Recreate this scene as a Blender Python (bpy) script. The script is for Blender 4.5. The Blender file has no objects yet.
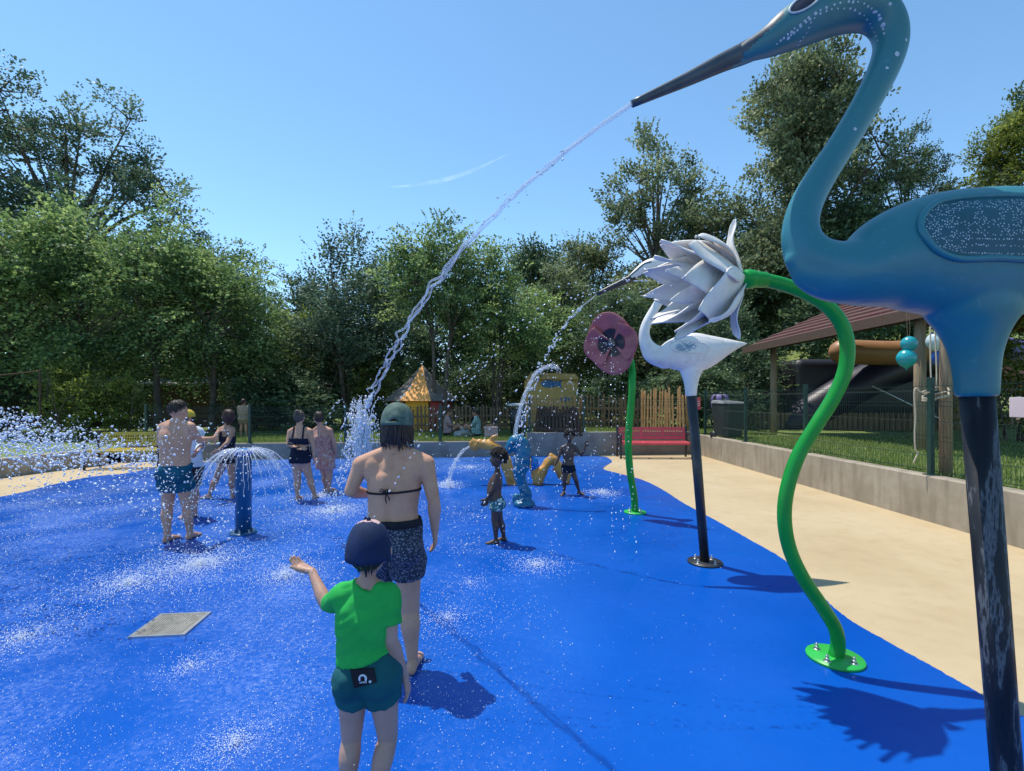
import bpy, bmesh, math, random
import numpy as np
from mathutils import Vector, Matrix, noise
from mathutils.bvhtree import BVHTree

random.seed(7)
RNG = np.random.default_rng(11)
SC = bpy.context.scene
COL = SC.collection
F, EYE, HOR, CX = 490.0, 1.6, 400.0, 512.0


def at(px, py, d):
    """photo measurement -> world point at distance d in front of the photographer"""
    return Vector(((px - CX) / F * d, d, EYE - (py - HOR) / F * d))


def gnd(px, py, z=0.0):
    d = F * (EYE - z) / (py - HOR)
    return Vector(((px - CX) / F * d, d, z))


# ------------------------------------------------------------------ scene tags
def tag(o, label=None, cat=None, group=None, kind=None):
    if label: o['label'] = label
    if cat: o['category'] = cat
    if group: o['group'] = group
    if kind: o['kind'] = kind
    return o


def empty(name, loc=(0, 0, 0), rz=0.0):
    o = bpy.data.objects.new(name, None)
    o.empty_display_size = 0.1
    o.location = loc
    o.rotation_euler = (0, 0, rz)
    COL.objects.link(o)
    return o


def thing(name, label, cat, loc=(0, 0, 0), rz=0.0, group=None):
    return tag(empty(name, loc, rz), label, cat, group)


def copy_tree(o, parent=None):
    c = o.copy()
    COL.objects.link(c)
    c.parent = parent
    for ch in list(o.children):
        copy_tree(ch, c)
    return c


# ------------------------------------------------------------------ materials
def mat(name, col=(0.5, 0.5, 0.5), rough=0.5, **kw):
    m = bpy.data.materials.new(name)
    m.use_nodes = True
    b = m.node_tree.nodes['Principled BSDF']
    b.inputs['Base Color'].default_value = (*col, 1)
    b.inputs['Roughness'].default_value = rough
    for k, v in kw.items():
        b.inputs[k.replace('_', ' ')].default_value = v
    return m


class NT:
    def __init__(s, m):
        s.m = m; s.t = m.node_tree; s.b = s.t.nodes['Principled BSDF']

    def n(s, typ, **kw):
        x = s.t.nodes.new(typ)
        for k, v in kw.items():
            setattr(x, k, v)
        return x

    def l(s, a, b):
        s.t.links.new(a, b)

    def coord(s, which='Object', scale=(1, 1, 1)):
        tc = s.n('ShaderNodeTexCoord'); mp = s.n('ShaderNodeMapping')
        mp.inputs['Scale'].default_value = scale
        s.l(tc.outputs[which], mp.inputs['Vector'])
        return mp.outputs['Vector']

    def noise(s, vec, scale, detail=4, rough=0.55):
        x = s.n('ShaderNodeTexNoise')
        x.inputs['Scale'].default_value = scale
        x.inputs['Detail'].default_value = detail
        x.inputs['Roughness'].default_value = rough
        s.l(vec, x.inputs['Vector'])
        return x.outputs['Fac']

    def ramp(s, fac, stops, interp='LINEAR'):
        r = s.n('ShaderNodeValToRGB')
        r.color_ramp.interpolation = interp
        e = r.color_ramp.elements
        while len(e) < len(stops): e.new(0.5)
        for i, (p, c) in enumerate(stops):
            e[i].position = p
            e[i].color = (*c, 1) if len(c) == 3 else c
        s.l(fac, r.inputs['Fac'])
        return r.outputs['Color']

    def mix(s, fac, a, b, blend='MIX'):
        x = s.n('ShaderNodeMix', data_type='RGBA', blend_type=blend)
        for sock, v in ((x.inputs[0], fac), (x.inputs[6], a), (x.inputs[7], b)):
            if hasattr(v, 'links'): s.l(v, sock)
            elif isinstance(v, (int, float)): sock.default_value = v
            else: sock.default_value = (*v, 1)
        return x.outputs[2]

    def bump(s, h, strength=0.3, dist=0.01):
        x = s.n('ShaderNodeBump')
        x.inputs['Strength'].default_value = strength
        x.inputs['Distance'].default_value = dist
        s.l(h, x.inputs['Height'])
        s.l(x.outputs['Normal'], s.b.inputs['Normal'])

    def base(s, c): s.l(c, s.b.inputs['Base Color'])

    def rough(s, c): s.l(c, s.b.inputs['Roughness'])


def noisy(name, c1, c2, scale=4, rough=0.6, bump=0.2, bscale=60, bdist=0.004, detail=6, c3=None, coord='Object', **kw):
    m = mat(name, c1, rough, **kw)
    t = NT(m); v = t.coord(coord)
    f = t.noise(v, scale, detail)
    st = [(0.33, c1), (0.66, c2)] if c3 is None else [(0.28, c1), (0.5, c2), (0.72, c3)]
    t.base(t.ramp(f, st))
    if bump: t.bump(t.noise(v, bscale, 4), bump, bdist)
    return m


# ------------------------------------------------------------------ mesh builder
def catmull(pts, k=6):
    P = [np.array(p, float) for p in pts]
    if len(P) < 3 or k < 2: return P
    P = [2 * P[0] - P[1]] + P + [2 * P[-1] - P[-2]]
    out = []
    for i in range(1, len(P) - 2):
        a, b, c, d = P[i - 1:i + 3]
        for j in range(k):
            t = j / k
            out.append(0.5 * (2 * b + (c - a) * t + (2 * a - 5 * b + 4 * c - d) * t * t + (3 * b - a - 3 * c + d) * t ** 3))
    out.append(P[-2])
    return out


def nrm(v):
    v = np.array(v, float)
    return v / (np.linalg.norm(v) + 1e-12)


class MB:
    def __init__(s):
        s.v = []; s.f = []; s.mi = []; s.cur = 0

    def add(s, vs, fs):
        o = len(s.v)
        s.v.extend([tuple(map(float, p)) for p in vs])
        s.f.extend([tuple(i + o for i in f) for f in fs])
        s.mi.extend([s.cur] * len(fs))
        return s

    def box(s, c, size, rz=0.0, M=None):
        hx, hy, hz = [q / 2 for q in size]
        vs = [Vector((x * hx, y * hy, z * hz)) for z in (-1, 1) for y in (-1, 1) for x in (-1, 1)]
        R = M if M is not None else Matrix.Rotation(rz, 3, 'Z')
        vs = [R @ p + Vector(c) for p in vs]
        return s.add(vs, [(0, 2, 3, 1), (4, 5, 7, 6), (0, 1, 5, 4), (2, 6, 7, 3), (0, 4, 6, 2), (1, 3, 7, 5)])

    def bar(s, a, b, w, h=None):
        """rectangular bar from a to b"""
        a = np.array(a, float); b = np.array(b, float); h = h or w
        t = nrm(b - a); up = np.array([0, 0, 1.0]) if abs(t[2]) < 0.95 else np.array([0, 1.0, 0])
        sd = nrm(np.cross(t, up)); u = np.cross(sd, t)
        vs = [p + sd * x * w / 2 + u * y * h / 2 for p in (a, b) for y in (-1, 1) for x in (-1, 1)]
        return s.add(vs, [(0, 1, 3, 2), (4, 6, 7, 5), (0, 4, 5, 1), (2, 3, 7, 6), (0, 2, 6, 4), (1, 5, 7, 3)])

    def loft(s, pts, rad, n=12, side=None, sub=1, cap='round', sides=None):
        """tube through pts; rad = list of r or (a,b); a lies along side"""
        rad = [(r, r) if not hasattr(r, '__len__') else r for r in rad]
        rows = [np.array([*p, *r]) for p, r in zip(pts, rad)]
        if sides is not None:
            rows = [np.concatenate([q, np.array(sd, float)]) for q, sd in zip(rows, sides)]
        if sub > 1: rows = catmull(rows, sub)
        P = [q[:3] for q in rows]; R = [np.maximum(q[3:5], 1e-4) for q in rows]
        S = [q[5:8] for q in rows] if sides is not None else None
        N = len(P)
        T = [nrm(P[min(i + 1, N - 1)] - P[max(i - 1, 0)]) for i in range(N)]
        prev = np.array(side, float) if side is not None else None
        if prev is None:
            prev = np.cross(T[0], [0, 0, 1.0])
            if np.linalg.norm(prev) < 0.1: prev = np.array([1.0, 0, 0])
        rings = []
        frames = []
        for i in range(N):
            ref = S[i] if S is not None else prev
            a = nrm(ref - T[i] * np.dot(ref, T[i])); b = np.cross(T[i], a)
            if S is None: prev = a
            frames.append((P[i], a, b, R[i], T[i]))
        seq = []
        if cap == 'round':
            p, a, b, r, t = frames[0]; m = min(r)
            for q in (0.99, 0.75, 0.4):
                c = math.sqrt(1 - q * q); seq.append((p - t * m * q, a, b, r * c))
        for p, a, b, r, t in frames: seq.append((p, a, b, r))
        if cap == 'round':
            p, a, b, r, t = frames[-1]; m = min(r)
            for q in (0.4, 0.75, 0.99):
                c = math.sqrt(1 - q * q); seq.append((p + t * m * q, a, b, r * c))
        ang = [2 * math.pi * k / n for k in range(n)]
        vs = []
        for p, a, b, r in seq:
            for th in ang: vs.append(p + a * r[0] * math.cos(th) + b * r[1] * math.sin(th))
        fs = []
        for i in range(len(seq) - 1):
            for k in range(n):
                k2 = (k + 1) % n
                fs.append((i * n + k, i * n + k2, (i + 1) * n + k2, (i + 1) * n + k))
        if cap:
            fs.append(tuple(range(n - 1, -1, -1)))
            fs.append(tuple((len(seq) - 1) * n + k for k in range(n)))
        return s.add(vs, fs)

    def ell(s, c, r, n=14, R=None):
        if not hasattr(r, '__len__'): r = (r, r, r)
        m = max(5, n // 2 + 1)
        vs = [(0, 0, 1)]
        for i in range(1, m):
            ph = math.pi * i / m
            for k in range(n):
                th = 2 * math.pi * k / n
                vs.append((math.sin(ph) * math.cos(th), math.sin(ph) * math.sin(th), math.cos(ph)))
        vs.append((0, 0, -1))
        R = R if R is not None else Matrix.Identity(3)
        vs2 = [R @ Vector((x * r[0], y * r[1], z * r[2])) + Vector(c) for x, y, z in vs]
        fs = [(0, 1 + k, 1 + (k + 1) % n) for k in range(n)]
        for i in range(m - 2):
            for k in range(n):
                a = 1 + i * n; b = a + n; k2 = (k + 1) % n
                fs.append((a + k, b + k, b + k2, a + k2))
        L = len(vs) - 1; a = 1 + (m - 2) * n
        fs += [(a + k, L, a + (k + 1) % n) for k in range(n)]
        return s.add(vs2, fs)

    def lathe(s, prof, n=24, c=(0, 0, 0), R=None):
        """prof: list of (r,z)"""
        R = R if R is not None else Matrix.Identity(3)
        vs = []
        for r, z in prof:
            for k in range(n):
                th = 2 * math.pi * k / n
                vs.append(R @ Vector((r * math.cos(th), r * math.sin(th), z)) + Vector(c))
        fs = []
        for i in range(len(prof) - 1):
            for k in range(n):
                k2 = (k + 1) % n
                fs.append((i * n + k, i * n + k2, (i + 1) * n + k2, (i + 1) * n + k))
        fs.append(tuple(range(n - 1, -1, -1)))
        fs.append(tuple((len(prof) - 1) * n + k for k in range(n)))
        return s.add(vs, fs)

    def prism(s, poly, h0, h1, M=None):
        """poly in xy extruded in z h0..h1 (then transformed by 4x4 M)"""
        n = len(poly)
        vs = [Vector((x, y, h0)) for x, y in poly] + [Vector((x, y, h1)) for x, y in poly]
        if M is not None: vs = [M @ p for p in vs]
        fs = [tuple(range(n - 1, -1, -1)), tuple(range(n, 2 * n))]
        fs += [(i, (i + 1) % n, n + (i + 1) % n, n + i) for i in range(n)]
        return s.add(vs, fs)

    def mesh(s, name='m', smooth=True):
        me = bpy.data.meshes.new(name)
        me.from_pydata(s.v, [], s.f)
        me.validate()
        if len(me.polygons) == len(s.mi):
            me.polygons.foreach_set('material_index', s.mi)
        me.polygons.foreach_set('use_smooth', [smooth] * len(me.polygons))
        me.update()
        return me

    def build(s, name, mats, parent=None, smooth=True, bevel=0.0, loc=None):
        return put(name, s.mesh(name, smooth), mats, parent, bevel, loc)


def put(name, me, mats, parent=None, bevel=0.0, loc=None):
    o = bpy.data.objects.new(name, me)
    COL.objects.link(o)
    if not isinstance(mats, (list, tuple)): mats = [mats]
    if len(me.materials) == 0:
        for m in mats: me.materials.append(m)
    if parent is not None: o.parent = parent
    if loc is not None: o.location = loc
    if bevel:
        b = o.modifiers.new('bevel', 'BEVEL'); b.width = bevel; b.segments = 2; b.limit_method = 'ANGLE'
        b.angle_limit = math.radians(50)
    return o


def remesh(mb, voxel, smooth=3, fac=0.5):
    """fuse overlapping closed shapes into one smooth skin"""
    me = mb.mesh('tmp')
    o = bpy.data.objects.new('tmp', me); COL.objects.link(o)
    r = o.modifiers.new('r', 'REMESH'); r.mode = 'VOXEL'; r.voxel_size = voxel
    if smooth:
        q = o.modifiers.new('s', 'SMOOTH'); q.iterations = smooth; q.factor = fac
    dg = bpy.context.evaluated_depsgraph_get()
    ev = o.evaluated_get(dg)
    out = bpy.data.meshes.new_from_object(ev)
    bpy.data.objects.remove(o); bpy.data.meshes.remove(me)
    out.polygons.foreach_set('use_smooth', [True] * len(out.polygons))
    return out


def mesh_np(me):
    v = np.empty(len(me.vertices) * 3); me.vertices.foreach_get('co', v); v = v.reshape(-1, 3)
    f = [tuple(p.vertices) for p in me.polygons]
    return v, f


def join_np(me, mb, mi0=0, keep=False):
    """append builder geometry to a mesh, material indices shifted by mi0"""
    v, f = mesh_np(me)
    old = [0] * len(f)
    r = MB(); r.v = [tuple(p) for p in v]; r.f = f; r.mi = old
    o = len(r.v)
    r.v += mb.v; r.f += [tuple(i + o for i in q) for q in mb.f]; r.mi += [i + mi0 for i in mb.mi]
    if not keep: bpy.data.meshes.remove(me)
    return r.mesh('m')


def bvh_of(me):
    v, f = mesh_np(me)
    return BVHTree.FromPolygons([Vector(p) for p in v], f)


def displace(me, amp, scale, seed=0.0, fn=None):
    me.update()
    v, f = mesh_np(me)
    n = np.empty(len(me.vertices) * 3); me.vertices.foreach_get('normal', n); n = n.reshape(-1, 3)
    for i in range(len(v)):
        p = Vector(v[i]) * scale + Vector((seed, seed * 2, 0))
        k = noise.noise(p) * amp
        if fn: k *= fn(v[i])
        v[i] += n[i] * k
    me.vertices.foreach_set('co', v.ravel()); me.update()


def quads_mesh(name, V, nper=4, attr=None):
    """V: (N,nper,3) loose polygons"""
    N = V.shape[0]
    me = bpy.data.meshes.new(name)
    me.vertices.add(N * nper); me.vertices.foreach_set('co', V.astype(np.float32).ravel())
    me.loops.add(N * nper); me.loops.foreach_set('vertex_index', np.arange(N * nper, dtype=np.int32))
    me.polygons.add(N)
    me.polygons.foreach_set('loop_start', np.arange(0, N * nper, nper, dtype=np.int32))
    me.polygons.foreach_set('loop_total', np.full(N, nper, dtype=np.int32))
    if attr is not None:
        a = me.attributes.new('tint', 'FLOAT', 'FACE'); a.data.foreach_set('value', attr.astype(np.float32))
    me.update(calc_edges=True)
    return me


def instanced_mesh(name, base_v, base_f, pos, scl, rot=None, smooth=True):
    """many little copies of one triangle shape fused into one mesh (spray drops)"""
    bv = np.array(base_v, float); bf = np.array(base_f, np.int32)
    N = len(pos); K = len(bv)
    V = bv[None, :, :] * np.asarray(scl).reshape(N, 1, -1)
    if rot is not None: V = np.einsum('nij,nkj->nki', rot, V)
    V = V + np.asarray(pos)[:, None, :]
    Fi = bf[None] + (np.arange(N) * K)[:, None, None]
    me = bpy.data.meshes.new(name)
    me.vertices.add(N * K); me.vertices.foreach_set('co', V.astype(np.float32).ravel())
    nf = N * len(bf)
    me.loops.add(nf * 3); me.loops.foreach_set('vertex_index', Fi.astype(np.int32).ravel())
    me.polygons.add(nf)
    me.polygons.foreach_set('loop_start', np.arange(0, nf * 3, 3, dtype=np.int32))
    me.polygons.foreach_set('loop_total', np.full(nf, 3, dtype=np.int32))
    me.polygons.foreach_set('use_smooth', np.full(nf, smooth))
    me.update(calc_edges=True)
    return me


def ico(sub=1):
    bm = bmesh.new(); bmesh.ops.create_icosphere(bm, subdivisions=sub, radius=1.0)
    v = [tuple(p.co) for p in bm.verts]; bm.verts.ensure_lookup_table()
    f = [tuple(q.index for q in p.verts) for p in bm.faces]
    bm.free()
    return v, f


ICO0 = ([(1, 0, 0), (-1, 0, 0), (0, 1, 0), (0, -1, 0), (0, 0, 1), (0, 0, -1)],
        [(0, 2, 4), (2, 1, 4), (1, 3, 4), (3, 0, 4), (2, 0, 5), (1, 2, 5), (3, 1, 5), (0, 3, 5)])
ICO1 = ico(1)
ICO2 = ico(2)
# ================================================================== camera, world, sun
SUN_EL = math.radians(69); SUN_AZ = math.atan2(-0.79, 0.61)     # azimuth clockwise from +Y
cam_d = bpy.data.cameras.new('camera'); cam = bpy.data.objects.new('camera', cam_d); COL.objects.link(cam)
cam_d.sensor_width = 36.0; cam_d.lens = 36.0 * F / 1024.0
cam_d.shift_y = (HOR - 385.5) / 1024.0
cam_d.clip_start = 0.05; cam_d.clip_end = 3000
cam.location = (0, 0, EYE); cam.rotation_euler = (math.radians(90), 0, 0)
SC.camera = cam

w = bpy.data.worlds.new('World'); SC.world = w; w.use_nodes = True
wt = w.node_tree; bg = wt.nodes['Background']
sky = wt.nodes.new('ShaderNodeTexSky'); sky.sky_type = 'NISHITA'; sky.sun_disc = False
sky.sun_elevation = SUN_EL; sky.sun_rotation = SUN_AZ
sky.altitude = 1200; sky.air_density = 1.0; sky.dust_density = 0.1; sky.ozone_density = 2.6
hsv = wt.nodes.new('ShaderNodeHueSaturation'); hsv.inputs['Hue'].default_value = .489; hsv.inputs['Saturation'].default_value = 1.07; hsv.inputs['Value'].default_value = 1.60
wt.links.new(sky.outputs['Color'], hsv.inputs['Color'])
wt.links.new(hsv.outputs['Color'], bg.inputs['Color'])
bg.inputs['Strength'].default_value = 0.15

sun_d = bpy.data.lights.new('sun', 'SUN'); sun = bpy.data.objects.new('sun', sun_d); COL.objects.link(sun)
sun_d.energy = 5.0; sun_d.angle = math.radians(0.53); sun_d.color = (1.0, 0.94, 0.84)
sv = Vector((math.sin(SUN_AZ) * math.cos(SUN_EL), math.cos(SUN_AZ) * math.cos(SUN_EL), math.sin(SUN_EL)))
sun.rotation_euler = sv.to_track_quat('Z', 'Y').to_euler()
SC.view_settings.view_transform = 'Standard'; SC.view_settings.look = 'None'
SC.view_settings.exposure = 0; SC.view_settings.gamma = 1
cy = SC.cycles
cy.max_bounces = 8; cy.diffuse_bounces = 3; cy.glossy_bounces = 3; cy.transmission_bounces = 6
cy.transparent_max_bounces = 12; cy.sample_clamp_indirect = 4.0
cy.caustics_reflective = False; cy.caustics_refractive = False
cy.use_denoising = True

# ================================================================== materials
# poured rubber pad, wet
M_PAD = mat('blue_rubber', (0.0, 0.1, 0.55), 0.35, Specular_IOR_Level=0.24)
t = NT(M_PAD); v = t.coord()
big = t.noise(v, 0.45, 5, 0.6)
c = t.ramp(big, [(0.3, (0.001, 0.058, 0.325)), (0.5, (0.002, 0.074, 0.39)), (0.72, (0.004, 0.098, 0.45))])
grain = t.noise(v, 230, 2)
c = t.mix(t.ramp(grain, [(0.3, (0, 0, 0)), (0.75, (0.6, 0.6, 0.6))]), c, (0.003, 0.10, 0.48))
# foamy film of splashed water on the left half, in patches; the pale wet sheen there is painted in with it
sp = t.n('ShaderNodeSeparateXYZ'); t.l(v, sp.inputs[0])
mr = t.n('ShaderNodeMapRange'); mr.inputs[1].default_value = 0.6; mr.inputs[2].default_value = -3.2
t.l(sp.outputs['X'], mr.inputs[0])
film = t.noise(v, 0.9, 8, 0.68)
film2 = t.noise(v, 34, 6, 0.75)
mu = t.n('ShaderNodeMath', operation='MULTIPLY'); t.l(t.ramp(film, [(0.42, (0, 0, 0)), (0.68, (1, 1, 1))]), mu.inputs[0])
t.l(t.ramp(film2, [(0.44, (0, 0, 0)), (0.74, (1, 1, 1))]), mu.inputs[1])
mu2 = t.n('ShaderNodeMath', operation='MULTIPLY'); t.l(mu.outputs[0], mu2.inputs[0]); t.l(mr.outputs[0], mu2.inputs[1])
mu3 = t.n('ShaderNodeMath', operation='MULTIPLY'); t.l(mu2.outputs[0], mu3.inputs[0]); mu3.inputs[1].default_value = 0.85
c = t.mix(mu3.outputs[0], c, (0.42, 0.52, 0.78))
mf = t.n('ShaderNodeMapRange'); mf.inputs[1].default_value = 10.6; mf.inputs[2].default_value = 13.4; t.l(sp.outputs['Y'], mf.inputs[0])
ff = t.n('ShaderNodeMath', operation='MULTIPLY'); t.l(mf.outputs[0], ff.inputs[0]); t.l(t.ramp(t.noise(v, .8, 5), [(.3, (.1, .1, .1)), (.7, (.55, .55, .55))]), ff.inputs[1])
c = t.mix(ff.outputs[0], c, (.10, .22, .52))  # far strip painted paler, sheen of the wet surface put into the colour
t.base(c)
wet = t.noise(v, 1.1, 4)
t.rough(t.ramp(wet, [(0.35, (0.13, 0.13, 0.13)), (0.65, (0.40, 0.40, 0.40))]))
bsum = t.n('ShaderNodeMath', operation='MULTIPLY_ADD'); t.l(grain, bsum.inputs[0]); bsum.inputs[1].default_value = 0.25
t.l(t.noise(v, 9, 3), bsum.inputs[2]); t.bump(bsum.outputs[0], 0.22, 0.01)

M_PATH = mat('sand_concrete', (0.55, 0.42, 0.24), 0.8)
t = NT(M_PATH); v = t.coord()
f1 = t.noise(v, 0.7, 7, 0.6); f2 = t.noise(v, 6, 5); f3 = t.noise(v, 180, 2)
c = t.ramp(f1, [(0.3, (0.42, 0.315, 0.175)), (0.5, (0.48, 0.37, 0.215)), (0.7, (0.52, 0.41, 0.25))])
c = t.mix(t.ramp(f2, [(0.5, (0, 0, 0)), (0.75, (0.38, 0.38, 0.38))]), c, (0.36, 0.26, 0.14))
c = t.mix(t.ramp(f3, [(0.5, (0, 0, 0)), (0.8, (0.35, 0.35, 0.35))]), c, (0.3, 0.21, 0.11))
t.base(c); t.bump(f3, 0.15, 0.003)

M_WALL = mat('grey_render', (0.4, 0.37, 0.32), 0.85)
t = NT(M_WALL); v = t.coord()
f1 = t.noise(v, 1.6, 8, 0.65); f2 = t.noise(t.coord(scale=(3, 3, 0.5)), 2.2, 5)
c = t.ramp(f1, [(0.3, (0.26, 0.215, 0.155)), (0.5, (0.35, 0.295, 0.22)), (0.7, (0.44, 0.38, 0.295))])
c = t.mix(t.ramp(f2, [(0.45, (0, 0, 0)), (0.7, (0.55, 0.55, 0.55))]), c, (0.16, 0.13, 0.09))
t.base(c); t.bump(t.noise(v, 70, 4), 0.25, 0.004)
M_WALLG = noisy('grey_concrete', (0.15, 0.135, 0.115), (0.23, 0.21, 0.185), 2, 0.85, c3=(0.28, 0.26, 0.23))

M_GRASS = noisy('grass', (0.09, 0.15, 0.03), (0.16, 0.22, 0.05), 2.5, 0.9, 0.6, 90, 0.03, c3=(0.24, 0.27, 0.09))
M_EARTH = noisy('earth', (0.07, 0.055, 0.03), (0.05, 0.07, 0.02), 1.2, 0.95, 0.5, 30, 0.03, c3=(0.10, 0.08, 0.05))
M_FENCE = mat('green_wire', (0.008, 0.035, 0.026), 0.45)
M_FPOST = noisy('green_post', (0.008, 0.038, 0.030), (0.013, 0.052, 0.04), 8, 0.45, 0)
M_BLACK = noisy('black_paint', (0.012, 0.013, 0.016), (0.03, 0.03, 0.036), 6, 0.4, 0.1)
M_STEEL = noisy('steel', (0.45, 0.45, 0.45), (0.6, 0.6, 0.58), 20, 0.35, 0.1, Metallic=0.9)
M_DRAIN = noisy('drain_steel', (0.26, 0.24, 0.20), (0.40, 0.38, 0.33), 14, 0.5, 0.2, Metallic=0.2)
M_WOOD = mat('weathered_wood', (0.3, 0.2, 0.1), 0.8)


def wood(name, a, b, cc, scale=(14, 14, 1.2)):
    m = mat(name, a, 0.8); t = NT(m); v = t.coord(scale=scale)
    f = t.noise(v, 3, 8, 0.7)
    t.base(t.ramp(f, [(0.3, a), (0.5, b), (0.72, cc)])); t.bump(f, 0.5, 0.006)
    return m


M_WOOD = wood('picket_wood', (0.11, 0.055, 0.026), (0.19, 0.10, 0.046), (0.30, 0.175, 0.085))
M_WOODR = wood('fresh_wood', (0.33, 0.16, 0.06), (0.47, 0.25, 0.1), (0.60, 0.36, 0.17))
M_WOODD = wood('dark_wood', (0.035, 0.02, 0.014), (0.065, 0.036, 0.022), (0.11, 0.065, 0.04))
M_WOODP = wood('post_wood', (0.16, 0.115, 0.065), (0.26, 0.19, 0.115), (0.36, 0.27, 0.17))
M_LOG = wood('edging_logs', (0.12, 0.085, 0.05), (0.21, 0.155, 0.09), (0.30, 0.23, 0.14))

# water
M_WATER = mat('running_water', (0.97, 0.98, 1.0), 0.06, Transmission_Weight=0.25, IOR=1.33)
t = NT(M_WATER); _o = [n for n in t.t.nodes if n.type == 'OUTPUT_MATERIAL'][0]; _m = t.n('ShaderNodeMixShader'); _m.inputs[0].default_value = .70
_tr = t.n('ShaderNodeBsdfTransparent'); t.l(t.b.outputs[0], _m.inputs[1]); t.l(_tr.outputs[0], _m.inputs[2]); t.l(_m.outputs[0], _o.inputs['Surface'])
M_DROP = mat('water_drops', (0.92, 0.95, 1.0), 0.12, Transmission_Weight=0.2, IOR=1.33)
M_FOAM = mat('white_water', (0.88, 0.92, 0.98), 0.3)

# ================================================================== ground sheets
def sheet(name, poly, z, m, grid=None):
    bm = bmesh.new()
    vs = [bm.verts.new((x, y, z)) for x, y in poly]
    bm.faces.new(vs); bmesh.ops.triangulate(bm, faces=bm.faces[:])
    bmesh.ops.recalc_face_normals(bm, faces=bm.faces[:])
    if sum(f.normal.z for f in bm.faces) < 0: bmesh.ops.reverse_faces(bm, faces=bm.faces[:])
    me = bpy.data.meshes.new(name); bm.to_mesh(me); bm.free()
    o = put(name, me, m); tag(o, kind='structure')
    return o


sheet('ground', [(-500, -400), (500, -400), (500, 900), (-500, 900)], -0.06, M_EARTH)
PATH = [(-11.2, -14), (5.75, -14), (5.75, 14.5), (3, 14.45), (-2, 13.8), (-7, 13.2), (-10, 12.6), (-10.6, 9), (-11, 5)]
tag(sheet('concrete_path', PATH, 0.0, M_PATH), 'smooth sand coloured concrete path around the blue splash floor')
edge = [gnd(*p) for p in ((607, 457.3), (612, 461.5), (606, 466), (604, 469.5), (620, 474), (642, 480), (661, 489), (683, 503), (717, 521.5), (747, 538.5),
                          (785, 561), (822, 597), (849, 620), (887, 642), (932, 667), (981, 695), (1019, 716))]
edge = [(p.x, p.y) for p in edge] + [(3.3, 1.6), (3.9, -0.5), (3.4, -4), (0, -6.5), (-5, -6), (-8.6, -2.5), (-9.3, 2), (-8.9, 6)]
left = [gnd(*p) for p in ((0, 497), (52, 485), (91, 477), (122, 474), (150, 469))]
edge += [(p.x, p.y) for p in left] + [(-8.1, 12.3), (-7.6, 13.05)]
edge = [tuple(p + np.array([RNG.normal(0, .003), RNG.normal(0, .003), 0])) for p in catmull([(x, y, 0) for x, y in edge], 16)]
pad = [(p[0], p[1]) for p in edge] + [(-7.0, 13.12), (-4.5, 13.44), (-2.0, 13.72), (0.5, 13.97), (2.4, 14.2)]
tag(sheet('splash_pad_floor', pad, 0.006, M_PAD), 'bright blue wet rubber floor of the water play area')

# terraces: left, back (climbing to a wooded bank on the right), right
def wall_y(x):
    xs = [-60, -10.4, -9.6, -6.9, -2.28, 0.45, 3.1, 5.5, 60]; ys = [14, 12.2, 12.75, 13.2, 13.68, 13.95, 14.25, 14.5, 15.5]
    return float(np.interp(x, xs, ys))


def wall_x(y):
    return float(np.interp(y, [-15, 0, 6, 9.9, 11.2, 12.4], [-11.2, -11.1, -10.75, -10.5, -10.3, -9.9]))


def hill(x, y):
    a = max(0.0, min(1.0, (x - 0.5) / 16)); b = max(0.0, min(1.0, (y - 24) / 26))
    s = lambda q: q * q * (3 - 2 * q)
    k = s(a) * s(b) * 8.5 + s(max(0, min(1, (x - 14) / 14))) * s(max(0, min(1, (y - 6) / 10))) * 3.0
    return k


def terr_h(x, y):
    base = 0.40 + 0.16 * max(0, min(1, (x - 0.3) / 0.5)) if y > 12 else 0.55
    if x > 5.5: base = 0.55
    if x < -9.9: base = 0.37
    return base + hill(x, y) + 0.06 * noise.noise(Vector((x * 0.3, y * 0.3, 0))) * min(1, max(0, (y - 15) / 3 if x < 5.5 else (x - 6) / 3))


def grid_sheet(name, fn, nu, nv, m):
    me = bpy.data.meshes.new(name)
    vs = [fn(i / nu, j / nv) for j in range(nv + 1) for i in range(nu + 1)]
    fs = [(j * (nu + 1) + i, j * (nu + 1) + i + 1, (j + 1) * (nu + 1) + i + 1, (j + 1) * (nu + 1) + i) for j in range(nv) for i in range(nu)]
    me.from_pydata(vs, [], fs); me.polygons.foreach_set('use_smooth', [True] * len(fs)); me.update()
    o = put(name, me, m); tag(o, kind='structure'); return o


def f_back(u, v):
    x = -60 + 120 * u; y0 = wall_y(x) + 0.1; y = y0 + (150 - y0) * v * v
    return (x, y, terr_h(x, y))


def f_right(u, v):
    x = 5.62 + 55 * u * u; y = -15 + (wall_y(x) + 0.1 + 15) * v
    return (x, y, terr_h(x, max(y, 12.1)) if x > 5.5 else 0.55)


def f_left(u, v):
    y = -15 + 27.4 * v; x1 = wall_x(y) - 0.1; x = x1 - 50 * u * u
    return (x, y, 0.37)


tag(grid_sheet('lawn', f_back, 120, 60, M_GRASS), 'grass lawn and bank behind the back wall')
tag(grid_sheet('lawn', f_right, 40, 60, M_GRASS), 'green lawn behind the right hand wall and wire fence')
tag(grid_sheet('lawn', f_left, 20, 20, M_GRASS), 'grass behind the low left kerb wall')

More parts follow.
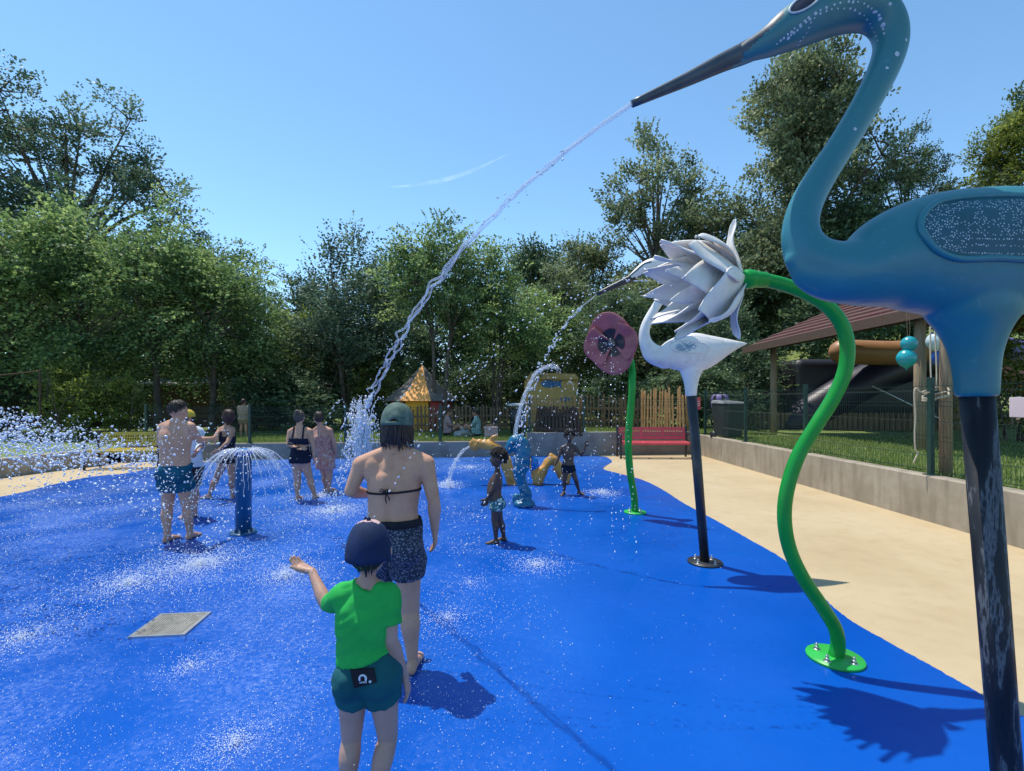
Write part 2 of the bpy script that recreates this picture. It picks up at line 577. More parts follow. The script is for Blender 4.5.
# ------------------------------------------------------------------ walls
def wall_strip(name, pts, z, th, m, label):
    """upright wall following pts (front face line), thickness th to the outside"""
    P = [np.array(p, float) for p in pts]; mb = MB()
    vs = []
    for i, p in enumerate(P):
        t = nrm(np.append(P[min(i + 1, len(P) - 1)] - P[max(i - 1, 0)], 0)); nx = np.array([-t[1], t[0]])
        q = p + nx * th
        vs += [(p[0], p[1], -0.05), (p[0], p[1], z), (p[0] + nx[0] * .012, p[1] + nx[1] * .012, z + .012), (q[0], q[1], z + .012), (q[0], q[1], -0.05)]
    fs = []
    for i in range(len(P) - 1):
        a = i * 5; b = a + 5
        for k in range(4): fs.append((a + k, a + k + 1, b + k + 1, b + k))
    fs += [(0, 1, 2, 3, 4), tuple(len(P) * 5 - 1 - k for k in range(5))]
    mb.add(vs, fs)
    return tag(mb.build(name, m, smooth=False), label, 'wall')


wall_strip('low_wall', [(wall_x(y), y) for y in (-14, -8, -3, 0, 3, 6, 8, 9.9, 11.2, 12.1)][::1], 0.385, 0.22, M_WALL,
           'low beige kerb wall at the left edge behind the water spray')
wall_strip('low_wall', [(x, wall_y(x)) for x in (-9.95, -9.6, -8, -6.9, -4.6, -2.28, -1, 0.40)], 0.42, 0.2, M_WALLG,
           'long low grey concrete wall at the back below the wire fence')
wall_strip('low_wall', [(x, wall_y(x)) for x in (0.44, 1.5, 3.1, 4.4, 5.44)], 0.66, 0.2, M_WALLG,
           'taller grey concrete wall section behind the red bench')
# right wall runs towards the photographer; front face on the path side
wall_strip('low_wall', [(5.46, 14.44), (5.46, 12), (5.47, 9), (5.48, 6), (5.5, 3), (5.52, -2), (5.55, -13)], 0.585, 0.22, M_WALL,
           'beige rendered retaining wall along the right of the path')
# ================================================================== wire fences
def wire_fence(name, label, pts, zb, h, cap=True, fold=True):
    """welded mesh fence: posts at pts, one panel between each pair"""
    root = thing(name, label, 'fence', (pts[0][0], pts[0][1], zb))
    o0 = Vector((pts[0][0], pts[0][1], zb))
    for (x, y) in pts:
        mb = MB(); c = Vector((x, y, zb)) - o0
        mb.box(c + Vector((0, 0, h / 2 + .02)), (0.06, 0.06, h + 0.04))
        mb.box(c + Vector((0, 0, h + .052)), (0.066, 0.066, 0.02))
        mb.box(c + Vector((0, 0, 0.006)), (0.13, 0.13, 0.012))
        mb.build('post', M_FPOST, root, smooth=False, bevel=0.004)
    for a, b in zip(pts[:-1], pts[1:]):
        A = Vector((a[0], a[1], zb)) - o0; B = Vector((b[0], b[1], zb)) - o0
        L = (B - A).length; t = (B - A) / L; nn = Vector((-t.y, t.x, 0)); mb = MB()
        nv = int((L - 0.08) / 0.05)
        zs = [0.06, 0.26, 0.31, 0.51, 0.71, 0.76, h - 0.12, h - 0.05] if h < 1.15 else [0.06, 0.26, 0.46, 0.52, 0.72, 0.92, 0.98, h - 0.12, h - 0.05]
        prof = [(0.05, 0), (0.255, 0), (0.285, 0.03), (0.315, 0), (0.705, 0), (0.735, 0.03), (0.765, 0), (h - 0.12, 0), (h - 0.085, 0.03), (h - 0.05, 0), (h, 0)]
        for i in range(nv + 1):
            p = A + t * (0.04 + (L - 0.08) * i / nv)
            pp = [p + nn * q + Vector((0, 0, z)) for z, q in prof]
            mb.loft(pp, [0.0028] * len(pp), n=4, cap=None)
        for z in zs:
            mb.bar(A + t * .03 + Vector((0, 0, z)) + nn * .006, B - t * .03 + Vector((0, 0, z)) + nn * .006, 0.006)
        mb.build('wire_panel', M_FENCE, root, smooth=False)
    return root


wire_fence('wire_fence', 'green welded wire fence on top of the right hand wall',
           [(5.60, 14.2), (5.60, 11.75), (5.60, 9.35), (5.60, 6.55), (5.61, 4.1), (5.62, 1.6)], 0.597, 1.24)
wire_fence('wire_fence', 'dark green wire fence along the low wall at the back left',
           [(-9.6, wall_y(-9.6) + .1), (-7.1, wall_y(-7.1) + .1), (-4.6, wall_y(-4.6) + .1), (-2.02, wall_y(-2.02) + .1), (0.35, wall_y(0.35) + .1)], 0.432, 1.0)
wire_fence('wire_fence', 'short wire fence on the taller wall section behind the red bench',
           [(0.5, wall_y(.5) + .1), (2.08, wall_y(2.08) + .1), (5.3, wall_y(5.3) + .1)], 0.672, 1.0)

# ================================================================== drain, path details
dr = thing('floor_drain', 'square stainless steel drain grate set in the blue floor', 'drain', gnd(172, 626, 0))
d0 = [gnd(132.8, 639.6), gnd(185.9, 637), gnd(212.5, 613), gnd(162.7, 615)]
ax = (d0[1] - d0[0] + d0[2] - d0[3]); rz = math.atan2(ax.y, ax.x); S = 0.36
dr.rotation_euler = (0, 0, rz)
mb = MB()
for sx, sy, lx, ly in ((0, -1, S, .02), (0, 1, S, .02), (-1, 0, .02, S - .04), (1, 0, .02, S - .04)):
    mb.box((sx * (S / 2 - .01), sy * (S / 2 - .01), 0.012), (lx, ly, 0.012))
mb.build('frame', M_STEEL, dr, smooth=False)
mb = MB()
for i in range(19):
    q = -S / 2 + 0.025 + i * (S - .05) / 18
    mb.box((q, 0, 0.0125), (0.0085, S - .042, 0.009))
    mb.box((0, q, 0.0105), (S - .042, 0.0085, 0.007))
mb.build('grating', M_DRAIN, dr, smooth=False)

# ================================================================== benches
def bench(label, loc, rz, col, L=1.95):
    root = thing('bench', label, 'bench', loc, rz)
    mp = noisy('bench_paint', tuple(c * 0.8 for c in col), col, 5, 0.45, 0.1)
    # perforated back panel and seat panel (thin plates with square holes)
    def perforated(w, h, nx, ny, M, name):
        mb = MB(); cx = w / nx; ch = h / ny; r = 0.30
        for i in range(nx):
            for j in range(ny):
                x0 = -w / 2 + i * cx; y0 = j * ch
                if 0 < j < ny - 1 and 0 < i < nx - 1 and i % 9 != 0:
                    a = [(x0, y0), (x0 + cx, y0), (x0 + cx, y0 + ch), (x0, y0 + ch)]
                    k = [(x0 + cx * (.5 + sx * r), y0 + ch * (.5 + sy * r)) for sx, sy in ((-1, -1), (1, -1), (1, 1), (-1, 1))]
                    vs = [M @ Vector((x, 0, y)) for x, y in a + k]
                    mb.add(vs, [(0, 1, 5, 4), (1, 2, 6, 5), (2, 3, 7, 6), (3, 0, 4, 7)])
                else:
                    vs = [M @ Vector((x, 0, y)) for x, y in ((x0, y0), (x0 + cx, y0), (x0 + cx, y0 + ch), (x0, y0 + ch))]
                    mb.add(vs, [(0, 1, 2, 3)])
        o = mb.build(name, mp, root, smooth=False)
        m = o.modifiers.new('w', 'WELD'); m.merge_threshold = .0008
        m = o.modifiers.new('s', 'SOLIDIFY'); m.thickness = 0.012; m.offset = 0
        return o
    perforated(L, 0.34, 28, 5, Matrix.Translation((0, 0.22, 0.50)) @ Matrix.Rotation(math.radians(-12), 4, 'X'), 'backrest')
    perforated(L, 0.42, 28, 6, Matrix.Translation((0, -0.24, 0.43)) @ Matrix.Rotation(math.radians(-87), 4, 'X'), 'seat')
    mb = MB(); mb.box((0, -0.245, 0.408), (L, 0.02, 0.05)); mb.build('front_rail', mp, root, smooth=False, bevel=.006)
    for s in (-1, 1):
        x = s * (L / 2 + 0.035); mb = MB()
        mb.loft([(x, -0.25, 0), (x, -0.25, .30), (x, -0.24, .60), (x, -0.20, .655), (x, -0.1, .66), (x, 0.2, .645)], [(.03, .028)] * 6, n=8, sub=3, side=(1, 0, 0))
        mb.loft([(x, 0.32, 0), (x, 0.24, .40), (x, 0.25, .6), (x, 0.31, .86)], [(.03, .026)] * 4, n=8, sub=3, side=(1, 0, 0))
        mb.bar((x, -0.25, .40), (x, 0.25, .40), .045, .05)
        mb.build('armrest_leg', M_BLACK, root)
    return root


bench('red perforated bench with black arms against the back wall', (3.93, 13.55, 0), math.radians(-2), (0.60, 0.07, 0.09), 1.85)
bench('yellow perforated bench with black arms behind the spray at left', (-9.05, 11.55, 0), math.radians(10), (0.46, 0.35, 0.03), 1.45)

# ================================================================== wooden picket fences
def picket_fence(label, a, b, h, m, zfn, jag=0.12, w=0.075, gap=0.055, lean=0.03, rails=(0.28, 0.62), seed=1, post_every=1.8):
    r = random.Random(seed)
    a = Vector((a[0], a[1], 0)); b = Vector((b[0], b[1], 0)); L = (b - a).length; t = (b - a) / L
    nn = Vector((-t.y, t.x, 0)); root = thing('picket_fence', label, 'fence', (a.x, a.y, zfn(a.x, a.y)))
    o0 = Vector(root.location); s = 0.0; k = 0; ang = math.atan2(t.y, t.x)
    mb = MB()
    while s < L:
        hh = h + r.uniform(-jag, jag * .6); wd = w * r.uniform(.75, 1.15)
        p = a + t * s; p.z = zfn(p.x, p.y) + 0.04; ln = r.uniform(-lean, lean)
        M = Matrix.Translation(p - o0) @ Matrix.Rotation(ang, 4, 'Z') @ Matrix.Rotation(ln, 4, 'Y') @ Matrix.Rotation(math.pi / 2, 4, 'X')
        mb.prism([(-wd / 2, 0), (wd / 2, 0), (wd / 2 * .9, hh - .07), (r.uniform(-.01, .01), hh), (-wd / 2 * .9, hh - .06)], -0.011, 0.011, M)
        s += wd + gap * r.uniform(.6, 1.6); k += 1
    mb.build('pickets', m, root, smooth=False)
    for f in rails:
        za = zfn(a.x, a.y) + h * f; zb_ = zfn(b.x, b.y) + h * f
        mb = MB(); mb.bar(Vector((a.x, a.y, za)) - o0 + nn * .035, Vector((b.x, b.y, zb_)) - o0 + nn * .035, .045, .075); mb.build('rail', m, root, smooth=False, bevel=.005)
    n = max(1, int(L / post_every))
    for i in range(n + 1):
        p = a + t * (L * i / n); z0 = zfn(p.x, p.y)
        mb = MB(); mb.lathe([(.055, -.1), (.055, h * .95), (.03, h)], 10, Vector((p.x, p.y, z0)) - o0 + nn * .11); mb.build('post', m, root)
    return root


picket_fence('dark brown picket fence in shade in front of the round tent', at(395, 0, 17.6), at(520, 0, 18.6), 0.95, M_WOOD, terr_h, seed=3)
picket_fence('brown picket fence in front of the yellow hut', at(522, 0, 18.4), at(582, 0, 18.2), 1.15, M_WOODR, terr_h, seed=4)
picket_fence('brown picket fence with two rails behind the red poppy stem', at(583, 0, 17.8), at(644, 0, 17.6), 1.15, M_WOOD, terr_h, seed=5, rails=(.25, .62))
picket_fence('tall uneven orange brown picket fence at the corner right of the green stem', at(642, 0, 17.2), at(684, 0, 15.3), 1.35, M_WOODR, terr_h, .22, .085, .07, .05, (.3, .58), seed=6, post_every=1.6)

# dark teepee of slats on the lawn edge behind the standing child
tp = thing('slatted_planter', 'dark brown slatted wooden box on the lawn edge behind the curly haired child', 'planter', (1.35, 14.75, terr_h(1.35, 14.75)))
mb = MB(); r = random.Random(5)
for face in range(4):
    for i in range(12):
        q = -0.62 + i * 1.24 / 11; a = [Vector((q, -.66, 0)), Vector((q * .86, -.52, .80 + r.uniform(-.06, .06)))]
        R = Matrix.Rotation(face * math.pi / 2, 3, 'Z'); mb.bar(R @ a[0], R @ a[1], .07, .02)
    for z, k in ((.2, .665), (.6, .59)):
        R = Matrix.Rotation(face * math.pi / 2, 3, 'Z'); mb.bar(R @ Vector((-k, -k + .03, z)), R @ Vector((k, -k + .03, z)), .03, .07)
mb.build('slats', M_WOODD, tp, smooth=False)
mb = MB(); mb.box((0, 0, .3), (.95, .95, .6)); mb.build('soil', M_EARTH, tp, smooth=False)

# ================================================================== round tent hut
def cloth(name, c, c2=None, rough=.75):
    return noisy(name, c, c2 or tuple(q * .8 for q in c), 3, rough, .2, 25, .01)


YZ = 0.42
yt = thing('tent_hut', 'round hut with red and yellow walls under a grey and orange tent roof', 'tent hut', (at(419, 0, 19.2).x, 19.9, YZ))
NS = 8; RW = 1.24; HW = 1.25; HR = 2.62
ring = [Vector((RW * math.cos(math.pi * 2 * (k + .5) / NS - math.pi / 2), RW * math.sin(math.pi * 2 * (k + .5) / NS - math.pi / 2), 0)) for k in range(NS)]
eave = [Vector((p.x * 1.24, p.y * 1.24, HW - .1)) for p in ring]
cols = {7: (0.55, 0.30, 0.015), 0: (0.33, 0.05, 0.05), 6: (0.33, 0.045, 0.045)}
M_TRED = cloth('tent_red', (0.55, 0.08, 0.07)); M_TYEL = cloth('tent_yellow', (0.92, 0.48, 0.04)); M_TGREY = cloth('tent_grey', (0.19, 0.165, 0.145)); M_TOR = cloth('tent_orange', (0.95, 0.43, 0.12))
for k in range(NS):
    a, b = ring[k], ring[(k + 1) % NS]; mb = MB()
    mb.add([a, b, b + Vector((0, 0, HW)), a + Vector((0, 0, HW))], [(0, 1, 2, 3)])
    o = mb.build('wall_panel', M_TYEL if k in (7,) else M_TRED, yt, smooth=False)
    q = o.modifiers.new('s', 'SOLIDIFY'); q.thickness = .03
    ea, eb = eave[k], eave[(k + 1) % NS]; mb = MB(); top = Vector((0, 0, HR))
    m1 = ea * .5 + top * .5 + Vector((0, 0, -.10)); m2 = eb * .5 + top * .5 + Vector((0, 0, -.10))
    mb.add([ea, eb, m2, m1, top], [(0, 1, 2, 3), (3, 2, 4)])
    o = mb.build('roof_panel', M_TOR if k in (7,) else M_TGREY, yt, smooth=False); q = o.modifiers.new('s', 'SOLIDIFY'); q.thickness = .02
for k in range(NS):
    mb = MB(); mb.loft([ring[k], ring[k] + Vector((0, 0, HW))], [.035, .035], n=8); mb.build('post', M_WOODD, yt)

# ================================================================== yellow hut with blue painted fish
M_YEL = noisy('ochre_paint', (0.52, 0.35, 0.11), (0.60, 0.42, 0.16), 3, .8, .2); M_BLUEP = noisy('blue_paint', (0.03, 0.13, 0.32), (0.06, 0.2, 0.42), 8, .6, .1)
hx = at(553, 0, 20.5).x
yh = thing('yellow_hut', 'plain ochre yellow hut with a blue painted fish on its wall', 'hut', (hx, 21.2, terr_h(hx, 21)))
mb = MB(); mb.box((0, .9, .98), (2.3, 1.8, 1.96)); mb.build('wall', M_YEL, yh, smooth=False, bevel=.02)
mb = MB()
mb.prism([(-1.17, 1.955), (1.17, 1.955), (1.0, 2.2), (-.9, 2.26)], -2.0, 0.2, Matrix.Rotation(math.pi / 2, 4, 'X')); mb.build('roof', cloth('hut_roof', (0.52, 0.36, 0.13)), yh, smooth=False)
for (fx, fz, s, name) in ((-.10, 1.78, 1.0, 'painted_fish'), (.55, 1.1, .55, 'painted_fish')):
    mb = MB(); body = [(fx + s * .38 * math.cos(a), fz + s * .17 * math.sin(a)) for a in np.linspace(.5, 2 * math.pi - .5, 16)]
    body += [(fx + s * .56, fz - s * .2), (fx + s * .48, fz), (fx + s * .56, fz + s * .2)]
    mb.prism(body, .004, .03, Matrix.Rotation(math.pi / 2, 4, 'X')); mb.build(name, M_BLUEP, yh, smooth=False)

# ================================================================== open shelter on the right
sh = thing('shelter', 'open timber shelter with a weathered red shingle roof behind the right fence', 'shelter', (8.4, 13, .55))
M_SHING = mat('red_shingles', (0.2, 0.06, 0.05), .8); t = NT(M_SHING); v = t.coord(scale=(1, 1, 1))
br = t.n('ShaderNodeTexBrick'); t.l(v, br.inputs['Vector']); br.inputs['Scale'].default_value = 3.2
br.inputs['Color1'].default_value = (.085, .022, .020, 1); br.inputs['Color2'].default_value = (.12, .034, .028, 1); br.inputs['Mortar'].default_value = (.04, .02, .02, 1)
br.inputs['Mortar Size'].default_value = .015
t.base(t.mix(t.ramp(t.noise(v, 2.5, 6), [(.4, (0, 0, 0)), (.7, (.6, .6, .6))]), br.outputs['Color'], (.10, .07, .055)))
ZR = 2.80; X0 = -.5; X1 = 3.4; YA = -4.6; YB = 3.7
mb = MB()
for k in range(9):       # overlapping shingle courses, rising away from the fence
    f0 = k / 9; f1 = (k + 1) / 9
    xa, xb = X0 + (X1 - X0) * f0, X0 + (X1 - X0) * f1 + .06; za, zb_ = ZR + 1.75 * f0, ZR + 1.75 * f1 - .012
    mb.add([(xa, YA, za + .045), (xa, YB, za + .045), (xb, YB, zb_ + .03), (xb, YA, zb_ + .03), (xa, YA, za), (xa, YB, za), (xb, YB, zb_), (xb, YA, zb_)],
           [(0, 3, 2, 1), (4, 5, 6, 7), (0, 1, 5, 4), (3, 7, 6, 2), (0, 4, 7, 3), (1, 2, 6, 5)])
mb.build('roof', M_SHING, sh, smooth=False)
mb = MB()
mb.add([(X1, YA, ZR + 1.76), (X1, YB, ZR + 1.76), (X1 + 3.5, YB, ZR + .3), (X1 + 3.5, YA, ZR + .3)], [(0, 1, 2, 3)])
o = mb.build('roof', M_SHING, sh, smooth=False); q = o.modifiers.new('s', 'SOLIDIFY'); q.thickness = .06
mb = MB(); mb.bar((X0 - .03, YA, ZR - .06), (X0 - .03, YB, ZR - .06), .05, .22); mb.build('fascia_board', wood('fascia', (.055, .03, .018), (.09, .052, .032), (.14, .085, .055), (1, 14, 14)), sh, smooth=False)
for y in np.linspace(YA + .2, YB - .2, 9):
    mb = MB(); mb.bar((X0 + .05, y, ZR - .09), (X1, y, ZR + 1.65), .06, .12); mb.build('rafter', M_WOODD, sh, smooth=False)
for (x, y) in ((.25, 3.2), (-.2, -3.15), (6.3, 3.2), (6.3, -3.15)):
    mb = MB(); mb.lathe([(.11, -.2), (.105, 1.2), (.095, ZR + .05)], 14, (x, y, 0)); mb.build('post', M_WOODP, sh)
mb = MB(); mb.bar((.05, YA + .5, ZR - .02), (.05, YB - .5, ZR - .02), .09, .14); mb.build('beam', M_WOODD, sh, smooth=False)

# log edging of the play ground behind the lawn
le = thing('log_edging', 'low palisade of upright logs edging the lawn under the shelter', 'edging', (8.0, 15.0, .5))
r = random.Random(3); mb = MB()
for i in range(60):
    x = .4 + i * .16; y = 2.6 - .05 * i + .9 * math.sin(i * .05)
    mb.lathe([(.075, -.2), (.078, .62 + r.uniform(-.06, .06)), (.05, .66)], 9, (x, y, 0))
mb.build('logs', M_LOG, le)

# inflatable slide
def inflat(name, c): return noisy(name, c, tuple(q * .85 for q in c), 2, .45, .1, 12, .01)


sl = thing('inflatable_slide', 'big dark inflatable slide with orange and purple tubes under the shelter', 'inflatable', (13.6, 17.5, .5))
mb = MB()
mb.loft([(-3.4, .3, .2), (-2.4, 0, 1.0), (-.6, -.2, 2.0), (1.6, -.3, 2.7), (3.2, -.3, 2.75)], [.55, .6, .6, .6, .6], n=14, sub=4); mb.build('purple_tube', inflat('purple_vinyl', (.018, .016, .035)), sl)
mb = MB()
mb.loft([(-2.3, -.75, 2.75), (-.6, -.75, 2.7), (.6, -.75, 2.8)], [.42, .42, .42], n=14, sub=4); mb.build('orange_tube', inflat('orange_vinyl', (.40, .21, .10)), sl)
mb = MB()
mb.loft([(.65, -.75, 2.8), (2.2, -.75, 2.95), (3.8, -.75, 2.7)], [.43, .46, .43], n=14, sub=4); mb.build('blue_tube', inflat('violet_vinyl', (.09, .08, .24)), sl)
mb = MB()
mb.loft([(2.6, -1.0, 1.9), (3.4, -1.0, 1.7), (4.2, -.9, 1.2)], [.4, .42, .4], n=14, sub=4); mb.build('red_tube', inflat('red_vinyl', (.45, .12, .05)), sl)
mb = MB(); mb.box((.4, 1.0, 1.3), (7.4, 1.6, 2.6)); mb.build('body', inflat('black_vinyl', (.012, .012, .016)), sl, bevel=.25)
mb = MB(); mb.loft([(-1.6, -1.2, 1.55), (1.3, -1.3, .1)], [.035, .035], n=8); mb.loft([(.4, -1.2, 0), (.4, -1.2, 1.8)], [.03, .03], n=8); mb.build('support_pole', M_STEEL, sl)

# balloons tied at the shelter post
for (px, py, rx, c, lab) in ((906.5, 358.5, 8.6, (.015, .33, .36), 'larger turquoise balloon hanging lower under the shelter edge'),
                             (909, 344, 7.2, (.02, .30, .34), 'smaller turquoise balloon above the other turquoise one'),
                             (937, 341.5, 9.2, (.55, .66, .66), 'pale white balloon beside the heron body'),
                             (941, 358, 8.5, (.015, .085, .36), 'blue balloon below the pale one')):
    p = at(px, py, 9.3); R = rx / F * 9.3
    root = tag(empty('balloon', p), lab, 'balloon')
    mb = MB(); mb.lathe([(.03 * R, -1.2 * R), (.2 * R, -1.12 * R)] + [(R * math.cos(a) * (1 - .12 * max(0, -math.sin(a))), R * 1.08 * math.sin(a)) for a in np.linspace(-1.25, 1.5, 16)], 24)
    mb.build('envelope', mat('balloon_skin', c, .25, Specular_IOR_Level=.6), root)
    mb = MB(); mb.lathe([(.12 * R, -1.32 * R), (.03 * R, -1.18 * R)], 8); mb.build('knot', mat('balloon_knot', c, .4), root)
    mb = MB(); mb.loft([(0, 0, .95 * R), (.02, 0, 2.0 * R), (0, 0, 3.25 - p.z)], [.004] * 3, n=4); mb.build('string', M_WOODP, root)

# timber post with coiled rope tied round the fence post
pw = thing('timber_post', 'round timber post standing just behind the fence post', 'post', (5.86, 6.62, .55))
mb = MB(); mb.lathe([(.075, -.2), (.072, 1.3), (.065, 2.75), (.05, 2.8)], 12); mb.build('shaft', M_WOODP, pw)
M_ROPE = noisy('rope', (.42, .36, .26), (.55, .48, .36), 60, .9, .6, 160, .004)
rp = thing('rope', 'pale rope coiled around the fence post with a loose hanging end', 'rope', (5.62, 6.6, 1.6))
mb = MB()
coil = []
for i in range(90):
    a = i * .30; s = 1 + .25 * math.sin(i * .9)
    coil.append((.10 + .15 * s * math.cos(a), -.02 + .10 * s * math.sin(a), .12 + .055 * math.sin(i * .31 + 1) + .03 * math.sin(i * .11) - i * .0012))
mb.loft(coil, [.0095] * 90, n=6)
mb.loft([(-.05, -.06, .1), (-.17, -.06, .11), (-.215, -.06, .16), (-.25, -.06, .1), (-.235, -.06, -.2), (-.245, -.06, -.45), (-.235, -.06, -.66), (-.20, -.06, -.70), (-.235, -.06, -.78), (-.25, -.05, -.84)], [.0095] * 10, n=6, sub=5)
mb.loft([(.03, 0, .16), (.06, .05, .5), (.10, .1, 1.0)], [.009] * 3, n=6, sub=4)
mb.loft([(.1, 0, .16), (.14, .05, .5), (.16, .1, 1.0)], [.009] * 3, n=6, sub=4)
mb.build('strand', M_ROPE, rp)

sg = thing('blank_sign', 'pale pinkish rectangular board fixed on the fence at the right edge', 'sign', (5.56, 5.2, 1.52))
mb = MB(); mb.box((0, 0, 0), (.012, .55, .22)); mb.build('board', noisy('pale_board', (.55, .44, .46), (.62, .52, .52), 3, .6, .1), sg, smooth=False, bevel=.004)
mb = MB()
for y in (-.2, .2): mb.box((.02, y, 0), (.03, .03, .24))
mb.build('bracket', M_STEEL, sg, smooth=False)

rs = thing('warning_sign', 'small red sign with white marks on the far fence post', 'sign', (5.42, 14.15, 1.30)); rs.location = at(698.5, 403.5, 13.98)
mb = MB(); mb.box((0, 0, 0), (.12, .015, .35)); mb.build('plate', noisy('red_plate', (.5, .06, .07), (.58, .1, .1), 4, .5, 0), rs, smooth=False, bevel=.003)
mb = MB()
for z in (.06, .0, -.05): mb.box((0, -.0095, z), (.06, .004, .018))
mb.build('marking', mat('sign_white', (.75, .75, .75), .6), rs, smooth=False)

# wheelie bin + flower ornament on its lid
bx = at(728, 0, 12.2).x
wb = thing('wheelie_bin', 'dark green wheelie bin with grey lid behind the wire fence', 'bin', (6.15, 12.9, .55), math.radians(20)); wb.location = (at(728, 0, 13.2).x, 13.2, .55)
mb = MB(); mb.prism([(-.25, -.26), (.25, -.26), (.25, .26), (-.25, .26)], 0, 0.0001)
mb = MB(); mb.add([(-.24, -.25, .08), (.24, -.25, .08), (.24, .25, .08), (-.24, .25, .08), (-.29, -.33, .94), (.29, -.33, .94), (.29, .30, .94), (-.29, .30, .94)], [(3, 2, 1, 0), (4, 5, 6, 7), (0, 1, 5, 4), (1, 2, 6, 5), (2, 3, 7, 6), (3, 0, 4, 7)])
mb.build('body', noisy('bin_green', (.02, .03, .027), (.03, .045, .04), 5, .5, .1), wb, smooth=False, bevel=.02)
mb = MB(); mb.add([(-.31, -.37, .945), (.31, -.37, .945), (.31, .33, .96), (-.31, .33, .96), (-.27, -.3, 1.0), (.27, -.3, 1.0), (.27, .28, 1.05), (-.27, .28, 1.05)], [(3, 2, 1, 0), (4, 5, 6, 7), (0, 1, 5, 4), (1, 2, 6, 5), (2, 3, 7, 6), (3, 0, 4, 7)])
mb.build('lid', noisy('bin_lid', (.16, .17, .17), (.24, .25, .25), 5, .5, .1), wb, smooth=False, bevel=.02)
for s in (-1, 1):
    mb = MB(); mb.lathe([(.1, -.025), (.1, .025)], 16, (s * .25, .27, .1), Matrix.Rotation(math.pi / 2, 3, 'Y')); mb.build('wheel', M_BLACK, wb)
fo = thing('flower_ornament', 'drooping purple flower ornament standing above the wheelie bin', 'ornament', at(720, 396, 13.9)); fo.location.z = terr_h(fo.location.x, 13.9)
mb = MB(); z0 = .95; mb.loft([(0, 0, 0), (0, 0, 1.0)], [.025, .025], n=8); mb.build('stem', M_FPOST, fo)
for k in range(6):
    a = k * math.pi / 3; mb = MB()
    mb.loft([(0, 0, 1.05), (.11 * math.cos(a), .11 * math.sin(a), 1.20), (.22 * math.cos(a), .22 * math.sin(a), 1.12), (.24 * math.cos(a), .24 * math.sin(a), .82)], [(.02, .01), (.07, .012), (.08, .012), (.015, .008)], n=8, sub=4)
    mb.build('petal', noisy('purple_petal', (.17, .12, .30), (.25, .2, .40), 6, .5, 0), fo)

# litter bin with pale lid, cool box
lb = thing('litter_bin', 'dark litter bin with a pale flat lid by the picket fence', 'bin', at(515, 0, 17.6)); lb.location = (at(516, 0, 17).x, 17, terr_h(0, 17))
mb = MB(); mb.lathe([(.20, 0), (.24, .85), (.22, .87)], 18); mb.build('body', M_BLACK, lb)
mb = MB(); mb.lathe([(.29, .98), (.32, 1.0), (.30, 1.05), (.1, 1.09)], 18); mb.build('lid', noisy('lid_pale', (.42, .44, .42), (.52, .53, .5), 4, .6, 0), lb)
mb = MB()
for k in range(4):
    a = k * math.pi / 2; mb.bar((.21 * math.cos(a), .21 * math.sin(a), .8), (.25 * math.cos(a), .25 * math.sin(a), 1.0), .02)
mb.build('lid_support', M_BLACK, lb)
cb = thing('cool_box', 'pale pink cool box on the lawn beside the picnic group', 'box', (at(491, 0, 15.6).x, 15.6, terr_h(-.6, 15.6)), .15)
mb = MB(); mb.box((0, 0, .15), (.42, .28, .30)); mb.build('body', noisy('pink_plastic', (.55, .36, .42), (.6, .42, .46), 3, .5, 0), cb, smooth=False, bevel=.02)
mb = MB(); mb.box((0, 0, .33), (.45, .31, .055)); mb.build('lid', noisy('pink_lid', (.62, .45, .5), (.65, .5, .52), 3, .5, 0), cb, smooth=False, bevel=.015)
mb = MB(); mb.loft([(-.2, 0, .3), (-.19, -.16, .40), (0, -.18, .41), (.19, -.16, .40), (.2, 0, .3)], [.012] * 5, n=6, sub=3); mb.build('handle', M_WOODP, cb)

# sheds in the shade behind the left trees
def shed(label, px0, px1, d, h, roofc, wallc):
    x0, x1 = at(px0, 0, d).x, at(px1, 0, d).x; W = x1 - x0; zb = terr_h((x0 + x1) / 2, d)
    s = thing('garden_shed', label, 'shed', ((x0 + x1) / 2, d + 1, zb))
    mb = MB(); mb.box((0, .9, h / 2), (W, 1.8, h)); mb.build('wall', wallc, s, smooth=False)
    mb = MB(); mb.add([(-W / 2 - .2, -.35, h + .02), (W / 2 + .2, -.35, h + .02), (W / 2 + .2, 2.2, h + .45), (-W / 2 - .2, 2.2, h + .45), (-W / 2 - .2, -.35, h + .12), (W / 2 + .2, -.35, h + .12), (W / 2 + .2, 2.2, h + .55), (-W / 2 - .2, 2.2, h + .55)],
                      [(3, 2, 1, 0), (4, 5, 6, 7), (0, 1, 5, 4), (1, 2, 6, 5), (2, 3, 7, 6), (3, 0, 4, 7)])
    mb.build('roof', roofc, s, smooth=False)
    mb = MB(); mb.box((-W * .2, -.02, h * .42), (.8, .03, h * .8)); dd = mb.build('door', M_WOODD, s, smooth=False)
    mb = MB(); mb.box((-W * .2 + .32, -.05, h * .42), (.03, .03, .14)); mb.build('handle', M_STEEL, dd, smooth=False)
    mb = MB(); mb.box((W * .22, -.02, h * .6), (.9, .03, .55)); f = mb.build('window_frame', M_WOODP, s, smooth=False)
    mb = MB(); mb.box((W * .22, -.04, h * .6), (.78, .012, .43)); mb.build('pane', mat('dark_glass', (.01, .012, .015), .1), f, smooth=False)


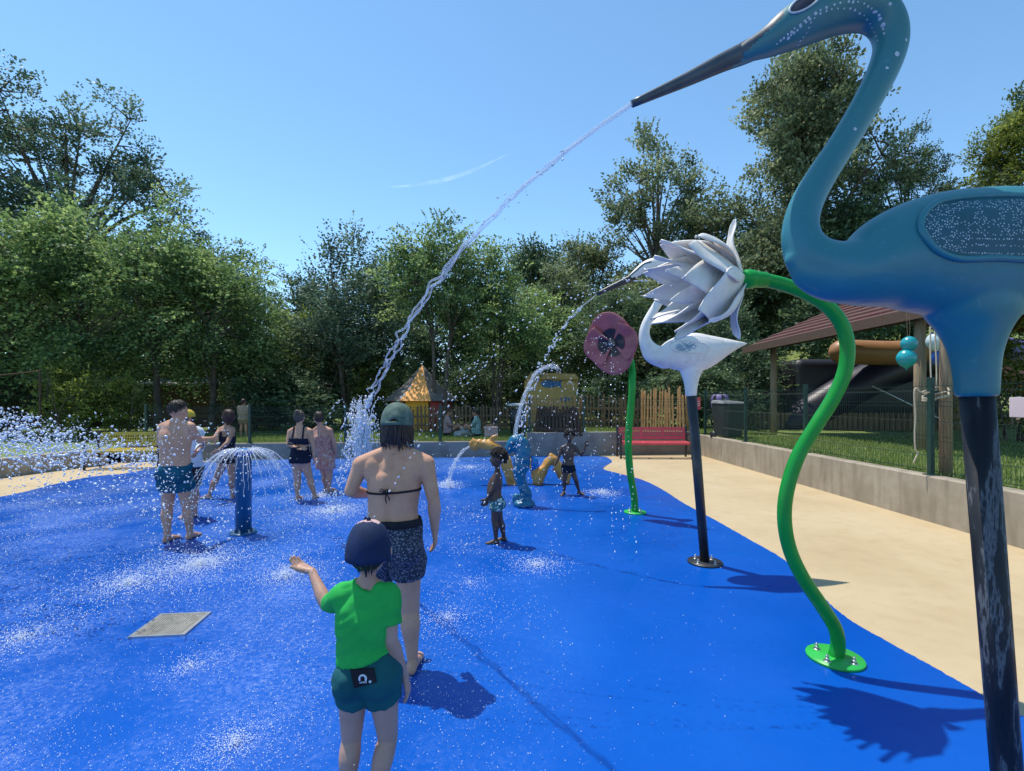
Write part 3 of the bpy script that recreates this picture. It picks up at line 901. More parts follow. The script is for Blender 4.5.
M_SROOF = noisy('shed_roof', (.30, .27, .23), (.40, .37, .32), 2, .8, .2)
shed('low dark timber shed with a pale flat roof at the far left', -40, 70, 21, 1.85, M_SROOF, M_WOODD)
shed('long dark timber shed with pale roof edge behind the left trees', 128, 262, 22, 1.9, M_SROOF, M_WOODD)
pg = thing('pergola_frame', 'thin dark frame with one upright and a sloping top bar at the far left', 'frame', (at(40, 0, 13.5).x, 13.5, .4))
mb = MB(); mb.loft([(0, 0, 0), (0, 0, 2.02)], [.025, .025], n=8); mb.build('upright', M_WOODD, pg)
mb = MB(); mb.loft([(0, 0, 2.0), (-1.6, 0, 1.82), (-3.0, .2, 1.66)], [.02] * 3, n=8); mb.build('top_bar', M_WOODD, pg)
# ================================================================== water play figures
M_WHITE = mat('white_paint', (.62, .62, .63), .42)
t = NT(M_WHITE); v = t.coord()
c = t.ramp(t.noise(v, 2.5, 7, .65), [(.3, (.62, .585, .54)), (.6, (.80, .755, .70))])
c = t.mix(t.ramp(t.noise(v, 11, 6, .7), [(.52, (0, 0, 0)), (.75, (.45, .45, .45))]), c, (.38, .35, .31))
t.base(c); t.bump(t.noise(v, 25, 3), .06, .01)


def teal_paint():
    m = mat('teal_heron_paint', (.02, .13, .2), .38, Specular_IOR_Level=.45)
    t = NT(m); tc = t.n('ShaderNodeTexCoord'); sp = t.n('ShaderNodeSeparateXYZ'); t.l(tc.outputs['Object'], sp.inputs[0])
    mr = t.n('ShaderNodeMapRange'); mr.inputs[1].default_value = 1.5; mr.inputs[2].default_value = 2.75; t.l(sp.outputs['Z'], mr.inputs[0])
    c = t.ramp(mr.outputs[0], [(0, (.014, .140, .160)), (.2, (.016, .155, .180)), (.45, (.024, .175, .205)), (.75, (.036, .180, .190)), (1, (.034, .165, .175))])
    f = t.noise(tc.outputs['Object'], 5, 6, .6)
    c = t.mix(t.ramp(f, [(.45, (0, 0, 0)), (.75, (.35, .35, .35))]), c, (.05, .22, .30))
    f2 = t.noise(tc.outputs['Object'], 38, 3, .6)
    c = t.mix(t.ramp(f2, [(.62, (0, 0, 0)), (.72, (.25, .25, .25))]), c, (.10, .26, .30))
    t.base(c); t.bump(f2, .05, .01)
    return m


M_TEAL = teal_paint()
M_PDOT = noisy('pale_dots', (.38, .45, .50), (.52, .58, .62), 40, .5, 0)
M_WINGD = noisy('wing_dark', (.008, .075, .10), (.012, .10, .135), 9, .6, .1)
M_BEAK = noisy('slate_beak', (.028, .042, .055), (.05, .07, .085), 14, .4, .1)
M_POLE = mat('streaked_dark_pole', (.012, .016, .025), .5, Specular_IOR_Level=.25)
t = NT(M_POLE); v = t.coord(scale=(1, 1, .18))
wv = t.noise(v, 16, 5, .65)
t.base(t.ramp(wv, [(.40, (.008, .009, .012)), (.53, (.018, .020, .024)), (.57, (.11, .12, .13)), (.61, (.018, .020, .024)), (.8, (.010, .011, .014))]))
M_GREEN = mat('green_pipe_paint', (.01, .23, .035), .34, Specular_IOR_Level=.3)
t = NT(M_GREEN); v = t.coord(); t.base(t.ramp(t.noise(v, 6, 4), [(.3, (.006, .235, .026)), (.7, (.010, .31, .042))]))
M_GPLATE = noisy('green_plate_paint', (.02, .38, .05), (.03, .45, .07), 8, .35, .05)
M_BLUEW = noisy('blue_brush_marks', (.20, .34, .42), (.35, .45, .52), 22, .5, 0)


def base_plate(root, r, m, bolts, name='base_plate', loc=(0, 0, 0)):
    mb = MB(); mb.lathe([(r, 0.006), (r, .018), (r * .985, .022)], 40, loc); mb.build(name, m, root)
    for k in range(bolts):
        a = k * 2 * math.pi / bolts + .6
        mb = MB(); c = Vector(loc) + Vector((r * .66 * math.cos(a), r * .66 * math.sin(a), .02))
        mb.lathe([(.022, 0), (.022, .004)], 16, c); mb.lathe([(.013, .004), (.013, .022), (.010, .024)], 6, c); mb.lathe([(.008, .024), (.008, .04)], 8, c)
        mb.build('bolt', M_STEEL, root)


def project(bvh, p, direction, off):
    loc, n, i, d = bvh.ray_cast(Vector(p), Vector(direction))
    return None if loc is None else (loc + n * off, n)


def disc_on(mb, c, n, r, k=6):
    n = Vector(n).normalized(); a = n.orthogonal().normalized(); b = n.cross(a)
    vs = [Vector(c) + n * r * .35] + [Vector(c) + (a * math.cos(2 * math.pi * i / k) + b * math.sin(2 * math.pi * i / k)) * r for i in range(k)]
    mb.add(vs, [(0, 1 + i, 1 + (i + 1) % k) for i in range(k)])


def heron(label, d, sections, neck, leg, beak, pole, M_BODY, M_PL, depth_k, voxel, yaw_dy):
    """side view measured in the photo; sections=(x,top,bottom) of the body"""
    foot = gnd(*pole[1]) if False else at(pole[1][0], 0, d); foot.z = 0
    root = thing('heron_fountain', label, 'fountain figure', foot)
    s = d / F
    W = lambda px, py, dy=0: at(px, py, d + dy) - foot
    mb = MB()
    pts = []; rad = []
    for (x, tp, bt, hw) in sections:
        pts.append(W(x, (tp + bt) / 2)); rad.append((hw * s, (bt - tp) / 2 * s))
    mb.loft(pts, rad, n=28, side=(0, 1, 0), sub=4)
    mb.loft([W(x, y, yaw_dy * i / len(neck)) for i, (x, y, r) in enumerate(neck)], [r * s for _, _, r in neck], n=24, side=(0, 1, 0), sub=5)
    mb.loft([W(x, y) for x, y, r, q in leg], [(q * s, r * s) for x, y, r, q in leg], n=24, side=(0, 1, 0), sub=5, cap='flat')
    me = remesh(mb, voxel, 10, .5)
    body = put('body', me, M_BODY, root)
    mb = MB()
    mb.loft([W(x, y, yaw_dy) for x, y, r in beak], [(r * s * .9, r * s) for x, y, r in beak], n=16, side=(0, 1, 0), sub=3, cap='flat')
    mb.build('beak', M_BEAK if M_BODY is M_TEAL else M_BLACK, root)
    mb = MB()
    p0 = W(*pole[0][:2]); p1 = Vector((0, 0, 0))
    mb.loft([p0, p1], [pole[0][2] * s, pole[1][2] * s], n=24, cap='flat'); mb.build('leg_pole', M_PL, root)
    return root, body, W, bvh_of(me)


# ---- the big blue heron beside the camera
D1 = 1.45
secs = [(793, 252, 268, 8), (803, 247, 283, 14), (820, 250, 296, 22), (840, 250, 303, 29), (862, 236, 308, 35), (886, 216, 311, 39), (912, 202, 314, 42), (942, 193, 317, 43), (978, 189, 318, 43),
        (1014, 188, 316, 41), (1050, 192, 304, 38), (1090, 203, 286, 31), (1130, 218, 266, 20), (1165, 232, 250, 7)]
neck = [(862, 272, 34), (833, 270, 29), (812, 258, 24), (802, 241, 19), (801, 222, 16.5), (808, 200, 15.5), (824, 172, 14.5), (846, 138, 13.8), (868, 100, 14), (884, 68, 15), (891, 42, 16), (885, 21, 18), (868, 9, 21), (840, 9, 23.5), (812, 18, 23.5), (790, 29, 21), (770, 41, 15.5), (754, 48.5, 11.8), (742, 54, 9.6)]
leg = [(972, 285, 52, 34), (973, 312, 44, 31), (974, 330, 31, 25), (975, 350, 23, 20), (976, 372, 19, 18), (976.5, 397, 17.5, 17)]
beak = [(757, 47, 11.6), (742, 54, 10.9), (720, 63.5, 9.2), (690, 78, 7.2), (660, 91.5, 5.4), (632, 104, 3.9)]
H1, H1B, W1, BV1 = heron('large teal blue heron fountain figure on a dark pole close by at the right', D1, secs, neck, leg, beak,
                         ((976.5, 392, 13.6), (1020, 940, 12.0)), M_TEAL, M_POLE, .11, .0075, .10)
foot1 = H1.location.copy()
s1 = D1 / F
# painted beads on head and neck
mb = MB(); r = random.Random(9)


def cast1(px, py):
    o = at(px, py, .3) - foot1; o2 = at(px, py, 3.0) - foot1
    return project(BV1, o, (o2 - o).normalized(), .0006)


def bead_row(pts, n, rr, jit=.6):
    P = catmull([(x, y, 0) for x, y in pts], 12)
    for k in range(n):
        q = P[int(k / (n - 1) * (len(P) - 1))]
        h = cast1(q[0] + r.uniform(-jit, jit), q[1] + r.uniform(-jit, jit))
        if h: disc_on(mb, h[0], h[1], rr * r.uniform(.8, 1.4) * s1)


bead_row([(777, 44), (790, 33), (806, 20), (826, 8), (850, 2), (868, 6), (880, 18), (884, 34)], 26, 1.15)
bead_row([(798, 45), (806, 33), (815, 18), (832, 9), (850, 9), (864, 16), (872, 28), (878, 40)], 22, .9)
bead_row([(788, 38), (800, 28), (815, 14)], 8, 1.3)
for (x, y, q) in ((880, 19, 1.7), (883, 25, 2.2), (897, 54, 2.6), (887, 68, 1.6), (906, 40, 1.5), (855, 129, 1.8), (890, 4, 1.6), (874, 12, 1.4)):
    h = cast1(x, y)
    if h: disc_on(mb, h[0], h[1], q * s1, 8)
H1B.data = join_np(H1B.data, mb, 1, True)
for q in (M_TEAL, M_PDOT, M_BEAK): H1B.data.materials.append(q)


def to_px(p):
    p = Vector(p) + foot1; return CX + F * p.x / p.y, HOR - F * (p.z - EYE) / p.y


for q in H1B.data.polygons:                      # slate ridge running up the forehead, teal chin under the bill
    if q.material_index == 0:
        x, y = to_px(q.center)
        if x < 784 and y < 200 and y < 57 - (x - 740) * .93 + .0: q.material_index = 2
bk = [c for c in H1.children if c.name.startswith('beak')][0]; bk.data.materials.append(M_TEAL)
for q in bk.data.polygons:
    x, y = to_px(q.center)
    if x > 718 and y > 76 - (x - 718) * .72: q.material_index = 1
# eye marking: dark almond with pale rim
mb = MB(); mb2 = MB(); ring = []
for k in range(28):
    a = 2 * math.pi * k / 28
    ring.append((805 + 18 * math.cos(a) * math.cos(-.55) - 6 * math.sin(a) * math.sin(-.55), 3 + 18 * math.cos(a) * math.sin(-.55) + 6 * math.sin(a) * math.cos(-.55)))
hits = [cast1(*q) for q in ring]; hc = cast1(805, 3)
if hc and all(hits):
    vs = [hc[0] + hc[1] * .003] + [h[0] + h[1] * .001 for h in hits]
    mb.add(vs, [(0, 1 + i, 1 + (i + 1) % 28) for i in range(28)])
    eye = mb.build('eye', noisy('eye_dark', (.02, .018, .03), (.035, .03, .05), 9, .3, 0), H1)
    mb2.loft([h[0] + h[1] * .002 for h in hits] + [hits[0][0] + hits[0][1] * .002], [.0035] * 29, n=6, cap=None); mb2.build('eye_rim', M_PDOT, eye)
# wing: raised rim, dark field, beads
rim_px = [(1075, 272), (1040, 262), (1000, 258), (965, 259), (948, 256), (934, 248), (924, 236), (920, 226), (924, 214), (936, 204), (955, 199), (985, 196.5), (1020, 196), (1060, 199), (1110, 212)]
Pr = catmull([(x, y, 0) for x, y in rim_px], 5)
hit = [cast1(q[0], q[1]) for q in Pr]; hit = [h for h in hit if h]
mb = MB(); mb.loft([h[0] + h[1] * .002 for h in hit], [.009] * len(hit), n=10); wing = mb.build('wing', M_TEAL, H1)
def in_wing(x, y):
    t = (x - 921) / (1090 - 921)
    if t <= 0.01 or t > 1: return False
    xs = [921, 926, 936, 955, 985, 1020, 1060, 1095]; top = [226, 213, 205, 201, 198.5, 198, 201, 209]; bot = [226, 238, 247, 254, 256.5, 257, 264, 272]
    return np.interp(x, xs, top) + 1.5 < y < np.interp(x, xs, bot) - 1.5
mb = MB(); cells = {}; vs = []; fs = []; NXW, NYW = 60, 28
for i in range(NXW + 1):
    x = 921.6 + (1090 - 921.6) * i / NXW
    xs = [921, 926, 936, 955, 985, 1020, 1060, 1095]; a = np.interp(x, xs, [225, 213, 205, 201, 198.5, 198, 201, 209]); b = np.interp(x, xs, [227, 238, 247, 254, 256.5, 257, 264, 272])
    for j in range(NYW + 1):
        h = cast1(x, a + (b - a) * j / NYW)
        vs.append((h[0] + h[1] * .0012) if h else Vector((0, 0, 0))); cells[i, j] = h is not None
for i in range(NXW):
    for j in range(NYW):
        q = [(i, j), (i + 1, j), (i + 1, j + 1), (i, j + 1)]
        if all(cells[k] for k in q): fs.append(tuple(a * (NYW + 1) + b for a, b in q))
mb.add(vs, fs); mb.build('wing_field', M_WINGD, wing)
mb = MB(); blobs = [(966, 215, 8.5, 7), (990, 213, 8, 6), (1008, 217, 4, 6), (960, 228, 6, 4), (946, 232, 5, 4), (993, 230, 9, 3.2), (956, 242, 4.5, 3), (977, 237, 5, 3), (1030, 218, 6, 5), (1050, 228, 7, 4), (942, 243, 4, 3), (973, 228, 4, 3)]
n = 0; done_ = []
while n < 1000:
    x = r.uniform(922, 1088); y = r.uniform(198, 272)
    if not in_wing(x, y) or any(((x - bx) / bw) ** 2 + ((y - by) / bh) ** 2 < 1 for bx, by, bw, bh in blobs): n += .1; continue
    if y > 236 and x > 965:                       # below: beads run in rows along the wing
        y = [238.5, 245, 253][r.randrange(3)] + (x - 965) * .02 + r.uniform(-1, 1) * (1.2 if y > 250 else .5)
        if r.random() < .62: n += .2; continue
    if not in_wing(x, y): n += .1; continue
    if any((x - q[0]) ** 2 + (y - q[1]) ** 2 < 3.6 for q in done_): n += .12; continue
    h = cast1(x, y)
    if h: disc_on(mb, h[0] + h[1] * .001, h[1], r.uniform(.65, 1.0) * s1, 6); done_.append((x, y))
    n += 1
mb.build('wing_beads', M_PDOT, wing, smooth=False)

# ---- the white heron farther away
D2 = 4.8
secs2 = [(643, 346, 352, 2), (647, 346, 358, 6), (653, 350, 364, 9), (661, 349, 367.5, 12), (670, 341, 370, 13.5), (681, 335.5, 371, 14), (692, 333, 372, 14), (703, 333.2, 370, 13), (715, 335.5, 363, 11), (727, 338.2, 355, 8), (738, 340.8, 348.5, 4), (747, 342.6, 344.4, 1.3)]
neck2 = [(665, 358, 11), (655, 354, 9.5), (648, 347, 7.5), (644.5, 338, 5.8), (645, 328, 5), (650, 317, 4.8), (657, 305, 4.5), (665, 293, 4.5), (671, 281, 4.8), (671, 271, 5.2), (664, 264.5, 6), (654, 264.5, 6.8), (645, 268, 6.4), (637, 273, 4.6), (629, 279, 3.2), (620, 284, 2.6)]
leg2 = [(691, 360, 14, 10), (691, 371, 11, 9), (691, 380, 7.8, 7), (691, 388, 6.2, 6), (691, 396.5, 5.6, 5.6)]
beak2 = [(634, 276.5, 3.7), (622, 282.5, 3.2), (610, 288, 2.6), (597, 294, 1.8)]
H2, H2B, W2, BV2 = heron('white heron fountain figure on a black pole beyond the lotus flower', D2, secs2, neck2, leg2, beak2,
                         ((691.5, 395, 4.9), (705, 563.3, 4.4)), M_WHITE, M_BLACK, .1, .011, .0)
foot2 = H2.location.copy(); s2 = D2 / F
base_plate(H2, .165, M_BLACK, 4)


def cast2(px, py):
    o = at(px, py, 3.5) - foot2; o2 = at(px, py, 6.5) - foot2
    return project(BV2, o, (o2 - o).normalized(), .001)


mb = MB(); ring = []
for k in range(30):
    a = 2 * math.pi * k / 30; ring.append((687 + 18 * math.cos(a) + (4 if math.cos(a) > .6 else 0), 347 + 6.3 * math.sin(a) + 1.2 * math.cos(a)))
hh = [cast2(*q) for q in ring]; hh = [h for h in hh if h]
mb.loft([h[0] + h[1] * .002 for h in hh] + [hh[0][0]], [.006] * (len(hh) + 1), n=6); wing2 = mb.build('wing', M_WHITE, H2)
mb = MB(); r = random.Random(4)
for k in range(34):
    a = r.uniform(0, 6.28); q = math.sqrt(r.random()) * .85; x = 683 + 13 * q * math.cos(a); y = 347 + 5.2 * q * math.sin(a); pts = []
    for j in range(5):
        h = cast2(x + j * 1.1, y + .9 * math.sin(j * 1.3 + k))
        if h: pts.append(h[0] + h[1] * .001)
    if len(pts) > 2: mb.loft(pts, [.0035] * len(pts), n=5)
for k in range(40):
    h = cast2(675 + k * 1.25, 344.5 - 8.2 + 6 * (abs(k - 14) / 26.) ** 1.5)
    if h and k % 2 == 0: disc_on(mb, h[0], h[1], .006)
mb.build('wing_pattern', M_BLUEW, wing2)
mb = MB()
for p_ in ([(651, 262), (644, 264), (637, 270), (630, 276)], [(655, 272), (646, 273), (638, 277)]):
    P = catmull([(x, y, 0) for x, y in p_], 6); pts = []
    for q in P:
        h = cast2(q[0], q[1])
        if h: pts.append(h[0] + h[1] * .001)
    if len(pts) > 2: mb.loft(pts, [.008] * len(pts), n=6)
if mb.v: mb.build('head_marking', M_WINGD, H2)

# ---- white lotus on a bent green pipe
DL = 3.03
fl = gnd(835, 659.5)
LO = thing('lotus_fountain', 'white lotus flower fountain on a curved bright green pipe and bolted round base', 'fountain figure', fl)
WL = lambda px, py, dy=0: at(px, py, DL + dy) - fl
stem = [(835.5, 657, 0), (838, 645, 0), (835, 628, 0), (821, 605, 0), (803, 578, 0), (790, 550, 0), (784.5, 520, 0), (787, 490, 0), (798, 456, 0), (815, 427, 0), (832, 400, 0), (844, 374, 0), (847.5, 348, 0), (842, 325, 0), (828, 307, 0), (808, 294, 0), (785, 285, 0), (764, 280, 0), (748, 279, 0)]
mb = MB(); mb.loft([WL(*p) for p in stem], [.0415] * len(stem), n=20, sub=5); mb.build('stem', M_GREEN, LO)
base_plate(LO, .158, M_GPLATE, 4)
Bp = WL(741, 279); A = (WL(655, 291, -.06) - Bp).normalized()
U = A.cross(Vector((0, 1, 0))).normalized(); Vv = A.cross(U).normalized()
mb = MB(); mb.loft([WL(764, 280), WL(755, 279.3), WL(748, 279)], [.048, .052, .060], n=18); mb.loft([WL(750, 279.2), WL(741, 279)], [.060, .05], n=18); mb.build('calyx', M_GREEN, LO)


def petal(phi, prof, width, cup, name='petal', tip=.10, m=M_WHITE):
    """prof: list (axial, radial) along the petal"""
    er = U * math.cos(phi) + Vv * math.sin(phi); et = A.cross(er)
    P = catmull([(a * (.90 if name == 'petal' else 1), q, 0) for a, q in prof], 5); n = len(P); vs = []; K = 8
    for i, p in enumerate(P):
        f = i / (n - 1)
        w = width * (.22 + .78 * math.sin(min(1, f / .50) * math.pi / 2) if f < .50 else max(.0, 1 - ((f - .50) / .50) ** 1.12)) + .002
        a0 = P[max(i - 1, 0)]; a1 = P[min(i + 1, n - 1)]; tx, ty = a1[0] - a0[0], a1[1] - a0[1]; L = math.hypot(tx, ty) + 1e-9
        na, nr_ = -ty / L, tx / L           # outward normal in (axial, radial)
        for k in range(K + 1):
            q = (k / K * 2 - 1); lift = -cup * w * (q * q) + .010 * math.sin(f * 9 + phi * 3) * q
            vs.append(Bp + A * (p[0] + na * lift) + er * (p[1] + nr_ * lift) + et * (w * q))
    fs = [(i * (K + 1) + k, i * (K + 1) + k + 1, (i + 1) * (K + 1) + k + 1, (i + 1) * (K + 1) + k) for i in range(n - 1) for k in range(K)]
    mb = MB(); mb.add(vs, fs); o = mb.build(name, m, LO)
    q = o.modifiers.new('s', 'SOLIDIFY'); q.thickness = .008; q.offset = 0
    return o


for k in range(7):
    petal(k * 2 * math.pi / 7 + .15, [(.02, .03), (.16, .08), (.34, .13), (.49, .165), (.62, .20)], .075, .25)
for k in range(5):
    petal(math.pi / 2 + k * 2 * math.pi / 5, [(.02, .035), (.15, .11), (.31, .185), (.45, .24), (.575, .285)], .120, .14)
for k in range(5):
    petal(math.pi / 2 + math.pi / 5 + k * 2 * math.pi / 5, [(.01, .04), (.12, .12), (.25, .205), (.37, .262), (.485, .315)], .168, .10)
SEP = {'up': [(-.005, .04), (.02, .13), (.03, .22), (.01, .30), (-.01, .365)], 'lean': [(.0, .05), (.09, .17), (.19, .26), (.28, .30), (.345, .30)], 'down': [(.0, .05), (.05, .15), (.085, .24), (.095, .31), (.09, .37)]}
for phi, kd in ((math.pi - .05, 'up'), (math.pi - .6, 'lean'), (.08, 'down'), (.62, 'lean')):
    petal(phi, SEP[kd], .050, .3, 'sepal')
mb = MB(); mb.ell(Bp + A * .08, (.07, .07, .07)); mb.build('nozzle', M_STEEL, LO)
LOTUS_MOUTH = fl + Bp + A * .45

# ---- poppy
DP = 6.94
fp = gnd(635, 513)
PO = thing('poppy_fountain', 'dusky pink poppy flower fountain on a thin bent green pipe', 'fountain figure', fp)
WP = lambda px, py, dy=0: at(px, py, DP + dy) - fp
stem = [(635, 512, 0), (634, 495, 0), (630.5, 475, 0), (628.5, 450, 0), (629, 428, 0), (631, 405, 0), (632.3, 385, 0), (631.5, 365, .06), (626, 349, .10), (617, 344, .06)]
mb = MB(); mb.loft([WP(*p) for p in stem], [.05] * len(stem), n=16, sub=5); mb.build('stem', M_GREEN, PO)
base_plate(PO, .155, M_GPLATE, 4)
c0 = WP(613, 343, -.02); A = Vector((-.50, -.82, -.20)).normalized(); U = Vector((0, 0, 1)); U = (U - A * U.dot(A)).normalized(); Vv = A.cross(U)
M_POP = mat('poppy_pink', (.35, .09, .13), .45); t = NT(M_POP); v = t.coord()
t.base(t.ramp(t.noise(v, 5, 5), [(.3, (.30, .075, .085)), (.7, (.43, .13, .14))]))
M_POPB = noisy('poppy_black', (.012, .010, .014), (.03, .02, .03), 9, .4, 0)
for k in range(4):
    ph = k * math.pi / 2 + .15; er = U * math.cos(ph) + Vv * math.sin(ph); et = A.cross(er); vs = []; N = 9; K = 12; R = .41 if k % 2 == 0 else .37
    for i in range(N + 1):
        f = i / N
        for j in range(K + 1):
            a = (j / K * 2 - 1) * 1.03; rr = f * R * (1 + .05 * math.cos(a * 4)) * (1.03 - .12 * abs(a) ** 3)
            z = .10 * f ** 2 + .016 * math.sin(a * 7 + k) * f + (.02 if k % 2 else 0.0)
            vs.append(c0 + A * z + (er * math.cos(a) + et * math.sin(a)) * rr)
    fs = [(i * (K + 1) + j, i * (K + 1) + j + 1, (i + 1) * (K + 1) + j + 1, (i + 1) * (K + 1) + j) for i in range(N) for j in range(K)]
    mb = MB(); mb.add(vs, fs); o = mb.build('petal', M_POP, PO); q = o.modifiers.new('s', 'SOLIDIFY'); q.thickness = .012; q.offset = 0
    mb = MB(); vs = []
    for i in range(6):
        f = .02 + .50 * i / 5 * (1 + .12 * math.sin(k * 2.1))
        for j in range(7):
            a = (j / 6 * 2 - 1) * .84 * (1.05 - .35 * f); z = .10 * f * f + .016 * math.sin(a * 7 + k) * f + (.02 if k % 2 else 0) + .012
            vs.append(c0 + A * z + (er * math.cos(a) + et * math.sin(a)) * f * R * (1 - .12 * abs(a)))
    mb.add(vs, [(i * 7 + j, i * 7 + j + 1, (i + 1) * 7 + j + 1, (i + 1) * 7 + j) for i in range(5) for j in range(6)]); mb.build('dark_blotch', M_POPB, PO)
mb = MB(); R_ = A.to_track_quat('Z', 'Y').to_matrix(); mb.lathe([(.05, .0), (.055, .05), (.045, .08), (.02, .09)], 18, c0, R_); mb.build('nozzle', noisy('grey_nozzle', (.08, .08, .085), (.13, .13, .13), 9, .4, 0), PO)
POPPY_MOUTH = fp + c0 + A * .12; POPPY_A = A.copy()

# ---- blue spray post
fs_ = gnd(243.5, 533.5)
SP = thing('spray_post', 'blue bollard spraying a dome of water from its rounded cap', 'fountain post', fs_)
M_BPOST = noisy('blue_post_paint', (.007, .078, .19), (.010, .10, .235), 7, .3, .05); M_BCAP = noisy('blue_cap_paint', (.008, .14, .42), (.012, .18, .5), 7, .3, .05)
mb = MB(); mb.lathe([(.088, .02), (.088, .90), (.084, .93)], 28); mb.build('shaft', M_BPOST, SP)
mb = MB(); mb.lathe([(.06, .93), (.085, .94), (.10, .965), (.098, .99), (.075, 1.01), (.03, 1.02)], 28); mb.build('cap', M_BCAP, SP)
base_plate(SP, .15, M_BPOST, 6)

# ---- blue seahorse
fq = gnd(524, 506)
DS = fq.y
SH = thing('seahorse_fountain', 'turquoise blue seahorse fountain figure spouting upwards', 'fountain figure', fq)
WS = lambda px, py, dy=0: at(px, py, DS + dy) - fq
mb = MB(); q = DS / F
mb.loft([WS(508.5, 450), WS(512, 444), WS(517, 441), WS(522, 445), WS(523, 455), WS(521, 466), WS(520, 476), WS(523, 487), WS(526, 494), WS(524, 501), WS(518, 502.5), WS(516, 497)],
        [(4 * q, 4.0 * q), (6 * q, 6.0 * q), (7 * q, 7 * q), (7 * q, 7.4 * q), (7.5 * q, 8.4 * q), (7 * q, 8.2 * q), (5.5 * q, 6.2 * q), (4.6 * q, 5.0 * q), (4.6 * q, 6 * q), (4.4 * q, 5.6 * q), (4.2 * q, 5 * q), (3.4 * q, 4 * q)], n=20, side=(0, 1, 0), sub=5)
mb.loft([WS(514, 448), WS(508, 451), WS(504, 453.5)], [(3.6 * q, 3.6 * q), (2.6 * q, 2.6 * q), (2.9 * q, 2.9 * q)], n=14, side=(0, 1, 0), sub=3)
mb.lathe([(.17, .006), (.16, .06), (.11, .10)], 28)
for k in range(7):
    a = k / 6; mb.ell(WS(514 + 14 * a, 438 + 26 * a * a), (2.0 * q,) * 3, 10)
me = remesh(mb, .014, 3, .5); displace(me, .012, 14)
put('body', me, noisy('seahorse_paint', (.005, .11, .20), (.008, .15, .26), 6, .35, .15, 30), SH)
mb = MB(); mb.add([WS(531, 455), WS(538, 459), WS(539, 467), WS(531, 471)], [(0, 1, 2, 3)]); o = mb.build('fin', M_BCAP, SH); z = o.modifiers.new('s', 'SOLIDIFY'); z.thickness = .03
for s in (-1, 1):
    mb = MB(); mb.ell(WS(513, 444, s * 6.2 * q), (.018, .012, .018), 10); mb.build('eye', M_BLACK, SH)

# ---- golden sea dragon: head reared at left, body looping into the floor
DD = 9.3; fd = gnd(536, 484); fd.y = DD; fd.x = at(525, 0, DD).x
SD = thing('sea_dragon_fountain', 'golden orange sea dragon fountain figure with raised head and looping tail', 'fountain figure', fd)
WD = lambda px, py, dy=0: at(px, py, DD + dy) - fd
q = DD / F; mb = MB()
mb.loft([WD(472, 446), WD(478, 445), WD(485, 445), WD(492, 447), WD(499, 452), WD(505, 461), WD(509, 472), WD(513, 485)], [3.2 * q, 4.2 * q, 5.0 * q, 5.4 * q, 5.6 * q, 6 * q, 6 * q, 5.4 * q], n=18, sub=5)
mb.loft([WD(470, 443.5), WD(476, 442)], [2.0 * q, 2.6 * q], n=12)
mb.loft([WD(471, 449), WD(477, 449)], [1.6 * q, 2.4 * q], n=12)
mb.loft([WD(488, 444), WD(493, 439), WD(498, 435.5)], [(2 * q, 3.6 * q), (1.6 * q, 3.4 * q), (.8 * q, 1.8 * q)], n=10, sub=3)
mb.loft([WD(474, 443), WD(473, 438.5), WD(473.5, 437)], [1.5 * q, 1.0 * q, .4 * q], n=8)
for (x, y) in ((480, 440.5), (485, 440), (490, 441.5)): mb.ell(WD(x, y), 1.8 * q, 10)
mb.loft([WD(514, 487), WD(520, 474), WD(526, 464), WD(530, 458)], [5.2 * q, 5.2 * q, 3.6 * q, 1.8 * q], n=14, sub=5)
mb.loft([WD(531, 462, -.1), WD(535, 470, -.1), WD(538, 481, -.1)], [3.2 * q, 4.6 * q, 5.4 * q], n=14, sub=4)
mb.loft([WD(537, 484), WD(541, 474), WD(547, 464), WD(553, 458.5), (WD(557, 464)), WD(561, 474), WD(567, 481.5)], [5.4 * q, 5.2 * q, 4.6 * q, 4.2 * q, 4.4 * q, 4.4 * q, 4 * q], n=16, sub=5)
mb.loft([WD(567, 482), WD(568.5, 474), WD(567.5, 467)], [3.4 * q, 2.6 * q, 1.6 * q], n=12, sub=3)
for p_ in ((551, 456), (546, 461)): mb.ell(WD(*p_), 2.6 * q, 10)
me = remesh(mb, .02, 3, .5); displace(me, .02, 9)
put('body', me, noisy('gold_paint', (.48, .20, .025), (.56, .30, .07), 6, .4, .15, 30), SD)
for s in (-1, 1):
    mb = MB(); mb.ell(WD(478, 443, s * 3.2 * q), (.022, .016, .022), 10); mb.build('eye', M_BLACK, SD)
# ================================================================== people
def skin(name, c, spec=.35):
    m = mat(name, c, .5, Specular_IOR_Level=spec)
    t = NT(m); v = t.coord()
    f = t.noise(v, 7, 5, .6); f2 = t.noise(v, 45, 3)
    d = tuple(q * k for q, k in zip(c, (.86, .78, .74))); l_ = tuple(min(1, q * k) for q, k in zip(c, (1.08, 1.04, 1.02)))
    col = t.ramp(f, [(.3, d), (.5, c), (.72, l_)])
    col = t.mix(t.ramp(f2, [(.5, (0, 0, 0)), (.8, (.25, .25, .25))]), col, tuple(q * k for q, k in zip(c, (.9, .7, .66))))
    t.base(col); t.bump(t.noise(v, 160, 3), .08, .003)
    m.node_tree.nodes['Principled BSDF'].inputs['Subsurface Weight'].default_value = .06
    m.node_tree.nodes['Principled BSDF'].inputs['Subsurface Radius'].default_value = (.02, .008, .004)
    return m


SK_FAIR = skin('fair_skin', (.57, .31, .195)); SK_TAN = skin('tanned_skin', (.46, .25, .16)); SK_PINK = skin('pink_skin', (.51, .27, .19))
SK_DARK = skin('dark_skin', (.085, .045, .03), .5); SK_BOY = skin('boy_skin', (.47, .28, .20))


def hairm(name, c, c2):
    m = noisy(name, c, c2, 30, .42, .3, 120, .004); return m


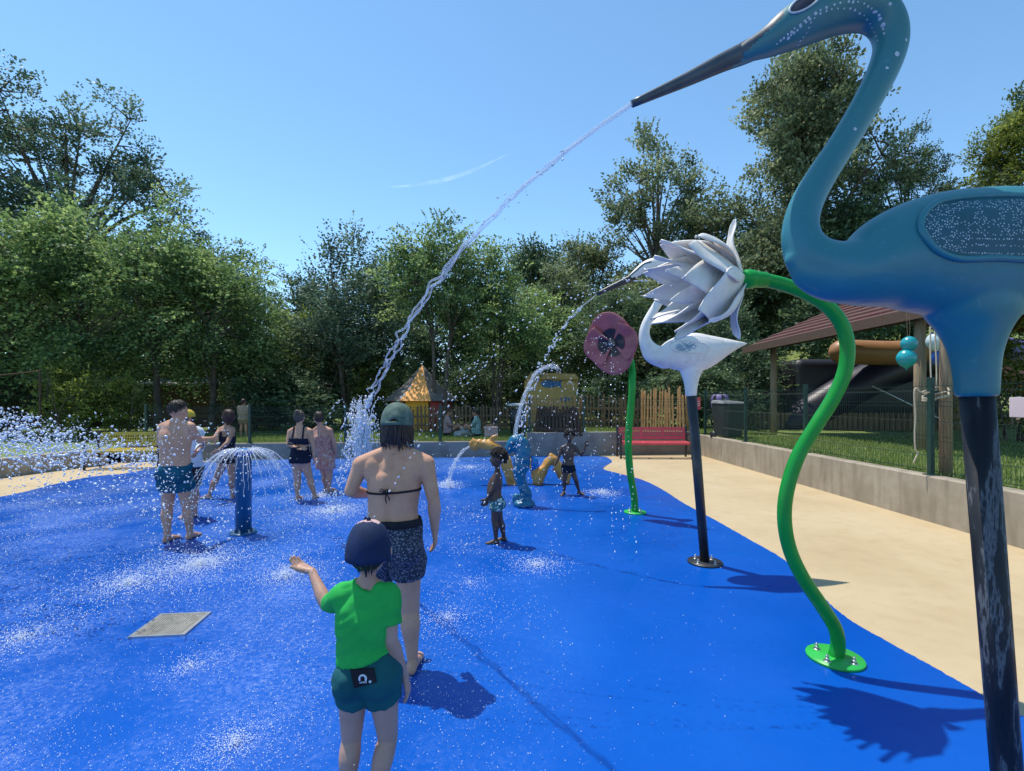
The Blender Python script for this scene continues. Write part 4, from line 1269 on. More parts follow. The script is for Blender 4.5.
H_DARK = hairm('dark_hair', (.012, .008, .006), (.036, .023, .017)); H_BROWN = hairm('brown_hair', (.03, .017, .01), (.07, .04, .025))
H_GREYB = hairm('ash_brown_hair', (.075, .055, .04), (.13, .10, .075)); H_REDD = hairm('auburn_hair', (.045, .018, .014), (.09, .04, .03))


def fabric(name, c, c2=None, scale=6, bump=.25, bscale=22, rough=.8):
    m = mat(name, c, rough, Specular_IOR_Level=.25); t = NT(m); v = t.coord()
    c2 = c2 or tuple(q * .78 for q in c)
    t.base(t.ramp(t.noise(v, scale, 5), [(.35, c2), (.65, c)]))
    ad = t.n('ShaderNodeMath', operation='MULTIPLY_ADD'); t.l(t.noise(v, bscale, 4), ad.inputs[0]); ad.inputs[1].default_value = 1.0
    t.l(t.noise(v, 420, 2), ad.inputs[2]); t.bump(ad.outputs[0], bump, .006)
    return m


class Person:
    """figure measured in the photo: joints (px, py, dy) at distance d + dy"""

    def __init__(s, label, d, foot_px, h, J, face, m_skin, hs=1.0, bulk=1.0, voxel=.01, tw=None, zb=0.0, fingers=True, curl=.5, limb=1.0, group=None, hand_dir=None, hand_n=None, toes=None, hands=True):
        s.d = d; s.h = h; s.o = Vector((at(foot_px, 0, d).x, d, zb)); s.zb = zb; s.hs = hs; s.bulk = bulk; s.limb = limb
        W = s.W
        j = {k: W(*v) for k, v in J.items()}
        for side in 'lr':                                    # feet stand on the ground
            k = 'ank_' + side
            if k in J: j[k].z = .048 * h
        s.j = j; s.face = Vector((*face, 0)).normalized() if len(face) == 2 else Vector(face).normalized()
        t = dict(hip=(.098, .066), waist=(.080, .056), chest=(.094, .066), top=(.092, .046), crotch=(.075, .05))
        t.update(tw or {}); s.tw = {k: (a * h * bulk, b * h * bulk) for k, (a, b) in t.items()}
        mb = MB(); s.torso(mb); s.head(mb); fing = MB()
        for sd in 'lr':
            s.arm(mb, sd); s.leg(mb, sd, toes)
            if hands: s.hand(mb, fing, sd, curl, (hand_dir or {}).get(sd), (hand_n or {}).get(sd), fingers)
        me = remesh(mb, voxel, 4, .5)
        # spine furrow and slight asymmetry of the back
        me.update(); vv, ff = mesh_np(me); nn = np.empty(len(vv) * 3); me.vertices.foreach_get('normal', nn); nn = nn.reshape(-1, 3)
        sh, hp = s.axis(); bk = -np.array(s.bodyfront()); w0, n0 = np.array(s.j['waist']), np.array(s.j['neck'])
        f_ = np.clip((vv[:, 2] - w0[2]) / (n0[2] - w0[2]), -.35, 1); cl = w0[None] + (n0 - w0)[None] * f_[:, None]
        dx = (vv - cl) @ np.array((sh + hp).normalized()); ok = (nn @ bk > .35) & (vv[:, 2] > w0[2] - .06 * h) & (vv[:, 2] < n0[2] - .01 * h)
        amt = np.where(ok, -.0062 * h * np.exp(-(dx / (.012 * h)) ** 2) + .0022 * h * np.exp(-((np.abs(dx) - .028 * h) / (.014 * h)) ** 2), 0)
        vv = vv + nn * amt[:, None]; me.vertices.foreach_set('co', vv.ravel()); me.update()
        s.bvh = bvh_of(me)
        s.bv, s.bf = mesh_np(me)
        if fing.v: me = join_np(me, fing)
        s.ob = put('person', me, m_skin); s.ob.location = s.o
        tag(s.ob, label, 'person', group)

    def W(s, px, py, dy=0):
        return at(px, py, s.d + dy) - s.o

    # ---- pieces
    def axis(s):
        j = s.j
        sh = (j['sho_r'] - j['sho_l']).normalized(); hp = (j['hip_r'] - j['hip_l']).normalized()
        return sh, hp

    def torso_rows(s, k=1.0, add=0.0):
        j = s.j; sh, hp = s.axis(); tw = s.tw; h = s.h
        pel = (j['hip_l'] + j['hip_r']) / 2 + Vector((0, 0, .025 * h)); cro = (j['hip_l'] + j['hip_r']) / 2 - Vector((0, 0, .028 * h))
        shm = (j['sho_l'] + j['sho_r']) / 2
        rows = [(cro, tw['crotch'], hp), (pel, tw['hip'], hp), (j['waist'], tw['waist'], (hp + sh) / 2), (j['chest'], tw['chest'], sh),
                (shm - (shm - j['chest']) * .18, tw['top'], sh)]
        return [(p, (a * k + add, b * k + add), q) for p, (a, b), q in rows]

    def torso(s, mb):
        R = s.torso_rows(); j = s.j; sh, hp = s.axis(); h = s.h
        mb.loft([r[0] for r in R], [r[1] for r in R], n=24, sides=[tuple(r[2]) for r in R], sub=4)
        shm = (j['sho_l'] + j['sho_r']) / 2; nb = j['neck']; hd = j['head']
        nr = .030 * h * (1.0 if s.hs < 1.15 else .86)
        mb.loft([shm - (nb - shm) * .3, nb + (shm - nb) * .25, nb + (hd - nb) * .25, hd - (hd - nb) * .2], [nr * 1.75, nr * 1.25, nr, nr * .95], n=16, sub=3)
        for sd in 'lr':                                       # trapezius / shoulder caps
            mb.loft([nb + (hd - nb) * .12, (nb * .45 + j['sho_' + sd] * .55) + Vector((0, 0, .006 * h)), j['sho_' + sd]], [.019 * h, .027 * h * s.bulk, .034 * h * s.limb], n=14, sub=3)
            bc = -s.bodyfront()
            mb.ell(j['hip_' + sd] + bc * .030 * h + Vector((0, 0, .0 * h)), (.055 * h * s.bulk, .050 * h * s.bulk, .056 * h), 14)
            # shoulder blade
            q = j['sho_' + sd] * .62 + j['chest'] * .38 + bc * .022 * h
            mb.ell(q, (.034 * h, .022 * h, .05 * h), 12)

    def bodyfront(s):
        sh, hp = s.axis(); f = Vector((0, 0, 1)).cross(hp)
        return f.normalized()

    def head(s, mb):
        h, k = s.h, s.hs; c = s.j['head']; f = s.face
        up = (Vector((0, 0, 1)) - f * f.z).normalized(); r = f.cross(up)
        R = Matrix((r, f, up)).transposed()
        L = lambda x, y, z: c + (r * x + f * y + up * z) * h * k
        mb.ell(L(0, -.006, .012), (.047 * h * k, .057 * h * k, .056 * h * k), 20, R)
        mb.ell(L(0, .014, -.020), (.038 * h * k, .040 * h * k, .047 * h * k), 18, R)
        mb.ell(L(0, .030, -.048), (.020 * h * k, .019 * h * k, .014 * h * k), 12, R)              # chin
        mb.loft([L(0, .050, .008), L(0, .060, -.012), L(0, .052, -.020)], [.006 * h * k, .009 * h * k, .009 * h * k], n=10)   # nose
        mb.ell(L(0, .050, -.032), (.014 * h * k, .008 * h * k, .005 * h * k), 10, R)              # lips
        for q in (-1, 1):
            mb.ell(L(q * .052, .0, -.006), (.008 * h * k, .013 * h * k, .018 * h * k), 10, R)    # ears
            mb.ell(L(q * .018, .046, .010), (.014 * h * k, .007 * h * k, .005 * h * k), 8, R)    # brows
            mb.ell(L(q * .024, .036, -.016), (.015 * h * k, .012 * h * k, .012 * h * k), 10, R)  # cheeks
        s.hL = L; s.hR = R

    def arm(s, mb, sd):
        h, m = s.h, s.limb; S, E, Wr = s.j['sho_' + sd], s.j['elb_' + sd], s.j['wri_' + sd]
        A = [S, S.lerp(E, .3), S.lerp(E, .65), E]; B = [E, E.lerp(Wr, .25), E.lerp(Wr, .6), Wr]
        mb.loft(A, [.033 * h * m, .029 * h * m, .026 * h * m, .0225 * h * m], n=16, sub=3)
        mb.loft(B, [.0225 * h * m, .0245 * h * m, .0195 * h * m, .0145 * h * m], n=16, sub=3)

    def leg(s, mb, sd, toes):
        h, m = s.h, s.limb; H, K, A = s.j['hip_' + sd], s.j['kne_' + sd], s.j['ank_' + sd]
        f = s.bodyfront()
        mb.loft([H + Vector((0, 0, .01 * h)), H.lerp(K, .3), H.lerp(K, .65), K], [.052 * h * m, .050 * h * m, .042 * h * m, .034 * h * m], n=18, sub=3)
        cb = -f * .008 * h
        mb.loft([K, K.lerp(A, .28) + cb, K.lerp(A, .6) + cb * .4, A], [.033 * h * m, .036 * h * m, .027 * h * m, .0195 * h * m], n=18, sub=3)
        tf = Vector((*(toes or {}).get(sd, (f.x, f.y)), 0)).normalized(); side = tf.cross(Vector((0, 0, 1)))
        z0 = -A.z
        g = lambda y, z: Vector((A.x, A.y, 0)) + tf * y * h + Vector((0, 0, z * h))
        mb.loft([g(-.022, .020), g(.0, .030), g(.035, .026), g(.075, .017), g(.105, .012)], [(.018 * h, .018 * h), (.021 * h, .028 * h), (.023 * h, .022 * h), (.028 * h, .015 * h), (.022 * h, .010 * h)], n=14, side=tuple(side), sub=3)
        for i in range(5):
            u = (i - 2) * .0095 * h; ln = .018 if abs(i - 2) < 2 else .014
            big = 1.25 if (i == 0) == (sd == 'r') and i in (0, 4) else 1.0
            p = g(.100 - .0030 * (i if sd == 'r' else 4 - i), .010) + side * u
            mb.loft([p, p + tf * ln * h + Vector((0, 0, -.002 * h))], [.0066 * h * big, .0058 * h * big], n=8)

    def hand(s, mb, fg, sd, curl, hd, hn, fingers):
        h = s.h * (1.06 if s.hs > 1.15 else 1); E, Wr = s.j['elb_' + sd], s.j['wri_' + sd]
        d = Vector(hd).normalized() if hd else (Wr - E).normalized()
        inn = s.axis()[0] * (1 if sd == 'l' else -1)           # towards the body
        n = Vector(hn) if hn else inn                          # palm faces the thigh by default
        n = (n - d * n.dot(d)).normalized(); side = d.cross(n)  # across the palm
        fwd = side if side.dot(s.bodyfront()) > 0 else -side    # thumb side = forward when hanging
        if hn: fwd = side if side.dot(inn) < 0 else -side
        k0 = Wr + d * .052 * h
        mb.loft([Wr - d * .01 * h, Wr + d * .018 * h, k0], [(.013 * h, .011 * h), (.020 * h, .010 * h), (.022 * h, .0085 * h)], n=14, side=tuple(fwd), sub=3)
        tgt = fg if fingers else mb
        for i, L in enumerate((.041, .046, .043, .034)):
            p = k0 - d * .006 * h + fwd * (.0165 - .011 * i) * h; q = d.copy(); pts = [p - d * .014 * h, p]
            for seg, f in enumerate((.44, .32, .26)):
                q = (q * math.cos(curl * .6) + n * math.sin(curl * .6)).normalized(); p = p + q * L * h * f; pts.append(p)
            tgt.loft(pts, [.0058 * h, .0060 * h, .0056 * h, .0052 * h, .0044 * h], n=10, sub=2)
        p = Wr + d * .014 * h + fwd * .014 * h; q = (d * .62 + fwd * .66 + n * .25).normalized(); p1 = p + q * .026 * h; q2 = (q * .7 + d * .6 + n * .15).normalized()
        tgt.loft([p - q * .006 * h, p1, p1 + q2 * .024 * h], [.0085 * h, .0072 * h, .0056 * h], n=10, sub=3)

    # ---- garments
    def from_skin(s, name, pred, m, off=.006, label=None):
        """close-fitting garment: the part of the skin where pred(p) holds, pushed out"""
        v, f = s.bv, s.bf
        me = bpy.data.meshes.new('t'); me.from_pydata([tuple(p) for p in v], [], f); me.update()
        n = np.empty(len(v) * 3); me.vertices.foreach_get('normal', n); n = n.reshape(-1, 3); bpy.data.meshes.remove(me)
        keep = [q for q in f if pred(Vector(np.mean(v[list(q)], axis=0)))]
        idx = sorted({i for q in keep for i in q}); mp = {i: k for k, i in enumerate(idx)}
        mb = MB(); mb.add([v[i] + n[i] * off for i in idx], [tuple(mp[i] for i in q) for q in keep])
        o = mb.build(name, m, s.ob)
        z = o.modifiers.new('s', 'SOLIDIFY'); z.thickness = off * .8; z.offset = 0
        if label: o['label'] = label
        return o

    def shorts(s, m, hem, top=None, grow=1.10, flare=1.22, voxel=.01, name='shorts', wr=.010, lift=0.0, seed=1.0):
        h, j = s.h, s.j; sh, hp = s.axis(); mb = MB(); R = s.torso_rows(grow)
        pel, wst = R[1], R[2]
        tp = pel[0].lerp(wst[0], top if top is not None else .45) ; tf = top if top is not None else .45
        tr = tuple(pel[1][i] * (1 - tf) + wst[1][i] * tf for i in (0, 1))
        mb.loft([R[0][0], pel[0], tp], [R[0][1], pel[1], tr], n=24, sides=[tuple(hp)] * 3, sub=3, cap='flat')
        for sd in 'lr':
            H, K = j['hip_' + sd], j['kne_' + sd]; e = H.lerp(K, hem)
            mb.loft([H + Vector((0, 0, .03 * h)), H, H.lerp(K, hem * .6), e], [.055 * h * s.bulk * grow, .058 * h * s.bulk * grow, .052 * h * grow * flare * s.limb, .050 * h * grow * flare * s.limb], n=20, side=tuple(hp), sub=3, cap='flat')
            mb.ell(H - s.bodyfront() * .033 * h, (.067 * h * s.bulk, .064 * h * s.bulk, .070 * h), 14)
        me = remesh(mb, voxel, 4, .5); displace(me, wr * .5, 22 / h, seed); displace(me, wr, 9 / h, seed + 3)
        s.gb = bvh_of(me)
        return put(name, me, m, s.ob)

    def band(s, name, z0, z1, m, off=.006, bvh=None, tilt=0.0, n=48, c=None):
        """strip wrapped round the torso"""
        c = c or s.j['waist']; bv = bvh or s.bvh; vs = []; ok = True
        for k in range(n):
            a = 2 * math.pi * k / n; dr = Vector((math.cos(a), math.sin(a), 0))
            for z in (z0, z1):
                zz = z + tilt * math.cos(a)
                h = bv.ray_cast(Vector((c.x, c.y, zz)), dr)
                p = h[0] + dr * off if h[0] is not None else Vector((c.x, c.y, zz)) + dr * .15
                vs.append(p)
        fs = [(2 * k, 2 * ((k + 1) % n), 2 * ((k + 1) % n) + 1, 2 * k + 1) for k in range(n)]
        mb = MB(); mb.add(vs, fs); o = mb.build(name, m, s.ob)
        z = o.modifiers.new('s', 'SOLIDIFY'); z.thickness = .006; z.offset = 0
        return o

    def strand_hair(s, name, m, back=.06, low=-.03, front=.02, n=900, seed=2, ln=.05, wave=.004, thick=.0022, cover=True, rad=1.10):
        """cap of hair: shell plus many short locks lying over the skull"""
        r = random.Random(seed); h, k = s.h, s.hs; L = s.hL; mb = MB()
        def sk(th, ph, q=rad):          # skull surface point; th=0 front, ph elevation
            return L(.047 * q * math.sin(th) * math.cos(ph), -.006 + .057 * q * math.cos(th) * math.cos(ph), .012 + .058 * q * math.sin(ph))
        def edge(th):                    # hairline elevation
            f = (1 + math.cos(th)) / 2
            return low * 20 * (1 - f) + .55 * f ** 2 + (front * 10) * f
        if cover:
            vs = []; N = 28; K = 10
            for i in range(N):
                th = 2 * math.pi * i / N; e = edge(th)
                for q in range(K + 1): vs.append(sk(th, e + (math.pi / 2 - e) * q / K, rad * (.985 if q else .93)))
            fs = [(i * (K + 1) + q, ((i + 1) % N) * (K + 1) + q, ((i + 1) % N) * (K + 1) + q + 1, i * (K + 1) + q + 1) for i in range(N) for q in range(K)]
            mb.add(vs, fs)
        for i in range(n):
            th = r.uniform(-math.pi, math.pi); e = edge(th); ph = e + (math.pi / 2 - e) * (1 - math.sqrt(r.random()) * .98)
            p = sk(th, ph, rad * r.uniform(.97, 1.03)); dph = -ln / .055 * r.uniform(.6, 1.2); pts = []
            for q in range(5):
                f = q / 4; th2 = th + wave * 20 * math.sin(f * 5 + i) * .3
                pts.append(sk(th2, ph + dph * f, rad * (1 + .03 * math.sin(f * math.pi))) if ph + dph * f > -1.2 else pts[-1] + Vector((0, 0, -ln * h * .2)))
            mb.loft(pts, [thick * h * .6, thick * h, thick * h, thick * h * .7, thick * h * .2], n=4, cap=None)
        return mb.build(name, m, s.ob)

    def cap_hat(s, m, brim=True, rad=1.14, tilt=-.1, m_btn=None, closure=False, low=.012):
        L = s.hL; h, k = s.h, s.hs; mb = MB(); N = 48; K = 12; vs = []
        Rt = lambda x, y, z: L(x, y * math.cos(tilt) - (z) * math.sin(tilt), y * math.sin(tilt) + z * math.cos(tilt))
        for i in range(N):
            th = 2 * math.pi * i / N; seam = 1 - .012 * max(0, 1 - abs(((th / (math.pi / 3)) % 1) - .5) * -2 - 1) 
            sm = 1 - .014 * math.exp(-(((th / (math.pi / 3) + .5) % 1 - .5) / .06) ** 2)
            for q in range(K + 1):
                ph = (math.pi / 2) * q / K
                if closure and q < 4 and abs(((th - math.pi + math.pi) % (2 * math.pi)) - math.pi) < .42:
                    lift = (1 - (abs(((th) % (2 * math.pi)) - math.pi) / .42) ** 2) * .022 * (1 - q / 4)
                else: lift = 0
                w = 1 + .012 * noise.noise(Vector((math.cos(th) * 3, math.sin(th) * 3, ph * 3 + h)))
                vs.append(Rt(.049 * rad * sm * w * math.sin(th) * math.cos(ph) ** .72, -.006 + .059 * rad * sm * w * math.cos(th) * math.cos(ph) ** .72, low + lift + (.066 * rad - low) * w * math.sin(ph)))
        fs = [(i * (K + 1) + q, ((i + 1) % N) * (K + 1) + q, ((i + 1) % N) * (K + 1) + q + 1, i * (K + 1) + q + 1) for i in range(N) for q in range(K)]
        mb.add(vs, fs); o = mb.build('cap', m, s.ob)
        z = o.modifiers.new('s', 'SOLIDIFY'); z.thickness = .004; z.offset = 1
        mb = MB(); mb.ell(Rt(0, -.006, .066 * rad + .003), (.006 * h * k,) * 3, 10); mb.build('button', m_btn or m, o)
        if brim:
            vs = []; A_, B_ = 16, 5
            for a in range(A_ + 1):
                th = (a / A_ * 2 - 1) * 1.15
                for b in range(B_ + 1):
                    f = b / B_; e = .05 * f * math.cos(th * .95) ** .6 if math.cos(th * .95) > 0 else 0
                    vs.append(Rt(.049 * rad * math.sin(th) * (1 + .02 * f), -.006 + .059 * rad * math.cos(th) + e, low + .001 - .012 * f * abs(math.sin(th)) ** 1.5 - .010 * f))
            mb = MB(); mb.add(vs, [(a * (B_ + 1) + b, (a + 1) * (B_ + 1) + b, (a + 1) * (B_ + 1) + b + 1, a * (B_ + 1) + b + 1) for a in range(A_) for b in range(B_)])
            q = mb.build('brim', m, o); z = q.modifiers.new('s', 'SOLIDIFY'); z.thickness = .005
        if closure:
            pts = [Rt(.049 * rad * math.sin(th) * 1.01, -.006 + .059 * rad * math.cos(th) * 1.01, low + .005) for th in np.linspace(math.pi - .5, math.pi + .5, 9)]
            mb = MB(); mb.loft(pts, [(.006 * h, .002 * h)] * 9, n=8, side=(0, 0, 1)); mb.build('strap', m, o)
        return o

    def eyes(s):
        for q in (-1, 1):
            mb = MB(); mb.ell(s.hL(q * .0185, .0485, .001), (.0062 * s.h * s.hs, .004 * s.h * s.hs, .0045 * s.h * s.hs), 10, s.hR); e = mb.build('eye', mat('eye_white', (.6, .58, .55), .2), s.ob)
            mb = MB(); mb.ell(s.hL(q * .0185, .0520, .001), (.0028 * s.h * s.hs, .0014 * s.h * s.hs, .0030 * s.h * s.hs), 8, s.hR); mb.build('iris', mat('iris_dark', (.015, .01, .008), .1), e)


# ---------------------------------------------------------------- woman in the foreground, seen from behind
wf = Person('woman in faded green cap and dark speckled shorts walking just ahead of the boy', 2.9, 400, 1.62, dict(
    head=(397.5, 424.5, .02), neck=(396, 450, .0), sho_l=(361.5, 465, 0), sho_r=(426, 464, 0), elb_l=(350.5, 491, -.02), wri_l=(371, 494.5, .24), elb_r=(434, 502, -.02), wri_r=(435, 531, .05),
    chest=(394.5, 478, 0), waist=(393, 510, .0), hip_l=(379, 545, 0), hip_r=(407, 545, 0), kne_l=(379, 606, .22), ank_l=(373, 640, .45), kne_r=(410, 611, .02), ank_r=(412.5, 660, -.02)),
    (-.05, 1), SK_FAIR, hs=1.02, bulk=1.02, voxel=.0065, tw=dict(hip=(.103, .066), waist=(.089, .06), chest=(.098, .062), top=(.086, .042)), limb=1.0, curl=.45, hand_dir={'l': (.5, .85, .2)})
M_SPECK = mat('speckled_shorts', (.02, .03, .055), .8); t = NT(M_SPECK); v = t.coord()
vo = t.n('ShaderNodeTexVoronoi'); vo.inputs['Scale'].default_value = 75; t.l(v, vo.inputs['Vector'])
t.base(t.mix(t.ramp(vo.outputs['Distance'], [(.28, (1, 1, 1)), (.45, (0, 0, 0))]), (.018, .026, .05), (.17, .19, .25))); t.bump(t.noise(v, 26, 4), .25, .01)
M_BLK = fabric('black_fabric', (.012, .012, .016), (.02, .02, .026), 8)
wf.shorts(M_SPECK, .47, top=.62, grow=1.09, flare=1.17, voxel=.008, wr=.016)
zt = wf.W(0, 521).z
wf.band('waistband', zt - .022, zt + .022, M_BLK, .013, None, c=wf.j['waist'])
zb_ = wf.W(0, 490).z
wf.band('bikini_string', zb_ - .006, zb_ + .006, M_BLK, .003, c=wf.j['chest'], tilt=.008)
h_ = wf.bvh.ray_cast(wf.W(385, 491, -.8), wf.W(385, 491, 0) - wf.W(385, 491, -.8))[0] or wf.W(385, 491, -.12)
mb = MB(); q = .0059
for pts in ([(0, 0), (-2.6, -2.4), (-4.4, -.6), (-1.5, .3), (0, 0)], [(0, 0), (2.4, -2.2), (3.4, 0.2), (1.2, .7), (0, 0)], [(0, 0), (1.5, 4), (1.3, 8), (2.6, 11)], [(0, 0), (2.6, 3.4), (4.6, 6), (5.2, 8.4)]):
    mb.loft([h_ + Vector((x * q, -.010 - .004 * i, -y * q)) for i, (x, y) in enumerate(pts)], [(.0045, .0025)] * len(pts), n=6, sub=5)
mb.ell(h_ + Vector((0, -.012, 0)), (.010, .008, .009), 10); mb.build('bow', M_BLK, wf.ob)
# long hair below the cap
wf.strand_hair('hair', H_DARK, n=300, low=-.03, seed=5, rad=1.06)
r = random.Random(8); mb = MB()
for i in range(520):
    th = r.uniform(math.pi * .42, math.pi * 1.58); z0 = r.uniform(-.02, .03); rr = r.uniform(.98, 1.10)
    drop = r.uniform(.040, .078) * (1.0 - .14 * abs(math.sin(th * 3 + 1)))
    a = lambda f: wf.hL((.049 * rr + .006 * f) * math.sin(th + .12 * f * math.sin(f * 6 + i)), -.006 + (.060 * rr - .010 * f) * math.cos(th), z0 - drop * f)
    pts = [a(f) for f in (0, .25, .5, .75, 1)]
    mb.loft(pts, [.0035, .0052, .0052, .0042, .0008], n=5, cap=None)
mb.build('long_hair', H_DARK, wf.ob)
M_CAPG = fabric('faded_green_cap', (.125, .185, .155), (.065, .11, .09), 26, .3, 40)
wf.cap_hat(M_CAPG, True, 1.19, -.12, closure=True, low=-.006)

# ---------------------------------------------------------------- boy in the foreground
by = Person('boy in navy cap, green t-shirt and teal shorts holding out one hand', 1.9, 362, 1.15, dict(
    head=(369, 550, .0), neck=(367.5, 583, .0), sho_l=(343, 596, 0), sho_r=(389.5, 598, 0), elb_l=(326.5, 605, .11), wri_l=(311.5, 571, .20), elb_r=(391, 640, -.02), wri_r=(405, 676, .04),
    chest=(365.5, 612, 0), waist=(363.5, 644, .0), hip_l=(353.5, 674, 0), hip_r=(381.5, 674, 0), kne_l=(351.5, 738, .03), ank_l=(347, 800, -.02), kne_r=(388, 738, .05), ank_r=(371, 800, -.06)),
    (-.08, 1), SK_BOY, hs=1.30, bulk=1.06, voxel=.0055, tw=dict(hip=(.096, .072), waist=(.082, .062), chest=(.092, .064), top=(.083, .046)), limb=1.0, curl=.45,
    hand_dir={'l': (-.85, .25, .25), 'r': (.2, .1, -1)}, hand_n={'l': (.1, -.1, 1)})
M_GTS = fabric('green_tshirt', (.024, .43, .075), (.016, .34, .055), 4, .3, 14)
R = by.torso_rows(1.06); mb = MB(); sh, hp = by.axis(); h = by.h
rows = [(R[1][0].lerp(R[2][0], .52), (.095 * h, .084 * h)), (R[2][0], (.090 * h, .074 * h)), (R[3][0], (.097 * h, .074 * h)), (R[4][0], (.090 * h, .058 * h)), ((by.j['sho_l'] + by.j['sho_r']) / 2 + Vector((0, 0, .028 * h)), (.06 * h, .045 * h)), (by.j['neck'] + Vector((0, 0, -.010)), (.040 * h, .040 * h))]
mb.loft([q[0] for q in rows], [q[1] for q in rows], n=28, side=tuple(sh), sub=4, cap='flat')
for sd in 'lr':
    S, E = by.j['sho_' + sd], by.j['elb_' + sd]
    e = S.lerp(E, .62 if sd == 'r' else .74)
    mb.loft([S + (by.j['neck'] - S) * .45 + Vector((0, 0, -.004)), S + Vector((0, 0, .004)), S.lerp(E, .35), e], [.034 * h, .040 * h, .037 * h, .039 * h], n=18, sub=3, cap='flat')
    q = S * .7 + by.j['chest'] * .3 - by.bodyfront() * .012; mb.ell(q, (.05 * h, .035 * h, .07 * h), 14)
me = remesh(mb, .0065, 4, .5)
displace(me, .0055, 16, 2.0); displace(me, .007, 7, 5.0)
vv, ff = mesh_np(me); nn = np.empty(len(vv) * 3); me.vertices.foreach_get('normal', nn); nn = nn.reshape(-1, 3)
for i in range(len(vv)):
    x, y, z = vv[i]; k = noise.noise(Vector((x * 9 + z * 5, y * 7, z * 24 - x * 14)))
    vv[i] += nn[i] * .0085 * (abs(k) + .08)
me.vertices.foreach_set('co', vv.ravel()); me.update()
put('t_shirt', me, M_GTS, by.ob)
M_TEALS = fabric('teal_shorts', (.008, .105, .115), (.006, .075, .085), 5, .3, 15)
by.shorts(M_TEALS, .38, top=.72, grow=1.06, flare=1.15, voxel=.0075, wr=.016, seed=4)
# patch pocket with horseshoe emblem, laid on the shorts
def on_shorts(px, py, off):
    o = by.W(px, py, -.8); h2 = by.gb.ray_cast(o, by.W(px, py, 0) - o)
    return (h2[0] if h2[0] is not None else by.W(px, py, -.1)) + Vector((0, -off, 0))
def decal(name, outline_fn, nu, nv, m, off, parent):
    vs = [on_shorts(*outline_fn(i / nu, j / nv), off) for i in range(nu + 1) for j in range(nv + 1)]
    mb = MB(); mb.add(vs, [(i * (nv + 1) + j, (i + 1) * (nv + 1) + j, (i + 1) * (nv + 1) + j + 1, i * (nv + 1) + j + 1) for i in range(nu) for j in range(nv)])
    o = mb.build(name, m, parent); z = o.modifiers.new('s', 'SOLIDIFY'); z.thickness = .002; z.offset = 0; return o
def quad_map(c):
    def f(u, v):
        a = [c[0][k] * (1 - u) + c[1][k] * u for k in (0, 1)]; b = [c[3][k] * (1 - u) + c[2][k] * u for k in (0, 1)]
        return (a[0] * (1 - v) + b[0] * v, a[1] * (1 - v) + b[1] * v)
    return f
pk = decal('pocket', quad_map([(350.5, 668.5), (374.5, 667), (377, 682), (354.5, 687.5)]), 10, 8, M_BLK, .004, by.ob)
M_EMB = fabric('emblem_white', (.75, .77, .8), (.6, .62, .66), 10, .1)
def arch(u, v):
    a = math.pi * (-.22 + 1.44 * u); rr = 4.3 - 1.9 * v
    return (363.2 + rr * math.cos(a), 677.6 - rr * math.sin(a) * 1.0)
decal('emblem', arch, 18, 2, M_EMB, .0065, pk)
for k in range(5):
    decal('emblem_letter', quad_map([(360.2 + k * 1.5, 680.9 - k * .12), (361.1 + k * 1.5, 680.8 - k * .12), (361.1 + k * 1.5, 682.3 - k * .12), (360.2 + k * 1.5, 682.4 - k * .12)]), 1, 1, M_EMB, .0065, pk)
decal('emblem_dot', lambda u, v: (370.6 + 1.4 * v * math.cos(2 * math.pi * u), 680.6 + 1.4 * v * math.sin(2 * math.pi * u)), 12, 1, M_EMB, .0065, pk)
by.strand_hair('hair', H_DARK, n=420, low=-.035, seed=6, rad=1.05, ln=.05)
M_CAPN = fabric('navy_cap', (.012, .028, .085), (.009, .02, .06), 10, .25, 40)
cp = by.cap_hat(M_CAPN, True, 1.18, -.02, low=-.016)
cp.data.materials.append(fabric('cap_top_patch', (.55, .38, .36), (.5, .33, .33), 10, .2))
for p in cp.data.polygons:
    lc = Vector(p.center); q = (lc - by.j['head'])
    if q.z > .078 and q.y > -.02 and abs(q.x) < .04: p.material_index = 1

# ---------------------------------------------------------------- man from behind
mn = Person('shirtless man in blue swim shorts standing in the spray, seen from behind', 5.5, 178, 1.63, dict(
    head=(178.5, 411, .02), neck=(177, 421, 0), sho_l=(162.5, 428, 0), sho_r=(190.5, 427, 0), elb_l=(160, 443, .10), wri_l=(166, 446, .3), elb_r=(199, 440.5, .12), wri_r=(212, 438.5, .32),
    chest=(175.5, 437, 0), waist=(175, 455, 0), hip_l=(169.5, 473, 0), hip_r=(182, 473, 0), kne_l=(167.5, 508, .05), ank_l=(167, 535, 0), kne_r=(188, 508, .08), ank_r=(190, 535, .12)),
    (.35, 1), SK_FAIR, hs=1.06, bulk=1.03, voxel=.011, tw=dict(hip=(.098, .074), waist=(.094, .072), chest=(.103, .078), top=(.098, .055)), limb=1.02)
mn.shorts(fabric('blue_swim_shorts', (.006, .095, .155), (.004, .065, .11)), .48, top=.35, grow=1.10, flare=1.18, voxel=.012, wr=.02)
mn.strand_hair('hair', H_DARK, n=600, low=-.012, front=.035, ln=.022, seed=3, rad=1.045, thick=.0014)

